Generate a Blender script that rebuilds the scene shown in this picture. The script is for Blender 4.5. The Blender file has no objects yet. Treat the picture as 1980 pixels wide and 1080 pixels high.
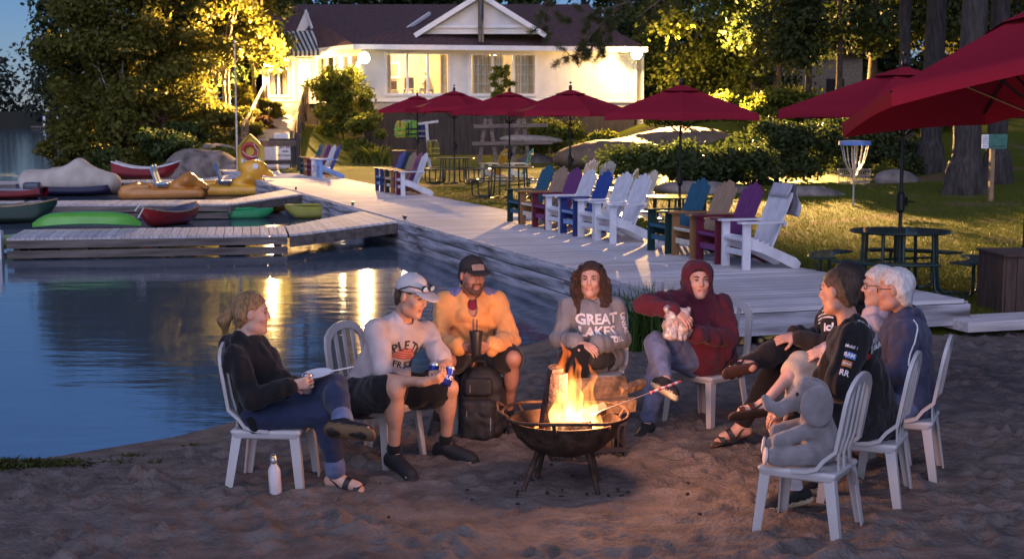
import bpy, bmesh, math, random
import numpy as np
from mathutils import Vector, Matrix, Euler
from mathutils.bvhtree import BVHTree

SC = bpy.context.scene
COL = SC.collection
R = math.radians
PI = math.pi

# ------------------------------------------------------------------ camera
CAM_H = 2.2
FPX = 2750.0                       # focal length in photograph pixels
PITCH = math.atan(310 / FPX)
cam_d = bpy.data.cameras.new('camera')
cam = bpy.data.objects.new('camera', cam_d)
COL.objects.link(cam)
cam.location = (0, 0, CAM_H)
cam.rotation_euler = (PI / 2 - PITCH, 0, 0)
cam_d.sensor_width = 36
cam_d.lens = FPX / 1980 * 36
cam_d.clip_end = 3000
cam_d.dof.use_dof = True
cam_d.dof.focus_distance = 8.9
cam_d.dof.aperture_fstop = 7.0
SC.camera = cam

# ------------------------------------------------------------------ dusk sky, exposure
wd = bpy.data.worlds.new('World')
SC.world = wd
wd.use_nodes = True
wn = wd.node_tree.nodes
bgn = wn['Background']
sky = wn.new('ShaderNodeTexSky')
sky.sky_type = 'NISHITA'
sky.sun_disc = False
SUN_EL, SUN_ROT = 14.0, 190.0
sky.sun_elevation = R(SUN_EL)
sky.sun_rotation = R(SUN_ROT)
sky.air_density = 1.0
sky.dust_density = 0.0
sky.ozone_density = 7.0
tint = wn.new('ShaderNodeMix'); tint.data_type = 'RGBA'; tint.blend_type = 'MULTIPLY'; tint.inputs['Factor'].default_value = 1.0
tint.inputs['B'].default_value = (1.0, .86, 1.0, 1)
wd.node_tree.links.new(sky.outputs[0], tint.inputs['A']); wd.node_tree.links.new(tint.outputs['Result'], bgn.inputs[0])
bgn.inputs[1].default_value = 0.055
sun_d = bpy.data.lights.new('sun', 'SUN')
sun_d.energy = 1.5
sun_d.angle = R(80)
sun_d.color = (0.78, 0.75, 1.0)
sun = bpy.data.objects.new('sun', sun_d)
COL.objects.link(sun)
sun.rotation_euler = (R(55), 0, R(-10))
SC.view_settings.view_transform = 'Standard'
SC.view_settings.look = 'None'
SC.view_settings.exposure = 0.5
SC.view_settings.gamma = 1.0
SC.cycles.use_denoising = True
SC.cycles.max_bounces = 6
SC.cycles.diffuse_bounces = 3
SC.cycles.glossy_bounces = 3
SC.cycles.transmission_bounces = 5
SC.cycles.transparent_max_bounces = 12
SC.cycles.volume_bounces = 0
SC.cycles.sample_clamp_indirect = 4.0
SC.cycles.caustics_reflective = False
SC.cycles.caustics_refractive = False

# ------------------------------------------------------------------ helpers
def tag(o, label=None, cat=None, group=None, kind=None):
    if label: o['label'] = label
    if cat: o['category'] = cat
    if group: o['group'] = group
    if kind: o['kind'] = kind
    return o

def empty(name, loc=(0, 0, 0), rz=0.0, label=None, cat=None, group=None):
    o = bpy.data.objects.new(name, None)
    COL.objects.link(o)
    o.location = loc
    o.rotation_euler = (0, 0, rz)
    o.empty_display_size = 0.1
    return tag(o, label, cat, group)

def link(name, me, parent=None, loc=None, rot=None):
    o = bpy.data.objects.new(name, me)
    COL.objects.link(o)
    o.parent = parent
    if loc is not None: o.location = loc
    if rot is not None: o.rotation_euler = rot
    return o

KIDS = {}
def copy_tree(o, parent=None):
    c = o.copy()
    COL.objects.link(c)
    c.parent = parent
    for ch in list(o.children):
        copy_tree(ch, c)
    return c

def hsh(*a):
    x = math.sin(sum(v * k for v, k in zip(a, (12.9898, 78.233, 37.719, 4.581)))) * 43758.5453
    return x - math.floor(x)

class MB:
    """collects shapes, builds one mesh object"""
    def __init__(s):
        s.v, s.f, s.m, s.mi = [], [], [], 0
    def add(s, vs, fs):
        b = len(s.v)
        s.v += [tuple(p) for p in vs]
        for f in fs:
            s.f.append(tuple(b + i for i in f)); s.m.append(s.mi)
        return s
    def box(s, c, d, rz=0.0, M=None, taper=1.0):
        hx, hy, hz = d[0] / 2, d[1] / 2, d[2] / 2
        vs = []
        for z, t in ((-hz, 1), (hz, taper)):
            for x, y in ((-hx, -hy), (hx, -hy), (hx, hy), (-hx, hy)):
                vs.append(Vector((x * t, y * t, z)))
        T = Matrix.Translation(c) @ (M.to_4x4() if M is not None else Matrix.Rotation(rz, 4, 'Z'))
        vs = [T @ v for v in vs]
        return s.add(vs, [(0, 3, 2, 1), (4, 5, 6, 7), (0, 1, 5, 4), (1, 2, 6, 5), (2, 3, 7, 6), (3, 0, 4, 7)])
    def bar(s, a, b, w, t, upv=(0, 0, 1)):
        """rectangular bar a to b, width w across, thickness t along upv"""
        a, b = Vector(a), Vector(b)
        d = (b - a); L = d.length; d.normalize()
        sd = d.cross(Vector(upv)).normalized(); u = sd.cross(d)
        M = Matrix((d, sd, u)).transposed()
        return s.box((a + b) / 2, (L, w, t), M=M)
    def loft(s, rings, cap=True, closed=True):
        n = len(rings[0]); b = len(s.v)
        vs = [p for r in rings for p in r]; fs = []
        for i in range(len(rings) - 1):
            for j in range(n if closed else n - 1):
                k = (j + 1) % n
                fs.append((i * n + j, i * n + k, (i + 1) * n + k, (i + 1) * n + j))
        if cap and closed:
            fs.append(tuple(reversed(range(n))))
            fs.append(tuple((len(rings) - 1) * n + j for j in range(n)))
        return s.add(vs, fs)
    def tube(s, pts, r, seg=8, cap=True):
        pts = [Vector(p) for p in pts]; n = len(pts)
        rr = r if isinstance(r, (list, tuple)) else [r] * n
        rings, ref = [], None
        for i, p in enumerate(pts):
            d = (pts[min(i + 1, n - 1)] - pts[max(i - 1, 0)]).normalized()
            if ref is None:
                ref = Vector((0, 0, 1)) if abs(d.z) < .9 else Vector((1, 0, 0))
            a = (ref - d * ref.dot(d)).normalized(); c = d.cross(a); ref = a
            rings.append([p + (a * math.cos(2 * PI * j / seg) + c * math.sin(2 * PI * j / seg)) * rr[i] for j in range(seg)])
        return s.loft(rings, cap)
    def lathe(s, prof, seg=16, c=(0, 0, 0), cap=True):
        c = Vector(c)
        rings = [[c + Vector((r * math.cos(2 * PI * j / seg), r * math.sin(2 * PI * j / seg), z)) for j in range(seg)] for r, z in prof]
        return s.loft(rings, cap)
    def prism(s, poly, a, b, axis='y'):
        """2D polygon extruded from a to b along axis"""
        def P(p, t):
            if axis == 'y': return (p[0], t, p[1])
            if axis == 'x': return (t, p[0], p[1])
            return (p[0], p[1], t)
        n = len(poly)
        vs = [P(p, a) for p in poly] + [P(p, b) for p in poly]
        fs = [tuple(range(n)), tuple(reversed(range(n, 2 * n)))]
        for i in range(n):
            k = (i + 1) % n
            fs.append((i, i + n, k + n, k))
        return s.add(vs, fs)
    def mesh(s, name, mats, smooth=False, fix=True):
        me = bpy.data.meshes.new(name)
        me.from_pydata(s.v, [], s.f)
        for m in (mats if isinstance(mats, (list, tuple)) else [mats]):
            me.materials.append(m)
        if max(s.m, default=0) > 0:
            me.polygons.foreach_set('material_index', s.m)
        if fix:
            bm = bmesh.new(); bm.from_mesh(me)
            bmesh.ops.recalc_face_normals(bm, faces=bm.faces)
            bm.to_mesh(me); bm.free()
        if smooth:
            me.shade_smooth()
            try: me.set_sharp_from_angle(angle=R(smooth if smooth > 1 else 40))
            except Exception: pass
        me.update()
        return me
    def build(s, name, mats, parent=None, smooth=False, loc=None, rot=None, fix=True, bev=0):
        o = link(name, s.mesh(name, mats, smooth, fix), parent, loc, rot)
        if bev:
            md = o.modifiers.new('bevel', 'BEVEL'); md.width = bev; md.segments = 2; md.limit_method = 'ANGLE'
        return o

def npmesh(name, v, f, mats, mi=None, smooth=True):
    """fast mesh from numpy verts and quads/tris"""
    v = np.asarray(v, np.float32); f = np.asarray(f, np.int32)
    me = bpy.data.meshes.new(name)
    n = f.shape[1]
    me.vertices.add(len(v)); me.vertices.foreach_set('co', v.ravel())
    me.loops.add(f.size); me.loops.foreach_set('vertex_index', f.ravel())
    me.polygons.add(len(f))
    me.polygons.foreach_set('loop_start', np.arange(0, f.size, n, dtype=np.int32))
    for m in (mats if isinstance(mats, (list, tuple)) else [mats]):
        me.materials.append(m)
    if mi is not None: me.polygons.foreach_set('material_index', np.asarray(mi, np.int32))
    me.polygons.foreach_set('use_smooth', np.full(len(f), smooth, dtype=bool))
    me.update(calc_edges=True)
    return me

# ------------------------------------------------------------------ materials
MATS = {}
def mat(name, col, rough=0.6, metal=0.0, var=0.15, scale=8.0, bump=0.0, bscale=None, col2=None, spec=0.5,
        stretch=(1, 1, 1), coat=0.0, emit=None, estr=0.0, sss=0.0, rand=0.0, sheen=0.0, detail=5.0):
    if name in MATS: return MATS[name]
    m = bpy.data.materials.new(name); m.use_nodes = True
    nt = m.node_tree; N = nt.nodes; L = nt.links
    b = N['Principled BSDF']
    b.inputs['Roughness'].default_value = rough
    b.inputs['Metallic'].default_value = metal
    b.inputs['Specular IOR Level'].default_value = spec
    b.inputs['Coat Weight'].default_value = coat
    if sheen: b.inputs['Sheen Weight'].default_value = sheen
    if sss:
        b.inputs['Subsurface Weight'].default_value = sss
        b.inputs['Subsurface Radius'].default_value = (0.012, 0.005, 0.003)
    tc = N.new('ShaderNodeTexCoord'); mp = N.new('ShaderNodeMapping')
    mp.inputs['Scale'].default_value = stretch
    L.new(tc.outputs['Object'], mp.inputs[0])
    n1 = N.new('ShaderNodeTexNoise'); n1.inputs['Scale'].default_value = scale; n1.inputs['Detail'].default_value = detail
    L.new(mp.outputs[0], n1.inputs['Vector'])
    mx = N.new('ShaderNodeMix'); mx.data_type = 'RGBA'
    c2 = col2 or tuple(c * (1 - var * 2) for c in col[:3])
    mx.inputs['A'].default_value = (*[min(1, c * (1 + var)) for c in col[:3]], 1)
    mx.inputs['B'].default_value = (*c2[:3], 1)
    rm = N.new('ShaderNodeMapRange'); rm.inputs[1].default_value = 0.35; rm.inputs[2].default_value = 0.7
    L.new(n1.outputs[0], rm.inputs[0]); L.new(rm.outputs[0], mx.inputs['Factor'])
    out = mx.outputs['Result']
    if rand:
        oi = N.new('ShaderNodeObjectInfo'); hs = N.new('ShaderNodeHueSaturation')
        mr = N.new('ShaderNodeMapRange'); mr.inputs[3].default_value = 1 - rand; mr.inputs[4].default_value = 1 + rand
        L.new(oi.outputs['Random'], mr.inputs[0]); L.new(mr.outputs[0], hs.inputs['Value']); L.new(out, hs.inputs['Color'])
        out = hs.outputs[0]
    L.new(out, b.inputs['Base Color'])
    if bump:
        n2 = N.new('ShaderNodeTexNoise'); n2.inputs['Scale'].default_value = bscale or scale * 4; n2.inputs['Detail'].default_value = 6
        L.new(mp.outputs[0], n2.inputs['Vector'])
        bp = N.new('ShaderNodeBump'); bp.inputs['Strength'].default_value = bump; bp.inputs['Distance'].default_value = 0.02
        L.new(n2.outputs[0], bp.inputs['Height']); L.new(bp.outputs[0], b.inputs['Normal'])
    if emit:
        b.inputs['Emission Color'].default_value = (*emit, 1); b.inputs['Emission Strength'].default_value = estr
    MATS[name] = m
    return m

def leafmat(name, col, trans=0.35, var=0.35, rough=.6, spec=.3):
    if name in MATS: return MATS[name]
    m = bpy.data.materials.new(name); m.use_nodes = True
    nt = m.node_tree; N = nt.nodes; L = nt.links
    N.remove(N['Principled BSDF'])
    o = N['Material Output']
    g = N.new('ShaderNodeNewGeometry')
    oi = N.new('ShaderNodeTexCoord')
    nz = N.new('ShaderNodeTexNoise'); nz.inputs['Scale'].default_value = 1.3
    L.new(oi.outputs['Object'], nz.inputs['Vector'])
    ad = N.new('ShaderNodeMath'); ad.operation = 'ADD'
    L.new(g.outputs['Random Per Island'], ad.inputs[0]); L.new(nz.outputs[0], ad.inputs[1])
    mr = N.new('ShaderNodeMapRange'); mr.inputs[1].default_value = .2; mr.inputs[2].default_value = 1.6
    L.new(ad.outputs[0], mr.inputs[0])
    mx = N.new('ShaderNodeMix'); mx.data_type = 'RGBA'
    mx.inputs['A'].default_value = (*[c * (1 - var) for c in col], 1)
    mx.inputs['B'].default_value = (col[0] * (1 + var * 1.3), col[1] * (1 + var), col[2] * (1 + var * .5), 1)
    L.new(mr.outputs[0], mx.inputs['Factor'])
    d = N.new('ShaderNodeBsdfPrincipled'); d.inputs['Roughness'].default_value = rough; d.inputs['Specular IOR Level'].default_value = spec
    t = N.new('ShaderNodeBsdfTranslucent')
    L.new(mx.outputs['Result'], d.inputs['Base Color']); L.new(mx.outputs['Result'], t.inputs['Color'])
    ms = N.new('ShaderNodeMixShader'); ms.inputs[0].default_value = trans
    L.new(d.outputs[0], ms.inputs[1]); L.new(t.outputs[0], ms.inputs[2]); L.new(ms.outputs[0], o.inputs[0])
    MATS[name] = m
    return m

def emat(name, col, s):
    if name in MATS: return MATS[name]
    m = bpy.data.materials.new(name); m.use_nodes = True
    N = m.node_tree.nodes
    b = N['Principled BSDF']
    b.inputs['Base Color'].default_value = (*col, 1)
    b.inputs['Emission Color'].default_value = (*col, 1); b.inputs['Emission Strength'].default_value = s
    MATS[name] = m
    return m

def glassmat(name, col=(1, 1, 1), refl=.12, rough=0.02):
    if name in MATS: return MATS[name]
    m = bpy.data.materials.new(name); m.use_nodes = True
    nt = m.node_tree; N = nt.nodes; L = nt.links
    N.remove(N['Principled BSDF'])
    t = N.new('ShaderNodeBsdfTransparent'); t.inputs[0].default_value = (*col, 1)
    g = N.new('ShaderNodeBsdfGlossy'); g.inputs['Roughness'].default_value = rough
    ms = N.new('ShaderNodeMixShader'); ms.inputs[0].default_value = refl
    L.new(t.outputs[0], ms.inputs[1]); L.new(g.outputs[0], ms.inputs[2]); L.new(ms.outputs[0], N['Material Output'].inputs[0])
    MATS[name] = m
    return m

# ------------------------------------------------------------------ implicit surfaces (smooth blends, meshed as surface nets)
def _wave_noise(P, freq, seed, oct=3):
    rs = np.random.RandomState(seed)
    out = np.zeros(P.shape[:-1], np.float32)
    amp = 1.0; tot = 0
    for o in range(oct):
        for k in range(3):
            d = rs.normal(size=3); d /= np.linalg.norm(d)
            d2 = rs.normal(size=3); d2 /= np.linalg.norm(d2)
            ph = rs.uniform(0, 6.28, 2)
            a = P @ (d2 * freq * .6).astype(np.float32) + ph[1]
            out += amp * np.sin(P @ (d * freq).astype(np.float32) + ph[0] + 1.3 * np.sin(a))
        tot += amp * 3; amp *= .5; freq *= 2.1
    return out / tot

class SDF:
    def __init__(s, h=0.008):
        s.h = h; s.p = []
    def _add(s, fn, lo, hi, k, mi, op):
        s.p.append((fn, np.minimum(lo, hi), np.maximum(lo, hi), k, mi, op)); return s
    def cone(s, a, b, r0, r1=None, k=.02, mi=0, op='u', flat=None, ff=1.0):
        """rounded cone a..b; flat: axis along which the section is scaled by ff"""
        r1 = r0 if r1 is None else r1
        a = np.array(a, np.float32); b = np.array(b, np.float32)
        fl = None
        if flat is not None:
            n = np.array(flat, np.float32); n /= np.linalg.norm(n); fl = n
        ax = b - a; L2 = max(float(ax @ ax), 1e-9)
        def fn(P):
            q = P - a
            if fl is not None:
                t0 = np.clip((q @ ax) / L2, 0, 1)
                w = q - t0[..., None] * ax
                c = w @ fl
                w = w + (c * (1 / ff - 1))[..., None] * fl
                d = np.sqrt((w * w).sum(-1)) - (r0 + (r1 - r0) * t0)
                return d * min(1, ff)
            t0 = np.clip((q @ ax) / L2, 0, 1)
            w = q - t0[..., None] * ax
            return np.sqrt((w * w).sum(-1)) - (r0 + (r1 - r0) * t0)
        m = max(r0, r1) * max(1, ff if flat is not None else 1)
        return s._add(fn, np.minimum(a, b) - m, np.maximum(a, b) + m, k, mi, op)
    def ell(s, c, r, M=None, k=.02, mi=0, op='u'):
        """ellipsoid; M: 3x3 with rows = local axes"""
        c = np.array(c, np.float32); r = np.array(r, np.float32)
        M = np.eye(3, dtype=np.float32) if M is None else np.array(M, np.float32)
        def fn(P):
            q = (P - c) @ M.T
            a = np.sqrt(((q / r) ** 2).sum(-1)); b = np.sqrt(((q / (r * r)) ** 2).sum(-1))
            return a * (a - 1) / np.maximum(b, 1e-4)
        m = float(r.max())
        return s._add(fn, c - m, c + m, k, mi, op)
    def box(s, c, d, M=None, rr=.01, k=.01, mi=0, op='u'):
        c = np.array(c, np.float32); d = np.array(d, np.float32) / 2 - rr
        M = np.eye(3, dtype=np.float32) if M is None else np.array(M, np.float32)
        def fn(P):
            q = np.abs((P - c) @ M.T) - d
            return np.sqrt((np.maximum(q, 0) ** 2).sum(-1)) + np.minimum(q.max(-1), 0) - rr
        m = float(np.linalg.norm(d)) + rr
        return s._add(fn, c - m, c + m, k, mi, op)
    def plane(s, c, n, k=.004):
        """cut away everything on the side n points to"""
        c = np.array(c, np.float32); n = np.array(n, np.float32); n = n / np.linalg.norm(n)
        def fn(P): return -((P - c) @ n)
        return s._add(fn, np.full(3, -99.), np.full(3, 99.), k, 0, 's')
    def noise(s, amp, freq, seed=1, oct=3, stretch=(1, 1, 1), ridge=False):
        st = np.array(stretch, np.float32)
        def fn(P):
            w = _wave_noise(P * st, freq, seed, oct)
            return amp * (np.abs(w) * 3.2 - .75) * -1 if ridge else amp * w
        return s._add(fn, np.full(3, -99.), np.full(3, 99.), 0, 0, 'n')
    def mesh(s, name, mats, smooth=True):
        h = s.h
        us = [p for p in s.p if p[5] == 'u']
        lo = np.min([p[1] for p in us], 0) - 4 * h; hi = np.max([p[2] for p in us], 0) + 4 * h
        n = np.ceil((hi - lo) / h).astype(int) + 1
        F = np.full(n, 1.0, np.float32); ID = np.zeros(n, np.int8)
        axs = [(lo[i] + h * np.arange(n[i])).astype(np.float32) for i in range(3)]
        for fn, a, b, k, mi, op in s.p:
            pad = k + 3 * h
            i0 = np.maximum(np.floor((a - pad - lo) / h).astype(int), 0); i1 = np.minimum(np.ceil((b + pad - lo) / h).astype(int) + 1, n)
            if (i1 <= i0).any(): continue
            sl = tuple(slice(i0[j], i1[j]) for j in range(3))
            f0 = F[sl]
            if op in ('n',):
                msk = np.abs(f0) < 6 * h
                G = np.stack(np.meshgrid(*[axs[j][sl[j]] for j in range(3)], indexing='ij'), -1)
                f0[msk] += fn(G[msk]); continue
            G = np.stack(np.meshgrid(*[axs[j][sl[j]] for j in range(3)], indexing='ij'), -1)
            d = fn(G)
            if op == 'u':
                if k > 0:
                    hh = np.clip(.5 + .5 * (f0 - d) / k, 0, 1)
                    r = f0 + (d - f0) * hh - k * hh * (1 - hh)
                    far = f0 > .9
                    r = np.where(far, d, r)
                else: r = np.minimum(f0, d)
                idb = ID[sl]; idb[d < f0] = mi
                F[sl] = r
            else:
                F[sl] = np.maximum(f0, -d)
        # surface nets
        S = F < 0
        c = [S[i:n[0] - 1 + i, j:n[1] - 1 + j, l:n[2] - 1 + l] for i in (0, 1) for j in (0, 1) for l in (0, 1)]
        tot = sum(x.astype(np.int8) for x in c)
        act = (tot > 0) & (tot < 8)
        I = np.argwhere(act)
        idx = np.full(act.shape, -1, np.int32); idx[act] = np.arange(len(I))
        off = [(i, j, l) for i in (0, 1) for j in (0, 1) for l in (0, 1)]
        vals = np.stack([F[I[:, 0] + o[0], I[:, 1] + o[1], I[:, 2] + o[2]] for o in off], 1)
        acc = np.zeros((len(I), 3), np.float32); cnt = np.zeros(len(I), np.float32)
        for e0 in range(8):
            for bit in (1, 2, 4):
                e1 = e0 | bit
                if e1 == e0: continue
                va, vb = vals[:, e0], vals[:, e1]
                mm = (va < 0) != (vb < 0)
                t = np.where(mm, va / np.where(mm, va - vb, 1), 0)
                p = np.array(off[e0], np.float32) + t[:, None] * (np.array(off[e1], np.float32) - np.array(off[e0], np.float32))
                acc += np.where(mm[:, None], p, 0); cnt += mm
        V = lo + h * (I + acc / cnt[:, None])
        quads = []
        for ax in range(3):
            u, w = (ax + 1) % 3, (ax + 2) % 3
            A = [slice(1, -1)] * 3; B = [slice(1, -1)] * 3
            A[ax] = slice(0, -1); B[ax] = slice(1, None)
            sa, sb = S[tuple(A)], S[tuple(B)]
            E = np.argwhere(sa != sb)
            if not len(E): continue
            pos = E.copy(); pos[:, u] += 1; pos[:, w] += 1
            flip = sa[tuple(E.T)]
            def ci(du, dw):
                q = pos.copy(); q[:, u] -= du; q[:, w] -= dw
                return idx[tuple(q.T)]
            q = np.stack([ci(1, 1), ci(0, 1), ci(0, 0), ci(1, 0)], 1)
            q[~flip] = q[~flip][:, ::-1]
            quads.append(q)
        Q = np.concatenate(quads)
        Q = Q[(Q >= 0).all(1)]
        mlist = mats if isinstance(mats, (list, tuple)) else [mats]
        mi = None
        if len(mlist) > 1:
            vi = ID[tuple(I.T)]
            mi = vi[Q[:, 0]]
        return npmesh(name, V, Q, mats, mi, smooth)
    def build(s, name, mats, parent=None):
        return link(name, s.mesh(name, mats), parent)

# ------------------------------------------------------------------ lettering
def text_mesh(s, size, bold=0.0, align='CENTER', space=1.0):
    cu = bpy.data.curves.new('lettering', 'FONT')
    cu.body = s; cu.size = size; cu.align_x = align; cu.align_y = 'CENTER'; cu.offset = bold; cu.space_line = space
    cu.resolution_u = 2
    ob = bpy.data.objects.new('lettering', cu); COL.objects.link(ob)
    dg = bpy.context.evaluated_depsgraph_get()
    me = bpy.data.meshes.new_from_object(ob.evaluated_get(dg))
    bpy.data.objects.remove(ob); bpy.data.curves.remove(cu)
    return me

def lettering(name, s, size, m, parent, M, bold=0.0, wrap=None, arc=None, lift=.003, sub=.02, align='CENTER', space=1.0):
    """flat print; M maps the text plane (x right, y up, z out) to parent space; wrap: BVHs of the cloth it lies on"""
    me = text_mesh(s, size, bold, align, space)
    bm = bmesh.new(); bm.from_mesh(me)
    if wrap is not None:
        bmesh.ops.triangulate(bm, faces=bm.faces)
        for _ in range(2):
            es = [e for e in bm.edges if e.calc_length() > sub]
            if es: bmesh.ops.subdivide_edges(bm, edges=es, cuts=1)
        bmesh.ops.triangulate(bm, faces=bm.faces)
    if arc:
        for v in bm.verts:
            a = v.co.x / arc; r = arc + v.co.y
            v.co.x = math.sin(a) * r; v.co.y = math.cos(a) * r - arc
    M = Matrix(M) if not isinstance(M, Matrix) else M
    n = (M.to_3x3() @ Vector((0, 0, 1))).normalized()
    for v in bm.verts:
        p = M @ v.co
        if wrap is not None:
            h = wrap.ray_cast(p + n * .15, -n, .4)
            if h[0] is not None: p = h[0] + n * lift
        v.co = p
    bm.normal_update()
    for f in bm.faces:
        if f.normal.dot(n) < 0: f.normal_flip()
    me2 = bpy.data.meshes.new(name); bm.to_mesh(me2); bm.free()
    bpy.data.meshes.remove(me)
    me2.materials.append(m)
    return link(name, me2, parent)

def frame(o, x, y):
    """matrix with origin o, x axis x, y axis y (made orthogonal)"""
    x = Vector(x).normalized(); y = Vector(y); y = (y - x * y.dot(x)).normalized(); z = x.cross(y)
    M = Matrix((x, y, z)).transposed().to_4x4(); M.translation = Vector(o)
    return M

def bvh_of(o):
    me = o.data
    return BVHTree.FromPolygons([v.co[:] for v in me.vertices], [p.vertices[:] for p in me.polygons])
# ================================================================== the setting
WATER_Z = -0.06
DC = Vector((2.0, 13.35, 0)); DU = Vector((.9493, .3146, 0)); DV = Vector((-.3146, .9493, 0))   # boardwalk corner, across, along
DECK_Z = 0.40
def dk(u, v, z=DECK_Z): return DC + DU * u + DV * v + Vector((0, 0, z))
DECK_RZ = math.atan2(DU.y, DU.x)

_e1, _e2 = dk(.5, 3.2), dk(.5, 37.5)
SHORE = np.array([(-40, -9), (-12, 4.2), (-5.5, 7.85), (-3.37, 9.17), (-2.44, 9.98), (-1.6, 11.3), (-.7, 12.8), (.4, 14.6), (_e1.x, _e1.y),
                  (_e2.x, _e2.y), (-11.5, 52.2), (-14, 53.8), (-17.5, 56.2), (-19.8, 60), (-20.3, 66), (-18, 84), (-24, 130), (-30, 220)], float)
def shore_d(P):
    """signed distance to the shoreline, land positive"""
    best = np.full(P.shape[:-1], 1e9); sg = np.ones(P.shape[:-1])
    for a, b in zip(SHORE[:-1], SHORE[1:]):
        d = b - a; t = np.clip(((P - a) @ d) / (d @ d), 0, 1)
        q = P - (a + t[..., None] * d); r = np.sqrt((q * q).sum(-1))
        cr = d[0] * (P[..., 1] - a[1]) - d[1] * (P[..., 0] - a[0])
        m = r < best
        sg = np.where(m, np.where(cr < 0, 1., -1.), sg); best = np.where(m, r, best)
    return best * sg
def sstep(a, b, x):
    t = np.clip((x - a) / (b - a), 0, 1); return t * t * (3 - 2 * t)
def fbm(P2, f, seed, oct=4):
    P = np.concatenate([P2, np.zeros(P2.shape[:-1] + (1,))], -1).astype(np.float32)
    return _wave_noise(P, f, seed, oct)

def beach_h(P):
    s = shore_d(P)
    return np.where(s > 0, -0.06 + .075 * sstep(0, 2.2, s) + .02 * sstep(0, .5, s), -0.06 + s * .11)

def ground_h(P):
    x, y = P[..., 0], P[..., 1]
    s = shore_d(P)
    z = .10 + .0085 * np.clip(y - 14, 0, 60)
    # rise towards the lodge entrance and the rocky slope right of the lodge
    z = z + 1.35 * sstep(51, 66, y) * sstep(-5.5, -9, x) * sstep(-22, -15, x)
    z = z + 1.75 * sstep(44, 58, y) * sstep(1.5, 8, x)
    z = z + .8 * sstep(34, 50, y) * sstep(9, 16, x)
    z = z + .05 * fbm(P, .8, 5, 3) * sstep(15, 20, y)
    z = np.where(s < 1.2, -0.5 + (z + .5) * sstep(-.6, 1.2, s), z)
    fr = sstep(14.6, 13.5, y + .25 * np.clip(5.2 - x, -1, 1.5))          # dives under the beach sand
    return z - .35 * fr * sstep(9, 6, x) 

def grid_sheet(name, xs, ys, hf, m, parent=None):
    X, Y = np.meshgrid(xs, ys, indexing='ij')
    P = np.stack([X, Y], -1)
    Z = hf(P)
    V = np.stack([X, Y, Z], -1).reshape(-1, 3)
    nx, ny = len(xs), len(ys)
    i = np.arange(nx - 1)[:, None] * ny + np.arange(ny - 1)[None]
    Q = np.stack([i, i + ny, i + ny + 1, i + 1], -1).reshape(-1, 4)
    o = link(name, npmesh(name, V, Q, m), parent)
    return o

# ---- sand with trodden dents
def sand_mat():
    m = mat('sand', (.145, .125, .115), .95, var=.14, scale=5, bump=1.0, bscale=38, col2=(.085, .072, .066), spec=.15, detail=8)
    return m
def beach_full(P):
    h = beach_h(P)
    s = shore_d(P)
    rs = np.random.RandomState(7)
    xs, ys = P[:, 0, 0], P[0, :, 1]
    D = np.zeros(h.shape)
    def dent(cx, cy, a, b, rot, dep):
        R0 = 2.6 * max(a, b)
        i0, i1 = np.searchsorted(xs, cx - R0), np.searchsorted(xs, cx + R0)
        j0, j1 = np.searchsorted(ys, cy - R0), np.searchsorted(ys, cy + R0)
        if i1 - i0 < 2 or j1 - j0 < 2: return
        x = P[i0:i1, j0:j1, 0] - cx; y = P[i0:i1, j0:j1, 1] - cy
        c, sn = math.cos(rot), math.sin(rot)
        u, v = (x * c + y * sn) / a, (-x * sn + y * c) / b
        r2 = u * u + v * v
        D[i0:i1, j0:j1] += dep * (-np.exp(-r2 * 1.6) + .75 * np.exp(-(np.sqrt(r2) - 1.35) ** 2 * 6) * (1 + .5 * u))
    for k in range(5200):
        x = rs.uniform(-5, 7); y = 4.6 + 10.8 * rs.uniform() ** 1.0
        L = rs.uniform(.045, .12)
        dent(x, y, L, L * rs.uniform(.4, .75), rs.uniform(0, 6.28), rs.uniform(.008, .024))
    n = .012 * fbm(P, 7, 3, 4) + .009 * fbm(P, 19, 4, 3) + .02 * fbm(P, 1.7, 9, 2) + .006 * fbm(P, 42, 6, 2)
    w = sstep(.05, .9, s)
    calm = 1 - .55 * np.exp(-(((P[..., 0] - .45) / 1.1) ** 2 + ((P[..., 1] - 8.1) / .8) ** 2))
    return h + (D * .95 * calm + n * 1.45) * w
M_sand = sand_mat()
beach = grid_sheet('beach_sand', np.linspace(-5.6, 7.4, 560), np.concatenate([np.linspace(4.4, 10.6, 300), np.linspace(10.63, 15.7, 170)]), beach_full, M_sand)
tag(beach, kind='structure')
def sand_z(x, y): return float(beach_h(np.array([[x, y]]))[0])

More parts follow.
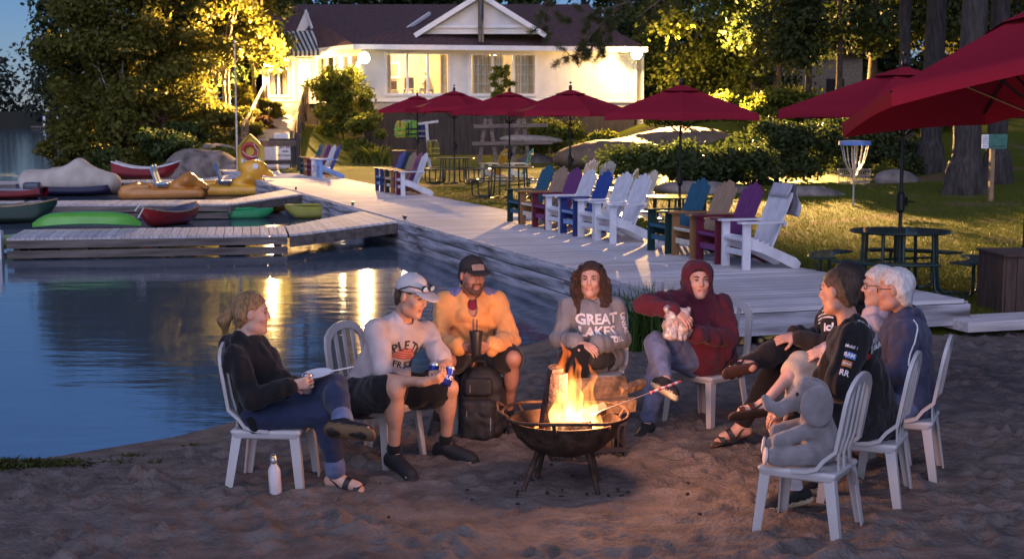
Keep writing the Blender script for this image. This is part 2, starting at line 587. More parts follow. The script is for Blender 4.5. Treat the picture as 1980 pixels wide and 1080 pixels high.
# ---- lawn and shore ground
def lawn_mat():
    m = bpy.data.materials.new('lawn'); m.use_nodes = True
    nt = m.node_tree; N = nt.nodes; L = nt.links; b = N['Principled BSDF']
    b.inputs['Roughness'].default_value = .95; b.inputs['Specular IOR Level'].default_value = .1
    tc = N.new('ShaderNodeTexCoord')
    def nz(s, d=5):
        n = N.new('ShaderNodeTexNoise'); n.inputs['Scale'].default_value = s; n.inputs['Detail'].default_value = d
        L.new(tc.outputs['Object'], n.inputs['Vector']); return n
    a = nz(6, 8); p = nz(.45, 4)
    mx = N.new('ShaderNodeMix'); mx.data_type = 'RGBA'
    mx.inputs['A'].default_value = (.06, .085, .008, 1); mx.inputs['B'].default_value = (.115, .125, .012, 1)
    L.new(a.outputs[0], mx.inputs['Factor'])
    mr = N.new('ShaderNodeMapRange'); mr.inputs[1].default_value = .56; mr.inputs[2].default_value = .66
    L.new(p.outputs[0], mr.inputs[0])
    m2 = N.new('ShaderNodeMix'); m2.data_type = 'RGBA'
    m2.inputs['B'].default_value = (.16, .11, .06, 1)
    L.new(mx.outputs['Result'], m2.inputs['A']); L.new(mr.outputs[0], m2.inputs['Factor'])
    L.new(m2.outputs['Result'], b.inputs['Base Color'])
    n3 = nz(35, 6); bp = N.new('ShaderNodeBump'); bp.inputs['Strength'].default_value = .8; bp.inputs['Distance'].default_value = .05
    L.new(n3.outputs[0], bp.inputs['Height']); L.new(bp.outputs[0], b.inputs['Normal'])
    return m
M_lawn = lawn_mat()
lawn = grid_sheet('lawn', np.concatenate([np.linspace(-60, -26, 18), np.linspace(-25, 25, 190), np.linspace(26, 90, 24)]),
                  np.concatenate([np.linspace(13.2, 40, 130), np.linspace(40.3, 76, 110), np.linspace(78, 240, 40)]), ground_h, M_lawn)
tag(lawn, kind='structure')
def gz(x, y): return float(ground_h(np.array([[x, y]]))[0])

# ---- lake
def water_mat():
    m = bpy.data.materials.new('lake_water'); m.use_nodes = True
    nt = m.node_tree; N = nt.nodes; L = nt.links; N.remove(N['Principled BSDF'])
    df = N.new('ShaderNodeBsdfDiffuse'); df.inputs[0].default_value = (.07, .10, .14, 1)
    gs = N.new('ShaderNodeBsdfGlossy'); gs.inputs['Roughness'].default_value = .06; gs.inputs[0].default_value = (.95, .97, 1, 1)
    fr = N.new('ShaderNodeFresnel'); fr.inputs[0].default_value = 6.5
    ms = N.new('ShaderNodeMixShader'); L.new(fr.outputs[0], ms.inputs[0]); L.new(df.outputs[0], ms.inputs[1]); L.new(gs.outputs[0], ms.inputs[2]); L.new(ms.outputs[0], N['Material Output'].inputs[0])
    tc = N.new('ShaderNodeTexCoord')
    mp = N.new('ShaderNodeMapping'); mp.inputs['Scale'].default_value = (.55, 1.5, 1)
    L.new(tc.outputs['Object'], mp.inputs[0])
    h = None
    for sc, amp in ((1.1, 1.0), (4.5, .35), (14, .10)):
        n = N.new('ShaderNodeTexNoise'); n.inputs['Scale'].default_value = sc; n.inputs['Detail'].default_value = 2
        L.new(mp.outputs[0], n.inputs['Vector'])
        mu = N.new('ShaderNodeMath'); mu.operation = 'MULTIPLY'; mu.inputs[1].default_value = amp
        L.new(n.outputs[0], mu.inputs[0])
        if h is None: h = mu
        else:
            ad = N.new('ShaderNodeMath'); ad.operation = 'ADD'
            L.new(h.outputs[0], ad.inputs[0]); L.new(mu.outputs[0], ad.inputs[1]); h = ad
    bp = N.new('ShaderNodeBump'); bp.inputs['Strength'].default_value = .09; bp.inputs['Distance'].default_value = .06
    L.new(h.outputs[0], bp.inputs['Height'])
    for q in (df, gs, fr): L.new(bp.outputs[0], q.inputs['Normal'])
    return m
mb = MB()
mb.add([(-1500, -60, WATER_Z), (6, -60, WATER_Z), (6, 1600, WATER_Z), (-1500, 1600, WATER_Z)], [(0, 1, 2, 3)])
tag(mb.build('lake_water', water_mat(), fix=False), kind='structure')
mb = MB()
mb.add([(-1500, -60, -1.6), (6, -60, -1.6), (6, 1600, -1.6), (-1500, 1600, -1.6)], [(0, 1, 2, 3)])
tag(mb.build('lake_bed', mat('lake_mud', (.05, .045, .035), .9)), kind='structure')

# ---- weathered wood
M_wood = mat('weathered_wood', (.58, .55, .56), .68, var=.18, scale=3, bump=.5, bscale=20, stretch=(.35, 7, 7), rand=.16, spec=.35)
M_woodside = mat('weathered_wood_fascia', (.48, .47, .52), .7, var=.25, scale=2.2, bump=.5, bscale=18, stretch=(.5, 5, 5), rand=.1, spec=.2, col2=(.11, .10, .10))
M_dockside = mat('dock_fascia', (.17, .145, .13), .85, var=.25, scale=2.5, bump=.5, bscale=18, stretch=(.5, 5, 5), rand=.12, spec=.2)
M_darkwood = mat('dark_wood', (.05, .04, .035), .8, var=.2, scale=3, bump=.4, bscale=20, stretch=(4, 4, .5))
M_lograil = mat('rustic_log', (.14, .10, .07), .85, var=.25, scale=4, bump=.5, bscale=20)

def plank_mesh(name, L, w, t, m):
    b = MB(); e = .006
    prof = [(-w / 2, -t), (w / 2, -t), (w / 2, -e), (w / 2 - e, 0), (-w / 2 + e, 0), (-w / 2, -e)]
    b.prism(prof, -L / 2, L / 2, 'x')
    return b.mesh(name, m)

# ---- the long boardwalk
DECK_W, DECK_L = 2.7, 40.0
bw = empty('boardwalk', dk(0, 0, 0), DECK_RZ); tag(bw, 'long grey weathered boardwalk of crosswise planks running along the lake edge', 'boardwalk')
pm = plank_mesh('plank', DECK_W - .02, .138, .038, M_wood)
rnd = random.Random(3)
n = int(DECK_L / .145)
for i in range(n):
    link('plank', pm, bw, (DECK_W / 2 + rnd.uniform(-.006, .006), .07 + i * .145, DECK_Z + rnd.uniform(-.002, .002)), (rnd.uniform(-.006, .006), 0, rnd.uniform(-.002, .002)))
def fascia(parent, ax, ay, bx, by, z, hgt, t, m, name='fascia_board'):
    d = Vector((bx - ax, by - ay, 0)); L = d.length
    b = MB(); b.box((0, 0, 0), (L - .012, t, hgt))
    return b.build(name, m, parent, loc=((ax + bx) / 2, (ay + by) / 2, z), rot=(0, 0, math.atan2(d.y, d.x)), bev=.004)
for r, (z, hg) in enumerate(((DECK_Z - .075, .135), (DECK_Z - .235, .155), (DECK_Z - .40, .145))):
    v = 0
    k = 0
    while v < DECK_L - .1:
        L = min(4.2 if (k + r) % 2 else 3.6, DECK_L - v)
        fascia(bw, -.022 - .003 * (r % 2) , v, -.022 - .003 * (r % 2), v + L, z - .015, hg, .04, M_woodside)
        if r == 0: fascia(bw, DECK_W + .02, v, DECK_W + .02, v + L, z - .02, .15, .036, M_woodside)
        v += L; k += 1
fascia(bw, -.04, -.02, DECK_W + .04, -.02, DECK_Z - .15, .21, .04, M_woodside)
for v in np.arange(.4, 40, 2.4):
    b = MB(); b.box((0, 0, -.55), (.14, .14, 1.1)); b.build('pile', M_darkwood, bw, loc=(.12, v, DECK_Z - .06))
    b = MB(); b.box((0, 0, 0), (DECK_W - .1, .09, .15)); b.build('joist', M_darkwood, bw, loc=(DECK_W / 2, v, DECK_Z - .12))
# low step at the beach end
b = MB(); b.box((0, 0, 0), (1.05, .5, .10)); st = b.build('boardwalk_step', M_wood, None, loc=dk(3.05, -.05, .16), rot=(0, 0, DECK_RZ), bev=.006)
tag(st, 'low single wooden step beside the beach end of the boardwalk', 'step')

# ---- docks
def dock(name, label, a, b, width, z, m_top=M_wood, rails=2, group='floating docks'):
    """a..b: near edge of the walking surface (2D), width measured away from the camera"""
    a, b = Vector((*a, 0)), Vector((*b, 0)); d = b - a; L = d.length
    rz = math.atan2(d.y, d.x)
    o = empty(name, (a.x, a.y, 0), rz); tag(o, label, 'dock', group)
    n = int(L / .148); pm = plank_mesh('plank', width, .14, .036, m_top)
    for i in range(n):
        link('plank', pm, o, (.075 + i * L / n, width / 2 + rnd.uniform(-.008, .008), z + rnd.uniform(-.002, .002)), (0, 0, PI / 2 + rnd.uniform(-.004, .004)))
    for k in range(rails):
        for s in (0, 1):
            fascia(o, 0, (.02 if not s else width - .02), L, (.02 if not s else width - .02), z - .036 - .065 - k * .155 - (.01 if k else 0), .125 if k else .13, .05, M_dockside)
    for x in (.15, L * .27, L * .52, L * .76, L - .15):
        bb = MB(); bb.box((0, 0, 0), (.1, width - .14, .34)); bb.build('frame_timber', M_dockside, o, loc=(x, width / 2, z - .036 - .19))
    for x in (.5, L - .9):
        bb = MB(); bb.lathe([(.20, 0), (.22, .06), (.22, .3), (.20, .36)], 12)
        bb.build('float_drum', M_darkwood, o, loc=(x, width / 2, -.30))
    return o
def ramp(label, a0, a1, b0, b1, za, zb):
    """gangway: near edge a0->b0, far edge a1->b1 (2D), heights za -> zb"""
    o = empty('dock_gangway', (a0[0], a0[1], 0)); tag(o, label, 'gangway', 'sloping gangways from boardwalk to docks')
    A0, A1, B0, B1 = [Vector((*p, 0)) - Vector((*a0, 0)) for p in (a0, a1, b0, b1)]
    n = int((B0 - A0).length / .148)
    for i in range(n):
        t = (i + .5) / n
        p, q = A0.lerp(B0, t), A1.lerp(B1, t); z = za + (zb - za) * t
        pm = plank_mesh('plank', (q - p).length, (B0 - A0).length / n - .008, .036, M_wood)
        d = q - p; sl = math.atan2(zb - za, (B0 - A0).length)
        link('plank', pm, o, ((p + q) / 2 + Vector((0, 0, z))), (-sl * 1.0, 0, math.atan2(d.y, d.x)))
    for p, q in ((A0, B0), (A1, B1)):
        bb = MB(); bb.bar(p + Vector((0, 0, za - .13)), q + Vector((0, 0, zb - .13)), .05, .17); bb.build('side_rail', M_dockside, o)
    return o
def at(px, py, z):
    """point of the photograph's pixel on the level z"""
    d = Vector((px - 990, FPX * math.cos(PITCH) + (540 - py) * math.sin(PITCH), -FPX * math.sin(PITCH) + (540 - py) * math.cos(PITCH)))
    return Vector((0, 0, CAM_H)) + d * ((z - CAM_H) / d.z)
def aty(px, py, Y):
    d = Vector((px - 990, FPX * math.cos(PITCH) + (540 - py) * math.sin(PITCH), -FPX * math.sin(PITCH) + (540 - py) * math.cos(PITCH)))
    return Vector((0, 0, CAM_H)) + d * (Y / d.y)
dock('floating_dock', 'nearest grey plank dock with the bright green kayak lying along it', (-8.14, 22.81), (-3.74, 23.64), 1.9, .29)
ramp('nearest gangway bridging the nearest dock and the boardwalk', (-3.70, 23.66), (-4.05, 25.5), (dk(-.06, 12.75).x, dk(-.06, 12.75).y), (dk(-.06, 15.6).x, dk(-.06, 15.6).y), .29, .385)
b = MB(); b.box((0, 0, 0), (.12, .12, 1.3)); b.lathe([(.03, .65), (.03, .75)], 8)
tag(b.build('mooring_post', mat('white_post', (.7, .7, .72), .6), None, loc=(-8.33, 23.0, -.25)), 'white mooring post at the left end of the nearest dock', 'post')
dock('floating_dock', 'stub of grey dock at the left edge, continuing beyond the white mooring post', (-12.0, 22.1), (-8.5, 22.75), 1.9, .29)
dock('floating_dock', 'middle grey plank dock between the two pedal boats and the red canoe', (-11.15, 31.7), (-6.42, 32.2), 1.75, .29)
ramp('middle gangway joining the middle dock to the boardwalk', (-6.40, 32.2), (-6.7, 33.9), (dk(-.06, 22.6).x, dk(-.06, 22.6).y), (dk(-.06, 24.8).x, dk(-.06, 24.8).y), .29, .385)
dock('floating_dock', 'short grey dock stub at the left edge beside the dark green canoe', (-15.5, 31.3), (-11.3, 31.68), 1.75, .29)
dock('floating_dock', 'farthest narrow grey dock behind the covered boat', (-17.5, 41.8), (-9.6, 44.0), 1.7, .29)
ramp('farthest gangway leading to the lifebuoy board', (-9.55, 44.0), (-10.0, 45.6), (dk(-.06, 33.4).x, dk(-.06, 33.4).y), (dk(-.06, 35.6).x, dk(-.06, 35.6).y), .29, .385)
# ================================================================== the lodge
M_siding = mat('white_clapboard', (.72, .70, .66), .65, var=.06, scale=1.5, bump=.15, bscale=10)
M_trim = mat('white_trim', (.75, .75, .76), .55, var=.05, scale=2)
M_roof = mat('maroon_shingle', (.085, .045, .045), .9, var=.25, scale=9, bump=.8, bscale=30, stretch=(1, .5, 1))
M_skirt = mat('dark_skirting', (.035, .03, .032), .85, var=.25, scale=2, bump=.3, bscale=12, stretch=(5, 5, .4))
M_concrete = mat('grey_concrete', (.4, .38, .36), .9, var=.12, scale=3, bump=.3)
M_glass = glassmat('window_glass', (.96, .97, .95), .06)
M_curtain = mat('cream_curtain', (.62, .50, .33), .9, var=.1, scale=4)
M_inwall = mat('cream_plaster', (.78, .66, .46), .9, var=.05, scale=2)
M_infurn = mat('brown_furniture', (.16, .09, .05), .6, var=.2, scale=5)
M_black = mat('black_metal', (.02, .02, .022), .45, var=.1, scale=20)
M_lampglow = emat('floodlight_glow', (1.0, .82, .45), 60.0)

HZ0, HZ1 = 3.07, 5.36            # floor line and eaves of the lodge
P1, P2 = Vector((-6.72, 65.0, 0)), Vector((5.80, 67.6, 0))
P0, PC = Vector((-9.45, 69.3, 0)), Vector((-12.0, 69.0, 0))
lodge = empty('lodge', (0, 66, 0)); tag(lodge, 'white clapboard lodge with maroon roof, lit windows and a front gable', 'building')
LO = Vector((0, 66, 0))

def wall_sheet(a, b, holes, z0, z1, name='wall', board=.115):
    """clapboard wall from a to b; holes: (s0, s1, z0, z1) along the wall. Returns frame (origin, dir, normal towards the viewer)"""
    d = (b - a); L = d.length; d.normalize(); n = Vector((d.y, -d.x, 0))
    mb = MB()
    zs = list(np.arange(z0, z1, board)) + [z1]
    for i in range(len(zs) - 1):
        za, zb = zs[i], zs[i + 1]
        segs = [(0, L)]
        for h in holes:
            if zb > h[2] + .01 and za < h[3] - .01:
                ns = []
                for s0, s1 in segs:
                    if h[1] <= s0 or h[0] >= s1: ns.append((s0, s1)); continue
                    if h[0] > s0: ns.append((s0, h[0]))
                    if h[1] < s1: ns.append((h[1], s1))
                segs = ns
        for s0, s1 in segs:
            p, q = a + d * s0 - LO, a + d * s1 - LO
            A = [p + n * .030 + Vector((0, 0, za)), q + n * .030 + Vector((0, 0, za)), q + n * .004 + Vector((0, 0, zb)), p + n * .004 + Vector((0, 0, zb)),
                 p - n * .12 + Vector((0, 0, za)), q - n * .12 + Vector((0, 0, za)), q - n * .12 + Vector((0, 0, zb)), p - n * .12 + Vector((0, 0, zb))]
            mb.add(A, [(0, 1, 2, 3), (5, 4, 7, 6), (0, 4, 5, 1), (3, 2, 6, 7), (1, 5, 6, 2), (4, 0, 3, 7)])
    mb.build(name, M_siding, lodge, fix=False)
    return a, d, n
def hbar(a, d, n, s0, s1, z0, z1, proud, m, name, parent=lodge, back=.05):
    mb = MB(); c = a + d * ((s0 + s1) / 2) + n * ((proud - back) / 2) - LO
    mb.box((c.x, c.y, (z0 + z1) / 2), (s1 - s0, proud + back, z1 - z0), rz=math.atan2(d.y, d.x))
    return mb.build(name, m, parent)
def window(a, d, n, s0, s1, z0, z1, panes, curtains=(), muntin=None, m_frame=None):
    mf = m_frame or M_trim
    w = MB(); rz = math.atan2(d.y, d.x)
    def bx(u0, u1, v0, v1, pr=.06, bk=.08):
        c = a + d * ((u0 + u1) / 2) + n * ((pr - bk) / 2) - LO
        w.box((c.x, c.y, (v0 + v1) / 2), (u1 - u0, pr + bk, v1 - v0), rz=rz)
    f = .10
    bx(s0 - f, s1 + f, z1, z1 + f); bx(s0 - f, s1 + f, z0 - f * 1.2, z0); bx(s0 - f, s0, z0, z1); bx(s1, s1 + f, z0, z1)
    wo = w.build('window', mf, lodge)
    e = np.linspace(s0, s1, panes + 1)
    for i in range(panes):
        if i:
            m2 = MB(); c = a + d * e[i] + n * -.01 - LO
            m2.box((c.x, c.y, (z0 + z1) / 2), (.11, .11, z1 - z0), rz=rz); m2.build('mullion', mf, wo)
        g = MB(); c = a + d * ((e[i] + e[i + 1]) / 2) - n * .03 - LO
        g.box((c.x, c.y, (z0 + z1) / 2), (e[i + 1] - e[i] - .06, .008, z1 - z0), rz=rz); g.build('pane', M_glass, wo)
        if muntin:
            m3 = MB()
            for k in range(1, muntin[0]):
                c = a + d * (e[i] + (e[i + 1] - e[i]) * k / muntin[0]) - n * .045 - LO; m3.box((c.x, c.y, (z0 + z1) / 2), (.025, .02, z1 - z0), rz=rz)
            for k in range(1, muntin[1]):
                c = a + d * ((e[i] + e[i + 1]) / 2) - n * .05 - LO; m3.box((c.x, c.y, z0 + (z1 - z0) * k / muntin[1]), (e[i + 1] - e[i] - .12, .02, .025), rz=rz)
            m3.build('muntin_grid', mf, wo)
    for (c0, c1) in curtains:
        nn = int((c1 - c0) / .03); vs, fs = [], []
        for k in range(nn + 1):
            s = c0 + (c1 - c0) * k / nn
            off = .22 + .035 * math.sin(s * 38) + .012 * math.sin(s * 91)
            p = a + d * s - n * off - LO
            vs += [(p.x, p.y, z0 - .05), (p.x, p.y, z1)]
        for k in range(nn): fs.append((2 * k, 2 * k + 2, 2 * k + 3, 2 * k + 1))
        mm = MB(); mm.add(vs, fs); mm.build('curtain', M_curtain, wo, smooth=80)
    return wo

# main front wall with two triple windows
WD = (P2 - P1).normalized()
def sp(px): # distance along the front wall seen at that pixel column
    k = (px - 990) / FPX
    # solve P1.x + s*d.x = k*(depth), depth ~ y*cos
    return (k * P1.y * 1.0 - P1.x) / (WD.x - k * WD.y)
w1 = (sp(750), sp(868), 3.36, 5.12); w2 = (sp(912), sp(1033), 3.36, 5.12)
a, d, n = wall_sheet(P1, P2, [w1, w2], HZ0, HZ1)
Lf = (P2 - P1).length
window(a, d, n, *w1, 3, curtains=((w1[0] + .02, w1[0] + .22), (w1[1] - .34, w1[1] - .02)))
window(a, d, n, *w2, 3, curtains=((w2[0] + .02, w2[0] + 1.0), (w2[0] + 1.08, w2[0] + 1.55), (w2[0] + 2.0, w2[1])), muntin=(3, 4))
hbar(a, d, n, -.05, Lf + .05, HZ0 - .10, HZ0, .05, M_trim, 'sill_board')
hbar(a, d, n, -.05, Lf + .05, HZ0 - .46, HZ0 - .12, -.02, M_concrete, 'foundation_beam', back=.3)
hbar(a, d, n, 0, Lf, -.4, HZ0 - .46, -.05, M_skirt, 'skirting_boards', back=.2)
for s in (0.0, Lf): hbar(a, d, n, s - .07, s + .07, HZ0, HZ1, .045, M_trim, 'corner_board')
# angled bay left of the corner
L2 = (P1 - P0).length
wb = [(.35, L2 - .3, 3.42, 5.08)]
a2, d2, n2 = wall_sheet(P0, P1, wb, HZ0, HZ1)
window(a2, d2, n2, *wb[0], 5, curtains=((.4, .9), (1.5, 1.9), (2.6, 3.0), (3.6, 4.0)))
hbar(a2, d2, n2, 0, L2, HZ0 - .10, HZ0, .05, M_trim, 'sill_board'); hbar(a2, d2, n2, 0, L2, -.2, HZ0 - .1, -.05, M_skirt, 'skirting_boards', back=.2)
# entrance block
L3 = (P0 - PC).length
a3, d3, n3 = wall_sheet(PC, P0, [(.35, 1.2, 3.35, 5.0), (1.65, 2.45, 3.08, 5.1)], HZ0, HZ1)
window(a3, d3, n3, .35, 1.2, 3.35, 5.0, 2, curtains=((.38, .6), (.95, 1.18)))
dm = MB(); c = a3 + d3 * 2.05 - n3 * .03 - LO; dm.box((c.x, c.y, 4.08), (.82, .05, 2.0), rz=math.atan2(d3.y, d3.x)); door = dm.build('door', M_trim, lodge)
dm = MB(); dm.box((c.x + n3.x * .04, c.y + n3.y * .04, 4.35), (.5, .02, 1.0), rz=math.atan2(d3.y, d3.x)); dm.build('pane', emat('lit_door_glass', (1, .8, .42), 1.6), door)
dm = MB(); q = c + d3 * .33 + n3 * .06; dm.box((q.x, q.y, 4.05), (.04, .06, .12)); dm.build('handle', M_black, door)
for s in (1.5, 2.52): hbar(a3, d3, n3, s - .06, s + .06, HZ0, 5.16, .06, M_trim, 'door_jamb')
hbar(a3, d3, n3, 0, L3, HZ0 - .14, HZ0, .06, M_trim, 'sill_board')
hbar(a3, d3, n3, 0, L3, .5, HZ0 - .14, -.05, M_skirt, 'skirting_boards', back=.2)
wl = MB(); c = PC + Vector((.06, 3.5, 0)) - LO; wl.box((c.x, c.y, (HZ0 + HZ1) / 2), (.12, 7, HZ1 - HZ0)); wl.build('wall', M_siding, lodge)
# right end wall, back wall, floor, ceiling of the lit front room
wl = MB(); c = P2 + Vector((-.25, 3.2, 0)) - LO; wl.box((c.x, c.y, 2.6), (.12, 6.2, 5.5), rz=.2); wl.build('wall', M_siding, lodge)
rb = MB(); c0 = (P1 + P2) / 2 + Vector((-.9, 4.6, 0)) - LO
rb.box((c0.x, c0.y, 4.2), (14.5, .12, 2.5), rz=math.atan2(WD.y, WD.x)); rb.build('inner_wall', M_inwall, lodge)
rb = MB(); c0 = (P1 + P2) / 2 + Vector((-.6, 2.5, 0)) - LO
rb.box((c0.x, c0.y, HZ0 - .08), (13.6, 4.6, .12), rz=math.atan2(WD.y, WD.x)); rb.build('floor', M_infurn, lodge)
rb = MB(); rb.box((c0.x, c0.y, HZ1 + .02), (13.6, 4.9, .08), rz=math.atan2(WD.y, WD.x)); rb.build('ceiling', M_inwall, lodge)
rb = MB()
c = P1 + WD * 4.6 + Vector((0, 2.3, 0)) - LO; rb.box((c.x, c.y, 4.2), (.1, 4.4, 2.4), rz=.2); rb.build('inner_wall', M_inwall, lodge)
for s in (1.15, 1.95):       # framed prints on the inner wall
    pf = MB(); c = P1 + WD * s + Vector((-.9, 4.35, 0)) - LO
    pf.box((c.x, c.y, 4.55), (.55, .05, .8), rz=.2); fr = pf.build('picture_frame', M_trim, lodge)
    pf = MB(); pf.box((c.x, c.y - .03, 4.55), (.34, .05, .56), rz=.2); pf.build('print', mat('dull_print', (.3, .27, .2), .6), fr)

# roofs
def slab(pts, t, m, name, parent=lodge):
    """roof slab from 4 corners (world), thickness t downwards"""
    mb = MB(); up = [Vector(p) - LO for p in pts]; dn = [p - Vector((0, 0, t)) for p in up]
    k = len(up)
    fs = [tuple(range(k)), tuple(reversed(range(k, 2 * k)))] + [(i, i + k, (i + 1) % k + k, (i + 1) % k) for i in range(k)]
    mb.add(up + dn, fs); return mb.build(name, m, parent)
E1 = P1 + Vector((-.35, -.75, HZ1 + .14)); E2 = P2 + Vector((.5, -.72, HZ1 + .14))
S1 = P1 + Vector((.9, .75, HZ1 + .80)); S2 = P2 + Vector((-.6, .75, HZ1 + .80))
E0 = P0 + Vector((-.2, -.9, HZ1 + .13)); EC = PC + Vector((-.5, -.7, HZ1 + .13))
RG1 = Vector((-11.2, 74.3, 8.05)); RG2 = Vector((4.0, 75.5, 8.15))
roof = slab([E1, E2, S2, S1], .10, M_roof, 'roof')
slab([S1, S2, RG2, Vector((-4.6, 74.9, 8.1))], .10, M_roof, 'roof')
slab([E0, E1, S1, Vector((-4.6, 74.9, 8.1)), RG1], .10, M_roof, 'roof')
slab([EC, E0, RG1, Vector((-12.6, 74.2, 8.0))], .10, M_roof, 'roof')
def trimbar(p, q, w, t, name='fascia', up=(0, 0, 1), m=None):
    mb = MB(); mb.bar(Vector(p) - LO, Vector(q) - LO, w, t, up); return mb.build(name, m or M_trim, lodge)
trimbar(E1 + Vector((0, -.02, -.10)), E2 + Vector((0, -.02, -.10)), .05, .22)
trimbar(E0 + Vector((0, -.02, -.10)), E1 + Vector((0, -.02, -.10)), .05, .20)
mb = MB(); v = [E1, E2, P2 + Vector((0, -.02, HZ1 + .05)), P1 + Vector((0, -.02, HZ1 + .05))]
mb.add([p - LO + Vector((0, 0, -.12 if i < 2 else 0)) for i, p in enumerate(v)], [(0, 1, 2, 3)]); mb.build('soffit', M_trim, lodge)
mb = MB(); v = [E0, E1, P1 + Vector((0, -.02, HZ1 + .05)), P0 + Vector((0, -.02, HZ1 + .05))]
mb.add([p - LO + Vector((0, 0, -.12 if i < 2 else 0)) for i, p in enumerate(v)], [(0, 1, 2, 3)]); mb.build('soffit', M_trim, lodge)
# cross gable with white clapboard face
GY = 65.9
gl, gr, ga = aty(812, 66, GY), aty(1046, 66, GY), aty(927, -6, GY)
ga.x = (gl.x + gr.x) / 2
gf = MB(); gb = (ga - gl)
nb = 16
for i in range(nb):
    t0, t1 = i / nb, (i + 1) / nb
    l0, r0, l1, r1 = gl.lerp(ga, t0), gr.lerp(ga, t0), gl.lerp(ga, t1), gr.lerp(ga, t1)
    gf.add([l0 - LO + Vector((0, -.02, 0)), r0 - LO + Vector((0, -.02, 0)), r1 - LO, l1 - LO], [(0, 1, 2, 3)])
    gf.add([l0 - LO + Vector((0, -.02, 0)), r0 - LO + Vector((0, -.02, 0)), r0 - LO + Vector((0, .002, 0)), l0 - LO + Vector((0, .002, 0))], [(3, 2, 1, 0)])
gf.build('gable_wall', M_siding, lodge, fix=False)
ov = Vector((0, -.35, 0))
for e, s in ((gl, -1), (gr, 1)):
    o_ = Vector((s * .22, 0, -.1))
    trimbar(e + o_ + ov, ga + ov + Vector((0, 0, .06)), .06, .22, 'rake_board', (0, 0, 1))
    slab([e + o_ + ov + Vector((0, 0, .14)), ga + ov + Vector((0, 0, .2)), Vector((ga.x, 75, ga.z + .2)), Vector((e.x + s * .22, 75, e.z + .04))], .08, M_roof, 'gable_roof')
trimbar(gl + Vector((.5, -.06, .34)), gr + Vector((-.5, -.06, .34)), .06, .14, 'gable_tie')
trimbar(aty(766, 70, 66.4), aty(831, 26, 68.6), .1, .14, 'roof_flashing')
# dark stove pipe in front of the gable
mb = MB(); c = Vector((ga.x + .03, GY - .5, 0)) - LO
mb.lathe([(.13, HZ1 + .3), (.13, 9.6), (.18, 9.62), (.18, 9.8)], 14, c=(c.x, c.y, 0)); mb.build('stove_pipe', mat('dull_pipe', (.10, .10, .11), .5, .6), lodge, smooth=True)
# small gable over the entrance
ge = [aty(572, 62, 70.5), aty(607, 62, 70.5), aty(590, 22, 70.5)]
mb = MB(); mb.add([p - LO for p in ge] + [p - LO + Vector((0, 3, 0)) for p in ge], [(0, 1, 2), (3, 5, 4), (0, 2, 5, 3), (1, 4, 5, 2)]); mb.build('entrance_gable', M_siding, lodge)
trimbar(ge[2] + Vector((.03, -.1, .03)), aty(622, 106, 69.2), .05, .16, 'rake_board')
# striped awning: each stripe is a strip of its own
aw = empty('striped_awning', (0, 0, 0), label='green and white striped awning over the lodge entrance', cat='awning')
MA = (mat('awning_white', (.62, .60, .52), .8), mat('awning_green', (.035, .05, .04), .8))
tl, tr, bl, br = aty(528, 62, 69.0), aty(604, 59, 69.4), aty(549, 100, 66.9), aty(621, 98, 67.3)
ns = 17
aw.location = (bl + br) / 2; AO = Vector(aw.location)
for i in range(ns):
    t0, t1 = i / ns, (i + 1) / ns
    q = [bl.lerp(br, t0) - AO, bl.lerp(br, t1) - AO, tl.lerp(tr, t1) - AO, tl.lerp(tr, t0) - AO]
    v0, v1 = q[0] + Vector((0, -.02, -.24)), q[1] + Vector((0, -.02, -.24))
    th = Vector((0, 0, -.015))
    mb = MB(); mb.add(q + [v0, v1], [(0, 1, 2, 3), (4, 5, 1, 0)]); mb.add([p + th for p in q], [(3, 2, 1, 0)])
    mb.build('stripe', MA[i % 2], aw)
mb = MB(); w0 = aty(520, 104, 67.2)
mb.add([tl - AO, bl - AO, aty(521, 108, 68.8) - AO], [(0, 1, 2)]); mb.build('side_panel', MA[0], aw)

# ---- flood lights on the lodge (lit in the photograph)
def flood(loc, heads, pt_w, label, col=(1.0, .56, .19), rad=.10):
    """heads: (heading in degrees right of straight towards the lawn, depression, cone, watts)"""
    o = empty('flood_light', loc); tag(o, label, 'lamp', 'flood lights on the lodge')
    d0 = Vector((0, -1, -.18)).normalized(); q = d0.to_track_quat('-Z', 'Y')
    h = MB(); h.lathe([(.05, .12), (.10, .06), (.15, 0), (.17, -.01)], 14); ho = h.build('housing', M_black, o, smooth=True); ho.rotation_euler = q.to_euler()
    g = MB(); g.lathe([(.001, -.10), (.08, -.085), (.125, -.03), (.13, 0)], 14); go = g.build('bulb', M_lampglow, o, smooth=True); go.rotation_euler = q.to_euler(); go.scale = (1.9,) * 3; ho.scale = (1.5,) * 3
    b = MB(); b.tube([(0, 0, 0), -d0 * .2 + Vector((0, .1, .02))], .02); b.build('bracket', M_black, o)
    def light(kind, p, dirv, cone=60):
        ld = bpy.data.lights.new('lamp_light', kind); ld.energy = p; ld.color = col; ld.shadow_soft_size = rad
        if kind == 'SPOT': ld.spot_size = R(cone); ld.spot_blend = .75
        lo = bpy.data.objects.new('lamp_light', ld); COL.objects.link(lo); lo.parent = o
        lo.location = d0 * .22; lo.rotation_euler = dirv.to_track_quat('-Z', 'Y').to_euler()
    for hd, dp, cone, w in heads:
        a, e = R(hd), R(dp); light('SPOT', w, Vector((math.sin(a) * math.cos(e), -math.cos(a) * math.cos(e), -math.sin(e))), cone)
    light('POINT', pt_w, d0)
    return o
FLOOD_R = flood(aty(1231, 105, 66.7), ((10, 11.5, 13.5, 600000), (2, 11.5, 13.5, 600000), (-6, 11.5, 13.5, 260000), (-14, 12.5, 14, 50000), (-22, 13.5, 15, 18000), (50, -5, 70, 90000)), 1600, 'bright flood light at the right-hand corner of the lodge')
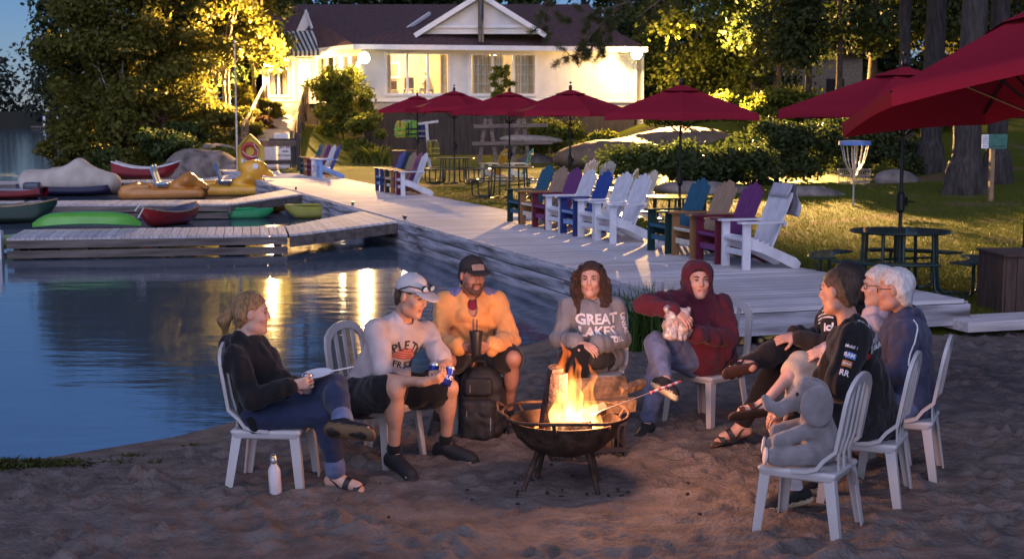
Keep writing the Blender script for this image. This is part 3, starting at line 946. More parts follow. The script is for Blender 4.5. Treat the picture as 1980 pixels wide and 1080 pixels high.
FLOOD_M = flood(aty(704, 112, 63.2), ((4, 17, 22, 16000), (-16, 18, 22, 12000), (13, 9, 24, 12000), (-50, 2, 56, 110000)), 600, 'bright flood light at the corner between the bay and the front wall')
FLOOD_L = flood(aty(521, 126, 68.3), ((-28, 6, 56, 250000), (6, 20, 34, 26000)), 3000, 'bright flood light left of the lodge entrance')
def room_light(loc, w, rad=.25, col=(1, .72, .34)):
    ld = bpy.data.lights.new('ceiling_lamp_light', 'POINT'); ld.energy = w; ld.color = col; ld.shadow_soft_size = rad
    o = empty('ceiling_lamp', loc); tag(o, None, 'lamp')
    lo = bpy.data.objects.new('lamp_light', ld); COL.objects.link(lo); lo.parent = o; lo.location = (0, 0, -.15)
    b = MB(); b.lathe([(.02, 0), (.16, -.03), (.18, -.08)], 12); b.build('shade', M_trim, o)
    return o
tag(room_light((-5.0, 67.6, 5.3), 800), 'ceiling lamp inside the left triple window of the lodge')
tag(room_light((-.9, 68.6, 5.3), 260), 'dim ceiling lamp behind the curtained right triple window')
tag(room_light((-8.2, 69.4, 5.3), 450), 'ceiling lamp inside the bay windows beside the entrance')

# ---- furniture seen through the left window
def inroom(s, depth, z=HZ0): return P1 + WD * s + Vector((-.2 * depth, depth, z))
def dining_chair(name, loc, rz, label, m):
    o = empty(name, loc, rz); tag(o, label, 'chair', 'chairs in the lit lodge room')
    b = MB(); b.box((0, 0, .46), (.44, .44, .06)); b.build('seat', m, o)
    b = MB(); b.box((-.2, 0, .78), (.05, .44, .52)); b.build('backrest', m, o)
    for x in (-.19, .19):
        for y in (-.19, .19):
            l = MB(); l.box((x, y, .215), (.04, .04, .43)); l.build('leg', m, o)
    return o
p = inroom(1.05, 1.3)
so = empty('sofa', p, .2, 'dark brown sofa inside the left triple window', 'sofa')
for nm, c, dd, mm in (('backrest', (0, .3, .62), (1.3, .25, .55), M_infurn), ('seat_cushion', (0, -.1, .38), (1.3, .6, .18), mat('cream_cushion', (.7, .6, .4), .9)), ('base', (0, 0, .15), (1.3, .8, .28), M_infurn)):
    b = MB(); b.box(c, dd); b.build(nm, mm, so, bev=.03)
dining_chair('dining_chair', inroom(2.2, 1.2), .2 + PI / 2, 'dark wooden chair behind the middle pane of the left triple window', M_infurn)
dining_chair('dining_chair', inroom(3.2, 1.6), .2, 'dark chair carrying the pale figure in the lit window', M_infurn)

# ---- walkway up to the entrance with rustic rails
wk = empty('entrance_walkway', (-9.9, 52, .4)); tag(wk, 'sloping pale wooden walkway climbing to the lodge entrance', 'walkway')
wa, wb_ = Vector((-8.95, 51.0, .42)), Vector((-10.6, 67.6, 2.95))
WKO = Vector(wk.location)
sd = Vector((.995, .1, 0))
nk = 100
M_walk = mat('pale_walkway_boards', (.42, .36, .28), .85, var=.2, scale=3, bump=.4, rand=.15)
wd_ = (wb_ - wa).normalized(); sl = math.asin(wd_.z)
pmw = plank_mesh('plank', 1.75, .155, .04, M_walk)
for i in range(nk):
    p = wa.lerp(wb_, (i + .5) / nk) - WKO
    link('plank', pmw, wk, p, (sl, 0, .1))
def rail(off, label, t0=.2, t1=1.0):
    o = empty('rustic_railing', wa.lerp(wb_, t0) + sd * off); tag(o, label, 'railing', 'rustic log railings of the walkway')
    O = Vector(o.location); posts = np.linspace(t0, t1, 7); last = None
    for k, t in enumerate(posts):
        p = wa.lerp(wb_, t) + sd * off - O
        b = MB(); b.tube([p + Vector((0, 0, -.5)), p + Vector((0, 0, 1.05))], [.07, .06], 7); b.build('post', M_lograil, o, smooth=True)
        if last is not None:
            b = MB(); b.tube([last + Vector((0, 0, 1.0)), p + Vector((0, 0, 1.0))], [.06, .055], 7); b.build('top_rail', M_lograil, o, smooth=True)
            b = MB(); b.tube([last + Vector((0, 0, .2)), (last + p) / 2 + Vector((0, 0, .55)), p + Vector((0, 0, .95))], [.035, .04, .03], 6); b.build('brace', M_lograil, o, smooth=True)
            b = MB(); b.tube([last + Vector((0, 0, .9)), (last + p) / 2 + Vector((0, 0, .45)), p + Vector((0, 0, .2))], [.03, .04, .03], 6); b.build('brace', M_lograil, o, smooth=True)
        last = p
    return o
rail(-.95, 'rustic log railing on the lake side of the walkway'); rail(.95, 'rustic log railing on the lawn side of the walkway', .12)
b = MB()
for i in range(3): b.box((0, .3 * i, .08 + .12 * i), (2.0, .32, .1))
tag(b.build('entrance_steps', M_walk, None, loc=(-10.75, 67.9, 2.68)), 'short wooden steps at the lodge entrance door', 'steps')
# ---- notice fence with lifebuoy board and rental signs, at the far end of the boardwalk
M_notice = mat('white_notice', (.74, .74, .76), .6, var=.04)
M_ink = mat('black_ink', (.02, .02, .02), .7); M_redink = mat('red_ink', (.5, .04, .05), .7); M_greyink = mat('grey_ink', (.42, .42, .44), .7)
NF = at(485, 331, .4)
nfx = Vector((1, .04, 0)).normalized()
nf = empty('notice_fence', NF + Vector((0, .25, 0)), math.atan2(nfx.y, nfx.x)); tag(nf, 'dark post and rail fence carrying the white rental notices', 'fence')
for x, h_, w in ((-.42, 1.16, .24), (1.62, 1.30, .14)):
    b = MB(); b.box((x, 0, h_ / 2), (w, .14, h_)); b.build('post', M_darkwood, nf, bev=.01)
b = MB(); b.box((.55, .09, .95), (2.3, .06, .2)); b.build('rail', M_lograil, nf, bev=.01)
b = MB(); b.box((1.2, .1, 1.08), (1.2, .05, .08)); b.build('rail', M_darkwood, nf)
b = MB(); b.box((.5, .09, .3), (2.2, .06, .14)); b.build('rail', M_darkwood, nf)
for k in range(4):
    b = MB(); b.tube([(1.32 + .08 * k, .08, .1), (1.38 + .05 * k, .09, .5), (1.35 + .07 * k, .09, .9)], [.03, .04, .03], 6); b.build('branch_rail', M_darkwood, nf)
b = MB(); b.box((-.1, .02, 1.03), (.35, .3, .05)); b.build('shelf', M_lograil, nf)

def board(name, label, loc, w, h, m, arch=0, t=.03):
    o = empty(name, loc, math.atan2(nfx.y, nfx.x)); tag(o, label, 'sign')
    poly = [(-w / 2, 0), (w / 2, 0), (w / 2, h)]
    if arch:
        for k in range(1, 9):
            a = k / 9; poly.append((w / 2 - w * a, h + arch * math.sin(PI * a) ** 1.5))
    poly.append((-w / 2, h))
    b = MB(); b.prism(poly, -t / 2, t / 2); b.build('panel', m, o)
    return o
def txt(o, s, size, x, z, m, bold=.0, t=.03):
    return lettering('lettering', s, size, m, o, frame((x, -t / 2 - .004, z), (1, 0, 0), (0, 0, 1)), bold)
def inklines(o, x0, x1, z0, z1, nl, m, t=.03, seed=1):
    r = random.Random(seed); b = MB()
    for i in range(nl):
        z = z1 + (z0 - z1) * (i + .5) / nl; x = x0
        while x < x1 - .02:
            w = r.uniform(.02, .06); b.box((x + w / 2, -t / 2 - .004, z), (min(w, x1 - x), .003, (z1 - z0) / nl * .42)); x += w + .012
    r_ = b.build('fine_print', m, o); r_['kind'] = 'stuff'; return r_
# lifebuoy board: yellow house shape
lb = empty('lifebuoy_board', NF + nfx * .0 + Vector((.02, -.02, 0)), math.atan2(nfx.y, nfx.x)); tag(lb, 'yellow house-shaped board holding the red lifebuoy', 'rescue board')
MY = mat('safety_yellow', (.62, .42, .03), .5, var=.06)
b = MB(); b.prism([(-.44, 0), (.44, 0), (.44, .82), (0, 1.26), (-.44, .82)], -.02, .02); b.build('backboard', MY, lb, bev=.004)
for s in (-1, 1):
    b = MB(); b.bar((s * .47, -.06, .80), (0, -.06, 1.28), .14, .03); b.build('roof_board', MY, lb)
    b = MB(); b.box((s * .45, -.06, .41), (.03, .14, .82)); b.build('side_board', MY, lb)
b = MB(); b.box((0, -.03, .22), (.66, .02, .44)); pn = b.build('notice_panel', M_notice, lb)
inklines(lb, -.27, .27, .31, .42, 2, M_redink, t=.085, seed=3)
inklines(lb, -.27, .27, .05, .27, 7, M_greyink, t=.085)
lr = empty('lifebuoy', NF + Vector((.0, -.12, .70)), math.atan2(nfx.y, nfx.x)); tag(lr, 'red ring lifebuoy with rope hung on the yellow board', 'lifebuoy')
def torus(mb, R0, r0, seg=28, sec=10, c=(0, 0, 0), a0=0, a1=2 * PI):
    rings = []
    for i in range(seg + (0 if a1 - a0 > 6.28 else 1)):
        a = a0 + (a1 - a0) * i / seg
        rings.append([(c[0] + (R0 + r0 * math.cos(2 * PI * j / sec)) * math.cos(a), c[1] + r0 * math.sin(2 * PI * j / sec), c[2] + (R0 + r0 * math.cos(2 * PI * j / sec)) * math.sin(a)) for j in range(sec)])
    if a1 - a0 > 6.28: rings.append(rings[0])
    mb.loft(rings, cap=False)
b = MB(); torus(b, .235, .075); b.build('ring', mat('lifebuoy_red', (.42, .04, .035), .5), lr, smooth=True)
b = MB(); b.tube([(.15, -.09, .25), (.22, -.1, .1), (.3, -.09, .02), (.28, -.1, -.15), (.12, -.1, -.2), (-.1, -.1, -.14), (-.25, -.1, 0)], .012, 6); b.build('rope', M_notice, lr)
for px_, ww, hh, zz, lab in ((521.5, .50, .82, .0, 'white arched notice of fine print beside the lifebuoy board'), (553, .52, .86, .02, 'white arched board lettered jet ski and motorboat rentals')):
    q = at(px_, 327, .4); o = board('notice_board', lab, q + Vector((0, -.06, .06)), ww, hh, M_notice, .09)
    if px_ < 530:
        inklines(o, -.16, .16, .71, .77, 1, M_ink, seed=9); inklines(o, -.19, .19, .08, .68, 16, M_greyink, seed=4)
    else:
        txt(o, 'JET SKI', .135, 0, .74, M_ink, .004); txt(o, 'AND', .10, 0, .58, M_ink, .004); txt(o, 'MOTORBOAT', .086, 0, .43, M_ink, .002); txt(o, 'RENTALS', .122, 0, .25, M_ink, .004)
        b = MB(); b.box((0, -.019, .10), (.4, .003, .012)); b.build('underline', M_ink, o)
q = at(545, 327, .4)
o = board('notice_board', 'small white notice panel fixed above the rental board', q + Vector((0, -.02, 1.0)), .50, .28, M_notice); inklines(o, -.2, .2, .05, .24, 6, M_greyink, seed=6)
o = board('notice_board', 'smallest white notice just under the upper panel', q + Vector((-.14, -.05, .86)), .32, .14, M_notice); inklines(o, -.13, .13, .02, .12, 3, M_greyink, seed=8)
b = MB(); b.lathe([(.035, 0), (.03, 2.2), (.022, 4.6), (.03, 4.62), (.03, 4.66), (.002, 4.7)], 10)
fp = at(458, 331, .4); tag(b.build('flag_pole', mat('pale_pole', (.6, .6, .58), .4), None, loc=(fp.x, fp.y + .1, .2), smooth=True), 'thin pale pole standing beside the lifebuoy board', 'pole')
# ================================================================== furniture
# ---- white stacking chairs (chair faces local +X)
M_plastic = mat('white_plastic', (.48, .465, .47), .38, var=.05, scale=3, col2=(.38, .36, .34), spec=.5)
def plastic_chair_meshes():
    ms = {}
    W, Dp, H = .21, .21, .44
    b = SDF(.009)
    b.box((0, 0, H - .012), (.42, .41, .03), rr=.014, k=0)
    b.box((0, 0, H - .03), (.40, .40, .05), rr=.02, k=.01)
    b.ell((.02, 0, H + .055), (.22, .19, .06), op='s', k=0)
    b.box((0, 0, H - .06), (.36, .35, .07), rr=.02, op='s', k=0)
    ms['seat'] = b.mesh('seat', M_plastic)
    for nm, sx, sy in (('fl', 1, 1), ('fr', 1, -1), ('rl', -1, 1), ('rr', -1, -1)):
        l = MB()
        x0, y0 = sx * .185, sy * .18; x1, y1 = sx * (.225 if sx > 0 else .25), sy * .215
        rings = []
        for t, w, dpt in ((0, .062, .055), (.12, .056, .05), (.5, .05, .044), (1, .042, .036)):
            z = (H - .01) * (1 - t) - .03 * t
            cx, cy = x0 + (x1 - x0) * t, y0 + (y1 - y0) * t
            a, c = -sx, -sy   # L section opens inwards
            th = .010
            P = [(0, 0), (a * w, 0), (a * w, c * th), (a * th, c * th), (a * th, c * dpt), (0, c * dpt)]
            rings.append([(cx + p[0] + sx * .012, cy + p[1] + sy * .012, z) for p in P])
        l.loft(rings)
        ms['leg' + nm] = l.mesh('leg', M_plastic)
    # back: arch of flat band, sides sweep forward into the seat edge
    def band(pts, w, t, nrm):
        rings = []
        pts = [Vector(p) for p in pts]
        for i, p in enumerate(pts):
            d = (pts[min(i + 1, len(pts) - 1)] - pts[max(i - 1, 0)]).normalized()
            nn = Vector(nrm) if not callable(nrm) else nrm(p)
            s = d.cross(nn).normalized(); nn = s.cross(d).normalized()
            ww = w[i] if isinstance(w, (list, tuple)) else w
            rings.append([p + s * ww / 2 + nn * t / 2, p - s * ww / 2 + nn * t / 2, p - s * ww / 2 - nn * t / 2, p + s * ww / 2 - nn * t / 2])
        b = MB(); b.loft(rings); return b
    def back_pt(h):                      # lean of the backrest
        u = (h - H) / .49
        return -.155 - .035 * min(1, u * 4) - .085 * u
    side = []
    half = [(.02, .200, H - .004), (-.06, .203, H + .004), (-.115, .204, H + .022), (-.15, .204, H + .07)]
    up = [(back_pt(H + h), .203 - .012 * (h / .36), H + h) for h in (.12, .2, .28, .36)]
    cy = .191
    arch = []
    for k in range(1, 8):
        a = PI * k / 8
        arch.append((back_pt(H + .37 + .11 * math.sin(a)), cy * math.cos(a), H + .37 + .115 * math.sin(a)))
    pts = half + up + arch + [(p[0], -p[1], p[2]) for p in reversed(half + up)]
    n0 = len(half); ws = [.03, .034, .042, .05] + [.046] * 4 + [.05] * 7 + [.046] * 4 + [.05, .042, .034, .03]
    def nr(p):
        y = Vector((0, p.y, 0)); return Vector((.95, 0, .25)) if p.z > H + .1 else Vector((.5, 0, 1)).lerp(Vector((.95, 0, .25)), max(0, (p.z - H) / .1))
    ms['back_frame'] = band(pts, ws, .02, nr).mesh('back_frame', M_plastic, smooth=35)
    for nm, y in (('s1', -.09), ('s0', 0.0), ('s2', .09)):
        top = H + .37 + .115 * math.sqrt(max(0, 1 - (y / cy) ** 2)) - .012
        sp_ = [(-.165 - .03, y * 1.05, H - .005)] + [(back_pt(h), y, h) for h in np.linspace(H + .08, top, 5)]
        ms['slat' + nm] = band(sp_, .028, .012, (.95, 0, .25)).mesh('slat', M_plastic, smooth=35)
    return ms
CHAIR_M = plastic_chair_meshes()
def plastic_chair(x, y, rz, label, z=None):
    o = empty('stacking_chair', (x, y, sand_z(x, y) if z is None else z), rz)
    tag(o, label, 'chair', 'white plastic chairs round the fire')
    for k, me in CHAIR_M.items():
        nm = {'s': 'seat', 'l': 'leg', 'b': 'back_frame'}[k[0]]
        if k.startswith('slat'): nm = 'slat'
        link(nm, me, o)
    return o

# ---- slatted garden chairs on the boardwalk (chair faces local +X)
def gcol(name, c): return mat('paint_' + name, c, .5, var=.08, scale=6, bump=.15, bscale=25, spec=.35)
GC = dict(white=gcol('white', (.68, .68, .72)), teal=gcol('teal', (.03, .11, .17)), green=gcol('green', (.012, .04, .035)), tan=gcol('tan', (.36, .24, .15)), brown=gcol('oak', (.30, .15, .06)),
          purple=gcol('purple', (.17, .04, .16)), maroon=gcol('maroon', (.13, .014, .03)), blue=gcol('blue', (.03, .07, .30)), navy=gcol('navy', (.02, .04, .16)),
          yellow=gcol('yellow', (.60, .36, .05)), aqua=gcol('aqua', (.04, .36, .40)), cream=gcol('cream', (.66, .60, .46)), lightblue=gcol('lightblue', (.22, .36, .62)))
_gm = {}
GLEAN = Vector((-.37, 0, .93)).normalized(); GFOOT = Vector((.03, 0, .23))
def garden_meshes():
    ms = []
    # back: fan of planks leaning back, foot of the back on the stringers
    lean = GLEAN; foot = GFOOT
    np_ = 5; pw = .098
    for i in range(np_):
        y = (i - 2) * .106; sp_ = (i - 2) * .008
        L = (.74, .80, .83, .80, .74)[i]
        b = MB()
        base, top = foot + Vector((0, y, 0)), foot + lean * L + Vector((0, y + sp_ * 2, 0))
        nrm = Vector((lean.z, 0, -lean.x))
        poly = [(-pw / 2, 0), (pw / 2, 0), (pw / 2 + .004, L - .05), (pw * .3, L), (-pw * .3, L), (-pw / 2 - .004, L - .05)]
        f = [base + Vector((0, p[0] + sp_ * 2 * p[1], 0)) + lean * p[1] for p in poly]
        g = [p - nrm * .022 for p in f]
        n = len(f)
        b.add(f + g, [tuple(range(n)), tuple(reversed(range(n, 2 * n)))] + [(k, k + n, (k + 1) % n + n, (k + 1) % n) for k in range(n)])
        ms.append(('back_slat', 'b', b))
    sl = [(.36, .385), (.29, .38), (.22, .36), (.15, .335), (.08, .31), (.01, .285)]
    for i, (x, z) in enumerate(sl[:-1]):
        b = MB(); x2, z2 = sl[i + 1]; b.bar((x, -.27, (z + z2) / 2 + .0), (x, .27, (z + z2) / 2), .066, .022, upv=(.28, 0, 1)); ms.append(('seat_slat', 's', b))
    b = MB(); b.tube([(.375, -.27, .36), (.375, .27, .36)], .028, 8); ms.append(('seat_nose', 'n', b))
    b = MB(); b.box((.365, 0, .20), (.025, .50, .07)); ms.append(('front_stretcher', 'n', b))
    for s in (-1, 1):
        b = MB(); b.box((.36, s * .285, .275), (.10, .035, .55)); ms.append(('front_leg', 'f', b))
        poly = [(.36, .26), (.36, .37), (.26, .37), (-.05, .24), (-.32, .125), (-.385, .06), (-.36, .0), (-.28, .0), (-.05, .11), (.15, .2)]
        b = MB(); b.prism(poly, s * .255 - .0135, s * .255 + .0135); ms.append(('side_stringer', 'f', b))
        poly = [(.45, s * .21), (.45, s * .33), (.41, s * .36), (.2, s * .355), (-.16, s * .31), (-.18, s * .26), (.2, s * .24)]
        b = MB(); b.prism(poly, .553, .577, 'z'); ms.append(('armrest', 'a', b))
    b = MB(); b.bar((-.145, -.30, .535), (-.145, .30, .535), .04, .03); ms.append(('back_rail', 'f', b))
    b = MB(); q = foot + lean * .66 + Vector((-.05, 0, -.01)); b.bar(q + Vector((0, -.2, 0)), q + Vector((0, .2, 0)), .02, .05, upv=lean); ms.append(('back_rail', 'f', b))
    return ms
_GARDEN = garden_meshes()
def garden_chair(loc, rz, label, frame_c, back_c=None, nose_c=None, arm_c=None, group='painted garden chairs along the boardwalk'):
    o = empty('garden_chair', loc, rz); tag(o, label, 'garden chair', group)
    back_c = back_c or frame_c; arm_c = arm_c or frame_c; nose_c = nose_c or frame_c
    for i, (nm, k, b) in enumerate(_GARDEN):
        c = {'b': back_c, 's': frame_c, 'n': nose_c, 'f': frame_c, 'a': arm_c}[k]
        key = (i, c)
        if key not in _gm: _gm[key] = b.mesh(nm, GC[c])
        link(nm, _gm[key], o)
    return o
FACE_LAKE = math.atan2(-DU.y, -DU.x)
def row(v0, dv, u, cols, where, skew=0):
    out = []
    for i, (fc, bc, nc, txt_) in enumerate(cols):
        p = dk(u, v0 + dv * i) + Vector((rnd.uniform(-.02, .02), 0, .001))
        out.append(garden_chair(p, FACE_LAKE + skew + rnd.uniform(-.03, .03), txt_ + ' ' + where, fc, bc, nc))
    return out
DG = ('green', 'teal', 'teal'); TN = ('brown', 'tan', 'cream'); PU = ('maroon', 'purple', 'purple'); WH = ('white', 'white', 'white'); BL = ('navy', 'blue', 'lightblue')
rowD = row(3.46, .72, 2.25, [WH + ('white garden chair with a pale cloth over its back,',), PU + ('maroon framed garden chair with purple back slats',), TN + ('tan wooden garden chair',), DG + ('dark green garden chair with teal back slats',)], 'in the row nearest the beach')
rowC = row(7.36, .69, 2.12, [WH + ('nearest white garden chair',), WH + ('second white garden chair',), BL + ('blue garden chair',), WH + ('third white garden chair, beside the purple one,',), PU + ('maroon framed purple-backed garden chair',), TN + ('tan garden chair',), DG + ('teal-backed dark green garden chair',)], 'in the row of seven')
rowB = row(20.8, .52, 2.36, [WH + ('white garden chair',), PU + ('purple-backed garden chair',), TN + ('tan garden chair',), ('green', 'green', 'teal', 'dark green garden chair'), BL + ('blue garden chair',)], 'in the third row from the beach')
rowA = row(31.3, .72, 2.4, [('lightblue', 'blue', 'lightblue', 'pale blue framed garden chair'), WH + ('white garden chair',), PU + ('purple-backed garden chair',), TN + ('tan garden chair',), DG + ('dark green garden chair',)], 'in the farthest row before the walkway')
# cloth over the back of the nearest white chair
c = rowD[0]; Mx = Matrix.Translation(c.location) @ Matrix.Rotation(c.rotation_euler.z, 4, 'Z')
vs, fs = [], []
nu, nv = 12, 16
lean = GLEAN; ftop = GFOOT + lean * .85
for j in range(nv + 1):
    t = j / nv
    for i in range(nu + 1):
        y = -.25 + .5 * i / nu
        if t < .2:
            p = ftop - lean * (.2 - t) * .9 + Vector((.03, 0, .012))
        else:
            e = (t - .2) / .8
            p = ftop + Vector((-.03 - .05 * math.sin(e * 2.2), 0, .012 - e * .40 - .06 * abs(y)))
        p = p + Vector((.015 * math.sin(i * 1.9 + j * .5) * (t > .2), y + .02 * math.sin(j * .7), 0))
        vs.append(Mx @ p)
for j in range(nv):
    for i in range(nu):
        q = j * (nu + 1) + i; fs.append((q, q + 1, q + nu + 2, q + nu + 1))
mb = MB(); mb.add(vs, fs); cl = mb.build('draped_cloth', mat('pale_cloth', (.5, .48, .55), .9, var=.1), smooth=70)
md = cl.modifiers.new('thick', 'SOLIDIFY'); md.thickness = .008
tag(cl, 'pale lilac cloth hung over the back of the nearest white garden chair', 'cloth')
# chairs standing on the lawn
for px_, py_, Y, rz, fc, bc, lab in ((962, 336, 42.5, 2.75, 'cream', 'yellow', 'cream framed garden chair with yellow back on the lawn'), (1012, 340, 42.0, 2.95, 'cream', 'aqua', 'cream framed garden chair with turquoise back on the lawn'),
                                   (1128, 352, 33.5, 2.55, 'white', 'white', 'white garden chair on the lawn behind the tan one, leftmost of four'), (1160, 356, 32.5, 2.5, 'white', 'white', 'white garden chair on the lawn, second of four from the left'),
                                   (1205, 372, 28.5, 2.9, 'cream', 'cream', 'cream garden chair on the lawn, third of four from the left'), (1240, 374, 28.0, 3.4, 'white', 'cream', 'cream-backed garden chair on the lawn, rightmost of four')):
    x = (px_ - 990) / FPX * Y
    garden_chair((x, Y, gz(x, Y)), rz, lab, fc, bc, group='garden chairs on the lawn')

# ---- round steel picnic tables with curved benches
M_green = mat('green_steel', (.012, .035, .03), .35, var=.1, scale=15, coat=.3)
def table_meshes():
    ms = []
    b = MB(); b.lathe([(.02, .735), (.56, .735), (.585, .742), (.592, .752), (.585, .762), (.02, .762)], 40); ms.append(('table_top', b, 40))
    for k in range(4):
        a0, a1 = PI / 2 * k + .17, PI / 2 * (k + 1) - .17
        b = MB(); rings = []
        for i in range(13):
            a = a0 + (a1 - a0) * i / 12; c, s = math.cos(a), math.sin(a)
            rings.append([(r * c, r * s, z) for r, z in ((.80, .43), (1.06, .43), (1.075, .44), (1.06, .457), (.80, .457), (.785, .44))])
        b.loft(rings); ms.append(('bench', b, 40))
    for k in range(4):
        a = PI / 2 * k + PI / 4; c, s = math.cos(a), math.sin(a)
        for da in (-.28, .28):
            c2, s2 = math.cos(a + da), math.sin(a + da)
            b = MB(); b.tube([(.42 * c2, .42 * s2, .735), (.44 * c2, .44 * s2, .3), (.46 * c2, .46 * s2, .08), (.52 * c2, .52 * s2, .025), (.85 * c2, .85 * s2, .025), (.91 * c2, .91 * s2, .07), (.92 * c2, .92 * s2, .25), (.92 * c2, .92 * s2, .43)], .021, 7)
            ms.append(('leg', b, 60))
    b = MB(); b.tube([(0, 0, .73), (0, 0, .05)], .03, 8); b.lathe([(.12, 0), (.12, .03), (.05, .05)], 12); b.tube([(-.45, 0, .42), (.45, 0, .42)], .015, 6); ms.append(('center_post', b, 40))
    return [(n, b.mesh(n, M_green, smooth=a)) for n, b, a in ms]
TBL = table_meshes()
def picnic_table(x, y, rz, label):
    o = empty('picnic_table', (x, y, gz(x, y)), rz); tag(o, label, 'table', 'round green picnic tables on the lawn')
    for nm, me in TBL: link(nm, me, o)
    return o

# ---- maroon market umbrellas
def cloth_mat(name, c):
    m = leafmat(name, c, .10, .03, .95, .03); return m
M_canopy = cloth_mat('maroon_canvas', (.27, .018, .036))
M_uframe = mat('bronze_frame', (.018, .015, .014), .4, .3)
def umbrella_meshes(nsd=6, rad=1.36):
    ms = []; zt, ze = 2.47, 2.02
    def rim(k): a = 2 * PI * k / nsd + PI / nsd; return Vector((rad * math.cos(a), rad * math.sin(a), ze))
    for k in range(nsd):
        A, B = rim(k), rim(k + 1)
        nv_, nu_ = 8, 8; vs, fs = [], []
        for j in range(nv_ + 1):
            t = .12 + .88 * j / nv_
            for i in range(nu_ + 1):
                s = i / nu_; p = A.lerp(B, s) * t
                z = zt + (ze - zt) * t ** 1.08 - .07 * (1 - (2 * s - 1) ** 2) * t * (1.15 - t) * 2.0
                z += .02 * (1 - (2 * s - 1) ** 2) * t
                vs.append((p.x, p.y, z))
        for i in range(nu_ + 1):
            s = i / nu_; p = A.lerp(B, s) * 1.0
            vs.append((p.x * 1.004, p.y * 1.004, ze - .10 + .02 * (1 - (2 * s - 1) ** 2)))
        nv2 = nv_ + 1
        for j in range(nv2):
            for i in range(nu_):
                q = j * (nu_ + 1) + i; fs.append((q, q + 1, q + nu_ + 2, q + nu_ + 1))
        b = MB(); b.add(vs, fs); ms.append(('canopy_panel', b.mesh('canopy_panel', M_canopy, smooth=75)))
    # raised vent cap
    b = MB(); vs = [(0, 0, zt + .02)] + [tuple(Vector((rim(k).x * .26, rim(k).y * .26, zt - .085))) for k in range(nsd)]
    b.add(vs, [(0, k + 1, (k + 1) % nsd + 1) for k in range(nsd)]); ms.append(('vent_cap', b.mesh('vent_cap', M_canopy)))
    for k in range(nsd):
        b = MB(); b.tube([(0, 0, zt - .03), rim(k) + Vector((0, 0, -.015))], [.012, .01], 6); ms.append(('rib', b.mesh('rib', M_uframe)))
        b = MB(); r = rim(k); b.tube([(0, 0, 1.72), (r.x * .5, r.y * .5, zt - .27)], .008, 5); ms.append(('strut', b.mesh('strut', M_uframe)))
    b = MB(); b.tube([(0, 0, .02), (0, 0, zt + .05)], .021, 10); ms.append(('pole', b.mesh('pole', M_uframe, smooth=60)))
    b = MB(); b.lathe([(.022, 0), (.035, .01), (.038, .05), (.028, .09), (.02, .1)], 10, c=(0, 0, zt + .01)); b.lathe([(.001, .13), (.025, .12), (.025, .1), (.015, .08)], 10, c=(0, 0, zt + .05)); ms.append(('finial', b.mesh('finial', M_uframe, smooth=60)))
    b = MB(); b.box((.04, 0, 1.02), (.07, .05, .1)); b.tube([(.07, 0, 1.02), (.07, -.1, 1.02), (.1, -.1, 1.02)], .008, 6); b.lathe([(.03, .9), (.045, .93), (.045, 1.1), (.03, 1.13)], 10); ms.append(('crank', b.mesh('crank', M_uframe)))
    return ms
UMB = umbrella_meshes()
def umbrella(x, y, z, rz, label, sc=1.0, tilt=None):
    o = empty('garden_umbrella', (x, y, z), rz); tag(o, label, 'umbrella', 'maroon umbrellas over the lawn tables')
    o.scale = (sc,) * 3
    if tilt: o.rotation_euler = tilt
    for nm, me in UMB: link(nm, me, o)
    return o
for i, (px_, Y, rz, sc, labt, labu) in enumerate(((1742, 16.85, .35, 1.0, 'nearest round green picnic table, right of the boardwalk end', 'maroon umbrella over the nearest round table, partly behind the big one at the edge'),
                                     (1314, 23.5, .8, 1.0, 'round green table behind the nearest row of garden chairs', 'maroon umbrella in front of the right-hand flood light'),
                                     (1102, 31.0, .1, 1.0, 'round green table behind the row of seven garden chairs', 'maroon umbrella before the bare white wall of the lodge'),
                                     (985, 35.0, .5, 1.0, 'round green table in front of the yellow and turquoise chairs', 'maroon umbrella in front of the curtained window'),
                                     (879, 42.0, .2, 1.05, 'far round green table left of the yellow chair', 'red-lit umbrella in front of the left triple window'),
                                     (808, 47.5, .9, 1.0, None, 'leftmost and farthest red-lit umbrella'))):
    x = (px_ - 990) / FPX * Y
    if labt: picnic_table(x, Y, rz, labt)
    umbrella(x, Y, gz(x, Y), rz + .15, labu, sc * (1.04 if Y > 20 else 1.08))
umbrella(4.2, 9.9, .24, .0, 'big maroon umbrella tilted over the right edge of the picture', 1.14, tilt=(R(-8.5), R(-9), 0))
# ---- disc golf basket
M_galv = mat('galvanised', (.5, .5, .5), .35, .8, var=.1)
bx = aty(1650, 390, 31.5); gx, gy = bx.x, 31.5
dg = empty('disc_golf_basket', (gx, gy, gz(gx, gy))); tag(dg, 'disc golf basket with blue rim and hanging chains on the lawn', 'disc golf basket')
b = MB(); b.tube([(0, 0, -.1), (0, 0, 1.42)], .024, 8); b.build('pole', M_galv, dg)
b = MB(); b.lathe([(.34, 1.35), (.35, 1.35), (.35, 1.44), (.34, 1.44), (.02, 1.46), (.02, 1.44), (.335, 1.42)], 24, cap=False); b.build('top_band', mat('blue_band', (.12, .25, .60), .5), dg, smooth=True)
for k in range(16):
    a = 2 * PI * k / 16; b = MB(); b.tube([(.31 * math.cos(a), .31 * math.sin(a), 1.36), (.22 * math.cos(a), .22 * math.sin(a), .98), (.07 * math.cos(a), .07 * math.sin(a), .70)], .007, 5); b.build('chain', M_galv, dg)
b = MB()
for z, r_ in ((.82, .36), (.68, .355), (.53, .34)):
    b.tube([(r_ * math.cos(2 * PI * k / 24), r_ * math.sin(2 * PI * k / 24), z) for k in range(25)], .009, 5)
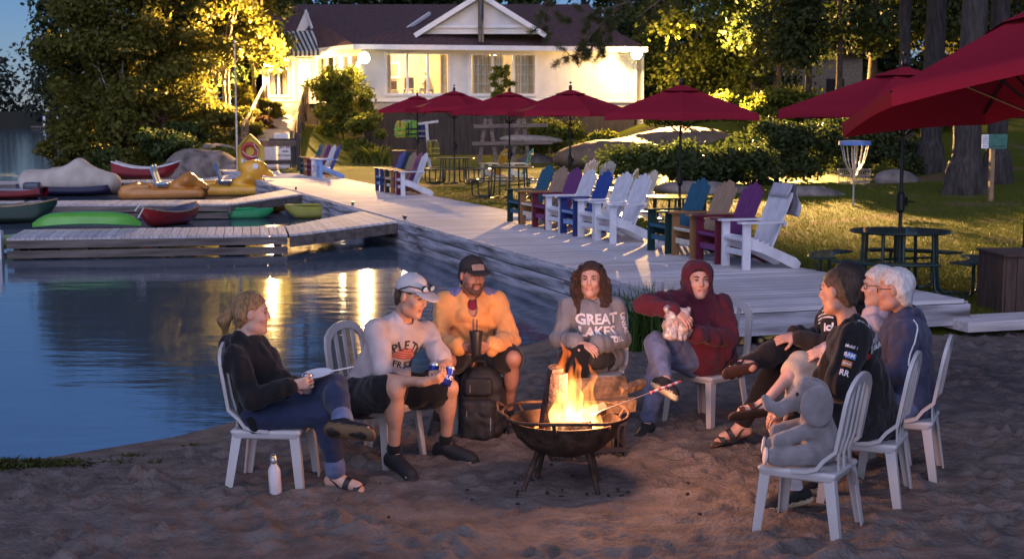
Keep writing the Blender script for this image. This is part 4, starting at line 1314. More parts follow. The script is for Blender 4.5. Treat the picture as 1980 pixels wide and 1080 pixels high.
for k in range(20):
    a = 2 * PI * k / 20; b.tube([(.36 * math.cos(a), .36 * math.sin(a), .82), (.34 * math.cos(a), .34 * math.sin(a), .53), (.03 * math.cos(a), .03 * math.sin(a), .52)], .006, 4)
b.build('cage', M_galv, dg)
# ---- green trail sign on a post
x = (1915 - 990) / FPX * 33.5
tsn = empty('trail_sign', (x, 33.5, gz(x, 33.5)), .1); tag(tsn, 'green sign on a wooden post beside the thick tree trunk', 'sign')
b = MB(); b.box((0, 0, .75), (.10, .10, 1.6)); b.build('post', mat('tan_post', (.30, .19, .10), .8), tsn)
b = MB(); b.box((.06, -.07, 1.40), (.52, .03, .34)); b.build('panel', mat('sign_green', (.05, .16, .12), .6), tsn)
b = MB(); b.box((-.22, -.09, 1.40), (.16, .02, .32)); b.build('paper_notice', M_notice, tsn)
inklines(tsn, -.28, -.16, 1.27, 1.53, 5, M_greyink, t=.2, seed=3)
inklines(tsn, -.08, .28, 1.26, 1.32, 1, mat('dull_green_ink', (.02, .06, .04), .7), t=.172, seed=5)
# ---- slatted wooden bin at the right edge
bb = empty('wooden_bin', (5.62, 15.5, gz(5.62, 15.5) - .05), .05); tag(bb, 'dark slatted wooden bin cut off by the right edge', 'bin')
M_bin = mat('brown_slats', (.075, .045, .035), .8, var=.2, scale=4, bump=.4, stretch=(4, 4, .5))
for k in range(6):
    b = MB(); b.box((-.3 + .12 * k, -.36, .36), (.112, .025, .66)); b.build('slat', M_bin, bb, bev=.004)
    b = MB(); b.box((-.372, -.3 + .12 * k, .36), (.025, .112, .66)); b.build('slat', M_bin, bb, bev=.004)
    b = MB(); b.box((.372, -.3 + .12 * k, .36), (.025, .112, .66)); b.build('slat', M_bin, bb, bev=.004)
b = MB(); b.box((0, 0, .69), (.80, .80, .03)); b.build('lid', M_bin, bb, bev=.005)
b = MB(); b.tube([(0, 0, -.1), (0, 0, 2.4)], .032, 8)
tag(b.build('dark_post', M_uframe, None, loc=(5.92, 16.35, gz(5.9, 16.4)), smooth=60), 'slim dark post behind the slatted bin at the right edge', 'post')
# ---- life jackets on a white T-shaped rack, brown lattice bin, log boat racks
rx, ry = (832 - 990) / FPX * 50, 50.0
rk = empty('drying_rack', (rx, ry, gz(rx, ry)), .1); tag(rk, 'white T-shaped drying rack hung with life jackets', 'rack')
MW = mat('white_pipe', (.7, .7, .7), .5)
b = MB(); b.bar((0, 0, 0), (-.12, 0, 1.62), .10, .10, (0, 1, 0)); b.build('post', MW, rk)
b = MB(); b.bar((-.62, 0, 1.60), (.30, 0, 1.72), .08, .08); b.build('top_arm', MW, rk)
b = MB(); b.bar((-.1, 0, 1.02), (.25, 0, 1.04), .07, .07); b.build('lower_arm', MW, rk)
b = MB(); b.bar((-.9, .25, 0), (-.9, .25, 1.62), .05, .05); b.bar((-.9, .25, 1.6), (-.3, 0, 1.6), .05, .05); b.build('side_post', MW, rk)
def life_jacket(loc, rz, c1, c2, label):
    o = empty('life_jacket', loc, rz); tag(o, label, 'life jacket', 'life jackets on the drying rack')
    b = SDF(.03)
    for s in (-1, 1):
        b.box((s * .11, 0, -.25), (.2, .10, .5), rr=.04, k=.03); b.cone((s * .1, 0, 0), (s * .06, 0, .05), .05, k=.04)
    b.box((0, .09, -.2), (.4, .07, .55), rr=.03, k=.03)
    b.noise(.015, 12, 3); b.build('foam', mat('vest_' + c1[0], c1[1], .8), o)
    m = MB(); m.box((0, -.07, -.2), (.42, .02, .06)); m.box((0, -.07, -.38), (.42, .02, .05)); m.box((-.12, -.065, -.22), (.05, .02, .46)); m.build('strap', mat('strap_' + c2[0], c2[1], .7), o)
    return o
VC = dict(y=('yellow', (.5, .42, .06)), k=('black', (.02, .02, .03)), g=('green', (.2, .45, .05)), b=('navy', (.03, .04, .12)), gr=('grey', (.25, .25, .27)), ol=('olive', (.22, .19, .06)))
for i, (dx, dz, a, c_, lab) in enumerate(((-1.02, 1.66, 'y', 'g', 'yellow-edged life jacket at the left end of the white rack'), (-.82, 1.70, 'gr', 'k', 'grey life jacket, second from the left on the white rack'), (-.62, 1.68, 'g', 'k', 'green-strapped life jacket, third from the left on the white rack'), (-.36, 1.6, 'b', 'gr', 'navy life jacket hanging left of the white rack post'), (.12, 1.0, 'ol', 'y', 'olive and yellow life jacket hanging low on the right of the rack'))):
    life_jacket((rx + dx, ry - .12 + .1 * (i % 2), gz(rx, ry) + dz - .02), .2 * (i - 2), VC[a], VC[c_], lab)
q = at(785, 318, .35); q = Vector((q.x, 46.5, 0))
lbn = empty('lattice_bin', (-3.5, 46.5, gz(-3.5, 46.5)), .05); tag(lbn, 'brown slatted bin behind the third row of garden chairs', 'bin')
for k in range(7):
    b = MB(); b.box((-.36 + .12 * k, -.3, .40), (.11, .03, .8)); b.build('slat', M_bin, lbn)
b = MB(); b.box((0, 0, .78), (.8, .6, .04)); b.build('lid', M_bin, lbn)
for s in (-1, 1):
    b = MB(); b.box((s * .385, 0, .4), (.03, .58, .78)); b.build('side_panel', M_bin, lbn)
M_rack = mat('grey_timber', (.20, .15, .12), .85, var=.2, scale=3, bump=.4, stretch=(.5, 4, 4))
kx, ky = (990 - 990) / FPX * 56, 56.0
kr = empty('boat_rack', (kx, ky, gz(kx, ky)), -.05); tag(kr, 'open timber boat rack with crossbeams standing before the dark skirting', 'rack')
for x_ in (-.95, .35):
    for s in (-1, 1):
        b = MB(); b.bar((x_ + s * .34, .0, 0), (x_ + s * .08, .0, 1.75), .14, .10, (0, 1, 0)); b.build('post', M_rack, kr)
for z_, l0, l1 in ((1.45, -1.5, 1.4), (.78, -1.55, 1.6)):
    b = MB(); b.bar((l0, -.12, z_), (l1, -.12, z_ + .05), .10, .14, (0, 0, 1)); b.build('crossbeam', M_rack, kr)
b = SDF(.03); b.ell((.0, 0, 0), (1.25, .3, .2), k=0); b.box((0, 0, -.25), (3, 1, .3), op='s', k=0)
uo = b.build('stored_rowboat', mat('cream_hull', (.30, .25, .2), .6)); uo.location = (kx + .75, ky + .1, gz(kx, ky) + .92); uo.rotation_euler = (0, .04, .1)
tag(uo, 'cream hull stored upside down on the timber boat rack', 'boat')

# ---- boats
def hull(L, W, H, m, tip=.5, sheer=.12, deck=None, seg=18, rocker=.06, name='hull', blunt=0.0, inner=None, rim=.03):
    """open or decked hull, length along x, keel near z=0"""
    b = MB(); rings = []
    for i in range(seg + 1):
        t = -1 + 2 * i / seg
        w = W / 2 * (max(0, 1 - abs(t) ** (1.6 + 2 * blunt))) ** tip
        if blunt and t < -.5: w = W / 2 * (.86 + .14 * (t + 1) * 2)
        w = max(w, .012)
        z1 = H + sheer * t * t; z0 = rocker * t * t + (z1 - .06 - rocker) * max(0, abs(t) - (.62 if not (blunt and t < 0) else 2)) ** 1.5 / .38 ** 1.5 * .92
        r = []
        for k in range(11):
            a = PI * k / 10
            r.append((t * L / 2, -w * math.cos(a) * (1 if True else 0), z1 - (z1 - z0) * math.sin(a) ** .7))
        rings.append(r)
    b.loft(rings, cap=False, closed=False)
    if deck is not None:
        n = 11; base = len(b.v) - n * (seg + 1)
        dr = []
        for i in range(seg + 1):
            r0 = b.v[base + i * n]; r1 = b.v[base + i * n + n - 1]
            dr.append([(r0[0], r0[1] + (r1[1] - r0[1]) * k / 6, r0[2] + deck * math.sin(PI * k / 6) * (abs(r0[1]) / (W / 2))) for k in range(7)])
        b.loft(dr, cap=False, closed=False)
    return b
def gloss(name, c, r=.35): return mat('gelcoat_' + name, c, r, var=.08, scale=3, coat=.25)
def kayak(label, loc, rz, L, W, H, c, deck=.05, roll=0, cockpit=True):
    o = empty('kayak', loc, rz, label, 'kayak', 'kayaks by the docks')
    m = gloss(*c); b = hull(L, W, H, m, .55, .07, deck=deck); h_ = b.build('hull', m, o, smooth=60); 
    if roll: h_.rotation_euler = (roll, 0, 0)
    if cockpit:
        b = MB(); b.tube([(.45 * math.cos(2 * PI * k / 20) - .1, .2 * W / .7 * math.sin(2 * PI * k / 20), H + deck + .01) for k in range(21)], .018, 6); b.build('cockpit_rim', m, o)
        b = MB(); b.lathe([(.01, H + deck - .01), (.17, H + deck - .005)], 14, c=(-.1, 0, 0)); oo = b.build('cockpit_well', M_black, o); oo.scale = (2.4, 1.05, 1)
    return o
k1 = kayak('bright green kayak lying upside down along the nearest dock', (0, 0, 0), 0, 1.85, .55, .2, ('green', (.12, .42, .05)), cockpit=False)
k1.location = at(157, 444, .29) + Vector((0, .35, .30)); k1.rotation_euler = (PI, 0, .16)
b = MB(); b.tube([(.88, 0, .12), (.98, .03, -.05), (.93, .1, -.12), (.83, .06, 0)], .012, 6); b.build('grab_loop', M_notice, k1)
kayak('emerald green kayak floating by the middle dock', at(465, 422, WATER_Z) + Vector((0, 0, -.05)), .05, 1.5, .55, .22, ('emerald', (.03, .36, .12)))
kayak('yellow kayak mostly hidden behind the emerald one', at(505, 410, WATER_Z) + Vector((0, 0, -.02)), -.05, 1.5, .55, .24, ('yellow', (.62, .36, .04)))
kayak('olive yellow kayak lying behind the nearest gangway', at(612, 424, WATER_Z) + Vector((0, .3, -.02)), .18, 1.5, .55, .28, ('olive', (.34, .33, .05)))
kayak('pale green kayak bow poking in at the left edge', at(-18, 486, WATER_Z) + Vector((0, 0, .02)), .45, 1.1, .4, .2, ('palegreen', (.28, .40, .12)), cockpit=False)
# dark green canoe at left edge
def canoe(label, loc, rz, L, W, H, c, ci, name='canoe'):
    o = empty(name, loc, rz, label, 'canoe', 'canoes by the docks')
    m = gloss(*c)
    b = hull(L, W, H, m, .5, .14); b.build('hull', m, o, smooth=60)
    b = hull(L * .985, W * .93, H - .0, m, .5, .135); oo = b.build('inner_hull', gloss(*ci), o, smooth=60); oo.location = (0, 0, .03)
    for s in (-1, 1):
        pts = []
        for i in range(15):
            t = -1 + 2 * i / 14; w = max(.012, W / 2 * max(0, 1 - abs(t) ** 1.6) ** .5); pts.append((t * L / 2, s * w, H + .14 * t * t + .01))
        b = MB(); b.tube(pts, .018, 6); b.build('gunwale', mat('oak_trim', (.45, .30, .18), .5), o)
    for x_ in (-L * .22, L * .1):
        b = MB(); b.box((x_, 0, H - .06), (.22, W * .86, .025)); b.build('seat', gloss('maroon', (.16, .02, .03)), o)
    return o
canoe('red and grey canoe seen end-on beside the nearest dock', at(322, 438, WATER_Z) + Vector((-.05, .55, -.02)), 1.25, 2.2, .66, .30, ('red', (.36, .02, .02)), ('slate', (.13, .14, .2)))
canoe('dark green canoe at the left edge by the middle dock', at(-8, 440, WATER_Z) + Vector((-.3, 1.2, .0)), .05, 2.4, .8, .38, ('darkgreen', (.015, .05, .03)), ('darkgreen2', (.02, .04, .03)))
# red rowing boat on the far dock
rbo = empty('rowing_boat', at(282, 343, .29) + Vector((-.3, 1.3, -.1)), .1, 'red open rowing boat with white rim behind the covered boat', 'boat')
b = hull(2.2, .95, .36, None, .5, .22, blunt=.6); b.build('hull', gloss('boatred', (.30, .012, .02)), rbo, smooth=60)
b = hull(2.16, .87, .36, None, .5, .22, blunt=.6); b.build('inner_hull', gloss('silver', (.4, .38, .34)), rbo, smooth=60).location = (0, 0, .04)
for s in (-1, 1):
    pts = []
    for i in range(15):
        t = -1 + 2 * i / 14; w = .95 / 2 * max(0, 1 - abs(t) ** 2.8) ** .5
        if t < -.5: w = .95 / 2 * (.86 + .14 * (t + 1) * 2)
        pts.append((t * 1.1, s * max(w, .012), .36 + .22 * t * t + .01))
    b = MB(); b.tube(pts, .03, 6); b.build('gunwale', M_notice, rbo)
# covered boat
cv = empty('covered_boat', at(140, 378, WATER_Z), .04, 'boat under a beige tarpaulin moored behind the middle dock', 'boat')
b = hull(3.0, 1.2, .28, None, .5, .1, blunt=.6); b.build('hull', gloss('navyhull', (.03, .03, .09)), cv, smooth=60)
s_ = SDF(.03)
s_.cone((-1.25, 0, .28), (1.15, 0, .30), .24, .16, k=.1, flat=(0, 1, 0), ff=2.2)
s_.cone((-1.2, 0, .40), (-.55, 0, .44), .18, .16, k=.12, flat=(0, 1, 0), ff=2)
s_.cone((-.35, 0, .45), (.22, 0, .62), .13, .17, k=.25, flat=(0, 1, 0), ff=1.9)
s_.cone((.22, 0, .62), (1.3, 0, .28), .14, .05, k=.2, flat=(0, 1, 0), ff=1.9)
s_.plane((0, 0, .12), (0, 0, -1)); s_.noise(.016, 4, 3, 2, (1, 1, 2)); s_.noise(.012, 6, 5, 1, (1.4, .6, .3), ridge=True)
tp_ = s_.build('tarpaulin', mat('beige_tarp', (.50, .44, .37), .85, var=.12, scale=2, bump=.25, bscale=8), cv); tp_.scale = (1.05, 1.0, 1.42); tp_.location = (0, 0, -.05)
# motor boat at the left edge
mo = empty('motor_boat', at(10, 385, WATER_Z), .03, 'low red motor boat with outboard at the left edge', 'boat')
b = hull(2.2, 1.0, .22, None, .5, .08, deck=.05, blunt=.6); hh_ = b.build('hull', gloss('boatred2', (.28, .015, .02)), mo, smooth=60); hh_.rotation_euler = (0, 0, PI)
b = MB(); b.box((.1, 0, .27), (1.7, .7, .04)); b.build('deck_cover', gloss('silver2', (.3, .3, .32)), mo, bev=.02)
s_ = SDF(.02); s_.box((.78, 0, .36), (.5, .3, .24), rr=.09, k=0); s_.box((.98, 0, .18), (.12, .14, .4), rr=.03, k=.03); s_.build('outboard_motor', gloss('slatemotor', (.04, .055, .08)), mo)
# pedal boats
def pedal_boat(label, loc, rz, c, seatc, head):
    o = empty('pedal_boat', loc, rz, label, 'pedal boat', 'pedal boats'); m = gloss(*c)
    s_ = SDF(.03)
    for s in (-1, 1): s_.cone((-1.15, s * .40, .12), (1.0, s * .36, .14), .15, .13, k=.06); s_.cone((-1.15, s * .42, .30), (-.45, s * .42, .34), .07, .09, k=.08)
    s_.cone((-1.15, 0, .20), (-.85, 0, .38), .12, .10, k=.15, flat=(0, 1, 0), ff=3.6)
    s_.box((-.1, 0, .18), (2.15, 1.0, .16), rr=.06, k=.05)
    s_.cone((.2, 0, .34), (.62, 0, .52), .15, .20, k=.15, flat=(0, 1, 0), ff=2.2)
    s_.cone((.62, 0, .52), (1.12, 0, .30), .20, .09, k=.12, flat=(0, 1, 0), ff=1.9)
    s_.box((-.25, 0, .62), (.8, .8, .45), rr=.1, op='s', k=0)
    if head: s_.ell((.72, 0, .80), (.42, .30, .24), k=.15); s_.cone((1.05, 0, .70), (1.25, 0, .60), .12, .07, k=.06)
    s_.build('hull', m, o)
    for s in (-1, 1):
        b = SDF(.02); b.box((-.28 - .02, s * .25, .62), (.06, .38, .56), M=[(.95, 0, .3), (0, 1, 0), (-.3, 0, .95)], rr=.03, k=0); b.ell((-.36, s * .25, .85), (.05, .17, .12), k=.04); b.box((-.1, s * .25, .42), (.36, .34, .06), rr=.03, k=.03)
        b.build('seat', mat('seat_' + seatc[0], seatc[1], .5), o)
    if head:
        for s in (-1, 1):
            b = MB(); b.lathe([(.085, 0), (.085, .02), (.001, .025)], 14); e = b.build('eye_disc', M_notice, o); e.location = (.80, s * .285, .86); e.rotation_euler = (-s * PI / 2 * .93, 0, 0)
    return o
pedal_boat('orange pedal boat with two light blue seats', at(318, 384, WATER_Z) + Vector((0, .3, 0)), .08, ('orange', (.55, .22, .035)), ('sky', (.20, .42, .58)), False)
pedal_boat('yellow pedal boat with a domed bow and round eye', at(440, 378, WATER_Z) + Vector((0, .3, 0)), .12, ('duckyellow', (.78, .40, .03)), ('blue', (.06, .18, .42)), True)
# red marker and cleats
for v in (13.0, 17.5, 24.5, 30.0):
    b = MB(); b.bar((-.12, 0, .05), (.12, 0, .05), .03, .025); b.box((-.04, 0, .02), (.03, .03, .05)); b.box((.04, 0, .02), (.03, .03, .05))
    o = b.build('mooring_cleat', M_black, None, loc=dk(.15, v), rot=(0, 0, DECK_RZ + PI / 2)); tag(o, {13.0: 'dark cleat at the mouth of the nearest gangway', 17.5: 'dark cleat on the boardwalk edge between the two gangways', 24.5: 'dark cleat near the middle gangway mouth', 30.0: 'dark cleat near the farthest gangway'}[v], 'cleat', 'mooring cleats')
# ================================================================== vegetation, rocks
M_bark = mat('bark', (.11, .085, .065), .95, var=.3, scale=5, bump=1.0, bscale=14, stretch=(3, 3, .6))
M_darkbark = mat('dark_bark', (.05, .042, .038), .95, var=.3, scale=5, bump=1.0, bscale=10, stretch=(3, 3, .5))
M_birch = mat('pale_bark', (.34, .29, .22), .9, var=.25, scale=4, bump=.5, stretch=(1, 1, 4))
LG = leafmat('leaf_green', (.055, .085, .022)); LD = leafmat('leaf_dark', (.04, .06, .018)); LO_ = leafmat('leaf_olive', (.12, .125, .022), .5); LB = leafmat('leaf_bright', (.13, .16, .025), .5)
LR = leafmat('leaf_russet', (.10, .055, .03)); LP = leafmat('pine_needles', (.045, .06, .02), .2); LF = leafmat('leaf_far', (.018, .028, .02), .15)

def leaves(rs, lobes, n, size, flat=.35, asp=.62):
    """n leaf-shaped quads spread through ellipsoidal lobes -> verts, quads"""
    vol = np.array([l[1][0] * l[1][1] * l[1][2] for l in lobes]) ** .75; pr = vol / vol.sum()
    li = rs.choice(len(lobes), n, p=pr)
    C = np.array([l[0] for l in lobes])[li]; Rr = np.array([l[1] for l in lobes])[li]
    d = rs.normal(size=(n, 3)); d /= np.linalg.norm(d, axis=1)[:, None]
    r = rs.uniform(.15, 1.0, n) ** .55 * rs.choice([1.0, 1.0, 1.25, 1.5], n)
    P = C + d * Rr * r[:, None]
    nrm = d + rs.normal(size=(n, 3)) * .9 + np.array([0, 0, flat]); nrm /= np.linalg.norm(nrm, axis=1)[:, None]
    t = np.cross(nrm, rs.normal(size=(n, 3))); t /= np.linalg.norm(t, axis=1)[:, None] + 1e-9
    b = np.cross(nrm, t)
    s = size * rs.uniform(.6, 1.4, n)[:, None]
    V = np.stack([P - t * s * .5, P + b * s * asp * .5 + nrm * s * .08, P + t * s * .5, P - b * s * asp * .5 + nrm * s * .08], 1).reshape(-1, 3)
    Q = np.arange(4 * n).reshape(n, 4)
    return V, Q
def lobes_box(rs, n, x0, x1, y0, y1, z0, z1, r0, r1, dome=True):
    out = []
    for i in range(n):
        z = rs.uniform(z0, z1); k = 1.0
        if dome: k = math.sqrt(max(.15, 1 - ((z - z0) / max(.1, (z1 - z0)) - .35) ** 2 * 1.6))
        x = (x0 + x1) / 2 + (x1 - x0) / 2 * rs.uniform(-1, 1) * k; y = (y0 + y1) / 2 + (y1 - y0) / 2 * rs.uniform(-1, 1) * k
        r = rs.uniform(r0, r1); out.append(((x, y, z), (r * rs.uniform(.9, 1.5), r * rs.uniform(.9, 1.4), r * rs.uniform(.55, .9))))
    return out
_seed = [11]
def tree(label, x, y, h, w, z_low, n=7000, size=.2, m=LG, trunks=((0, 0),), tr=.14, bark=M_bark, nl=20, name='leafy_tree', group='trees round the lodge', zb=None, shift=0, dx=None, lob=(.5, 1.0), cat='tree'):
    """crown between z_low and h above the foot; w: half width"""
    _seed[0] += 1; rs = np.random.RandomState(_seed[0])
    z = gz(x, y) if zb is None else zb
    o = empty(name, (x, y, z - .05)); tag(o, label, cat, group)
    lb = lobes_box(rs, int(nl * 1.9), -w + shift, w + shift, -w * .7, w * .7, z_low + min(.4, .2 * h), h - .2, lob[0] * w * .38, lob[1] * w * .42)
    V, Q = leaves(rs, lb, int(n * 1.7), size * 1.15)
    link('crown', npmesh('crown', V, Q, m, None, False), o)
    for i, (tx, ty) in enumerate(trunks):
        b = MB(); top = h * .85
        pts = [(tx + .12 * math.sin(i + k * 1.3) * k / 4 + (tx * .35) * k / 5, ty + .1 * math.cos(i * 2 + k), top * k / 5 - (.3 if k == 0 else 0)) for k in range(6)]
        b.tube(pts, [tr * (1.35 if k == 0 else 1 - .16 * k) for k in range(6)], 8)
        tk = b.build('trunk', bark, o, smooth=60)
        for k in range(5):
            p = Vector(pts[2 + k % 3]); l_ = lb[rs.randint(len(lb))][0]; b = MB()
            q = Vector(l_); b.tube([p, p.lerp(q, .5) + Vector((0, 0, .15)), q], [tr * .4, tr * .25, tr * .1], 5); b.build('limb', bark, tk, smooth=60)
    return o
def X(px_, Y): return (px_ - 990) / FPX * Y
def Zpx(py, Y): return CAM_H + (230 - py) / FPX * Y
# left shore group
tree('tall leafy tree with a slim pale trunk on the rocky point', X(215, 57), 57, 6.5, 2.2, .3, 9000, .19, LO_, trunks=((-.2, 0), (.5, .3)), tr=.09, bark=M_birch, nl=22)
tree('tall dark tree behind the rocky point, leftmost', X(185, 62), 62, 7.2, 1.9, 1.0, 7000, .2, LD, nl=18)
tree('olive leafy tree in the middle of the rocky point', X(310, 58), 58, 6.8, 2.0, .2, 9000, .18, LO_, trunks=((0, 0),), nl=22)
tree('tall dark green tree behind the olive one', X(345, 64), 64, 7.6, 2.6, 1.2, 8000, .2, LD, nl=20)
tree('tree with three bare slanting trunks beside the thin pole', X(436, 60), 60, 6.8, 2.2, 2.7, 6500, .19, LO_, trunks=((-.28, 0), (.02, .2), (.22, 0)), tr=.10, bark=M_birch, nl=16)
tree('drooping leafy tree left of the lodge entrance', X(480, 66), 66, 7.2, 1.8, 3.0, 5000, .2, LD, trunks=((.3, 0),), tr=.13, nl=14)
for px_, Y, hw, h_, m, lab in ((165, 55.5, .9, 1.6, LO_, 'low leafy shrub overhanging the water at the left point'), (240, 56.5, 1.0, 1.9, LO_, 'low olive shrub at the foot of the slim pale trunk'), (395, 57, 1.1, 2.2, LO_, 'golden-lit shrub above the boulders'), (350, 56, .8, 1.5, LG, 'dark low shrub left of the boulders'), (285, 56, .9, 1.7, LR, 'brownish low shrub on the rocky point'), (140, 56.2, 1.0, 1.9, LO_, 'leafy shrub at the far left tip of the point'), (200, 54.6, 1.0, 1.5, LG, 'green shrub hanging over the water under the slim trunk'), (255, 54.2, 1.1, 1.5, LO_, 'olive shrub at the water behind the red boat stern'), (315, 54.3, 1.0, 1.6, LG, 'green shrub at the water behind the red boat bow'), (365, 58.5, 1.2, 3.2, LO_, 'tall olive shrub behind the boulders'), (455, 57.5, .9, 1.9, LO_, 'golden shrub right of the boulders'), (225, 59, 1.3, 3.4, LO_, 'tall shrub filling the gap beside the slim trunk'), (160, 59, 1.2, 3.2, LO_, 'tall shrub at the left tip of the point'), (508, 60, .45, 1.1, LR, 'russet shrub beside the lake-side railing'), (470, 62, .9, 2.3, LO_, 'tall shrub behind the thin pole'), (425, 54.5, .5, .6, LB, 'small bright plant beside the lifebuoy board'), (523, 63, .6, 1.4, LO_, 'yellow-green shrub behind the lake-side railing')):
    tree(lab, X(px_, Y), Y, h_, hw, 0, 1700, .15, m, tr=.03, nl=8, name='shrub', group='shrubs on the shore', cat='shrub')
# dark wood behind the lodge
for i, px_ in enumerate((380, 470, 560, 655, 760, 880, 1010, 1130, 1220)):
    tree(('first', 'second', 'third', 'fourth', 'fifth', 'sixth', 'seventh', 'eighth', 'ninth')[i] + ' dark tree from the left behind the lodge roof', X(px_, 86), 86 + (i % 3) * 3, 15.0 + (i * 37 % 5) * .6, 3.6, 1, 4300, .34, LD, tr=.2, bark=M_darkbark, nl=15, group='dark trees behind the lodge', zb=1.5)
# lit shrubs in front of the lodge
tree('tall bright leafy shrub lit by the flood light beside the walkway', X(664, 63), 63, 3.3, 1.15, .1, 5200, .15, LB, trunks=((0, 0), (-.2, 0)), tr=.035, nl=18, name='lilac_shrub', group='shrubs before the lodge', cat='shrub')
tree('bright leafy shrub at the foot of the walkway', X(705, 58), 58, 2.0, .7, .1, 1800, .15, LB, tr=.03, nl=9, name='shrub', group='shrubs before the lodge', cat='shrub')
tree('rounded lit bush behind the timber boat rack', X(1085, 57.5), 57.5, 1.75, 1.25, .0, 3400, .13, LB, tr=.03, nl=14, name='shrub', group='shrubs before the lodge', cat='shrub')
for px_, Y, hw, h_, lab in ((1305, 57, 1.1, .9, 'yellow-green bush under the right-hand flood light'), (1420, 57, 1.3, 1.1, 'bright bush at the foot of the maple'), (1165, 55, .7, 1.0, 'small lit bush left of the rock slope'), (1500, 54, 1.3, 1.5, 'leafy bush between the maple and the cabin')):
    tree(lab, X(px_, Y), Y, h_, hw, 0, 3000, .14, LB, tr=.03, nl=13, name='shrub', group='shrubs before the lodge', cat='shrub')
tree('slender climbing plant in front of the curtained window', X(975, 63), 63, 4.3, .5, 2.2, 700, .13, LB, tr=.03, nl=9, name='climbing_plant', group='shrubs before the lodge', cat='plant')
tree('dark low bush at the foot of the rocky slope', X(1265, 42), 42, 1.15, 1.5, 0, 3000, .13, LG, tr=.03, nl=14, name='shrub', group='shrubs along the lawn', cat='shrub')
for px_, Y, hw, h_, lab in ((1345, 42, 1.0, 1.0, 'dark bush behind the umbrella pole, leftmost of the hedge'), (1420, 41, 1.1, 1.1, 'dark bush in the hedge left of the disc golf basket'), (1500, 43, 1.2, 1.9, 'tall dark bush in the hedge under the right umbrella tip'), (1580, 43, 1.1, 1.9, 'dark bush next to the disc golf basket'), (1690, 43, 1.1, 1.8, 'dark bush right of the disc golf basket')):
    tree(lab, X(px_, Y), Y, h_, hw, 0, 3000, .13, LD, tr=.03, nl=13, name='shrub', group='shrubs along the lawn', cat='shrub')
# right-hand trees
tree('big bright maple lit by the flood light at the lodge corner', X(1385, 69), 69, 8.6, 3.3, .6, 15000, .19, LB, trunks=((.2, 0), (.9, .4)), tr=.14, nl=30)
tree('tall leafy tree right of the bright maple', X(1500, 66), 66, 9.5, 2.9, 1.2, 9000, .2, LG, tr=.16, nl=24)
tree('dark tree in front of the pale cabin', X(1590, 54), 54, 9.0, 2.2, 2.2, 7000, .2, LD, trunks=((-.6, 0), (.5, .2)), tr=.15, nl=18)
tree('tall dark tree above the disc golf basket', X(1680, 60), 60, 11, 2.8, 1.8, 8000, .22, LD, tr=.2, nl=20)
tree('tree with lit foliage behind the twin trunks', X(1800, 62), 62, 10, 2.8, 2.0, 7000, .21, LO_, tr=.2, nl=20)
tree('dark tree at the right edge behind the umbrella', X(1950, 56), 56, 10, 2.6, 1.6, 7000, .2, LD, tr=.2, nl=20)
tree('leafy tree far behind the green trail sign', X(1890, 68), 68, 9, 3.0, .8, 5000, .22, LO_, tr=.18, nl=18)
for i, px_ in enumerate((1330, 1460, 1590, 1720, 1850, 1980)):
    tree(('first', 'second', 'third', 'fourth', 'fifth', 'sixth')[i] + ' dark backdrop tree from the left in the wood on the right', X(px_, 80), 80 + (i % 2) * 4, 13 + i % 3, 3.6, .5, 4200, .34, LD, tr=.22, bark=M_darkbark, nl=16, group='dark backdrop trees on the right')
for px_, Y, hw, h_, lab in ((1760, 50, 1.2, 1.6, 'low undergrowth between the big trunks'), (1900, 52, 1.3, 1.7, 'low undergrowth behind the trail sign')):
    tree(lab, X(px_, Y), Y, h_, hw, 0, 1800, .14, LO_, tr=.03, nl=9, name='shrub', group='shrubs along the lawn', cat='shrub')
# thick bare trunks (crowns above the picture)
def big_trunk(label, px_, Y, r, lean=0, name='old_tree'):
    x_ = X(px_, Y); z = gz(x_, Y); o = empty(name, (x_, Y, z)); tag(o, label, 'tree', 'thick trunks beside the lawn')
    b = SDF(.05)
    b.cone((0, 0, -.3), (lean * .3, 0, 3), r * 1.0, r * .92, k=.1); b.cone((lean * .3, 0, 3), (lean, 0, 9), r * .92, r * .7, k=.1)
    for k in range(5):
        a = 2 * PI * k / 5 + px_; b.cone((r * .5 * math.cos(a), r * .5 * math.sin(a), .6), (r * 1.6 * math.cos(a), r * 1.6 * math.sin(a), -.15), r * .55, r * .3, k=.3)
    b.noise(.03, 9, int(px_), 2, (1, 1, .25))
    b.build('trunk', M_darkbark, o)
    _seed[0] += 1; rs = np.random.RandomState(_seed[0])
    V, Q = leaves(rs, lobes_box(rs, 14, -2.5, 2.5, -2, 2, 7.5, 11, .8, 1.4), 3500, .22); link('crown', npmesh('crown', V, Q, LD, None, False), o)
    return o
big_trunk('thickest dark tree trunk left of the trail sign', 1862, 36, .36, .25)
big_trunk('dark tree trunk between the umbrella pole and the thickest trunk', 1795, 43, .33, .1)
big_trunk('dark trunk directly behind the trail sign post', 1925, 39, .28, -.1)
big_trunk('slim dark trunk rising behind the disc golf basket', 1745, 47, .2, -.2)
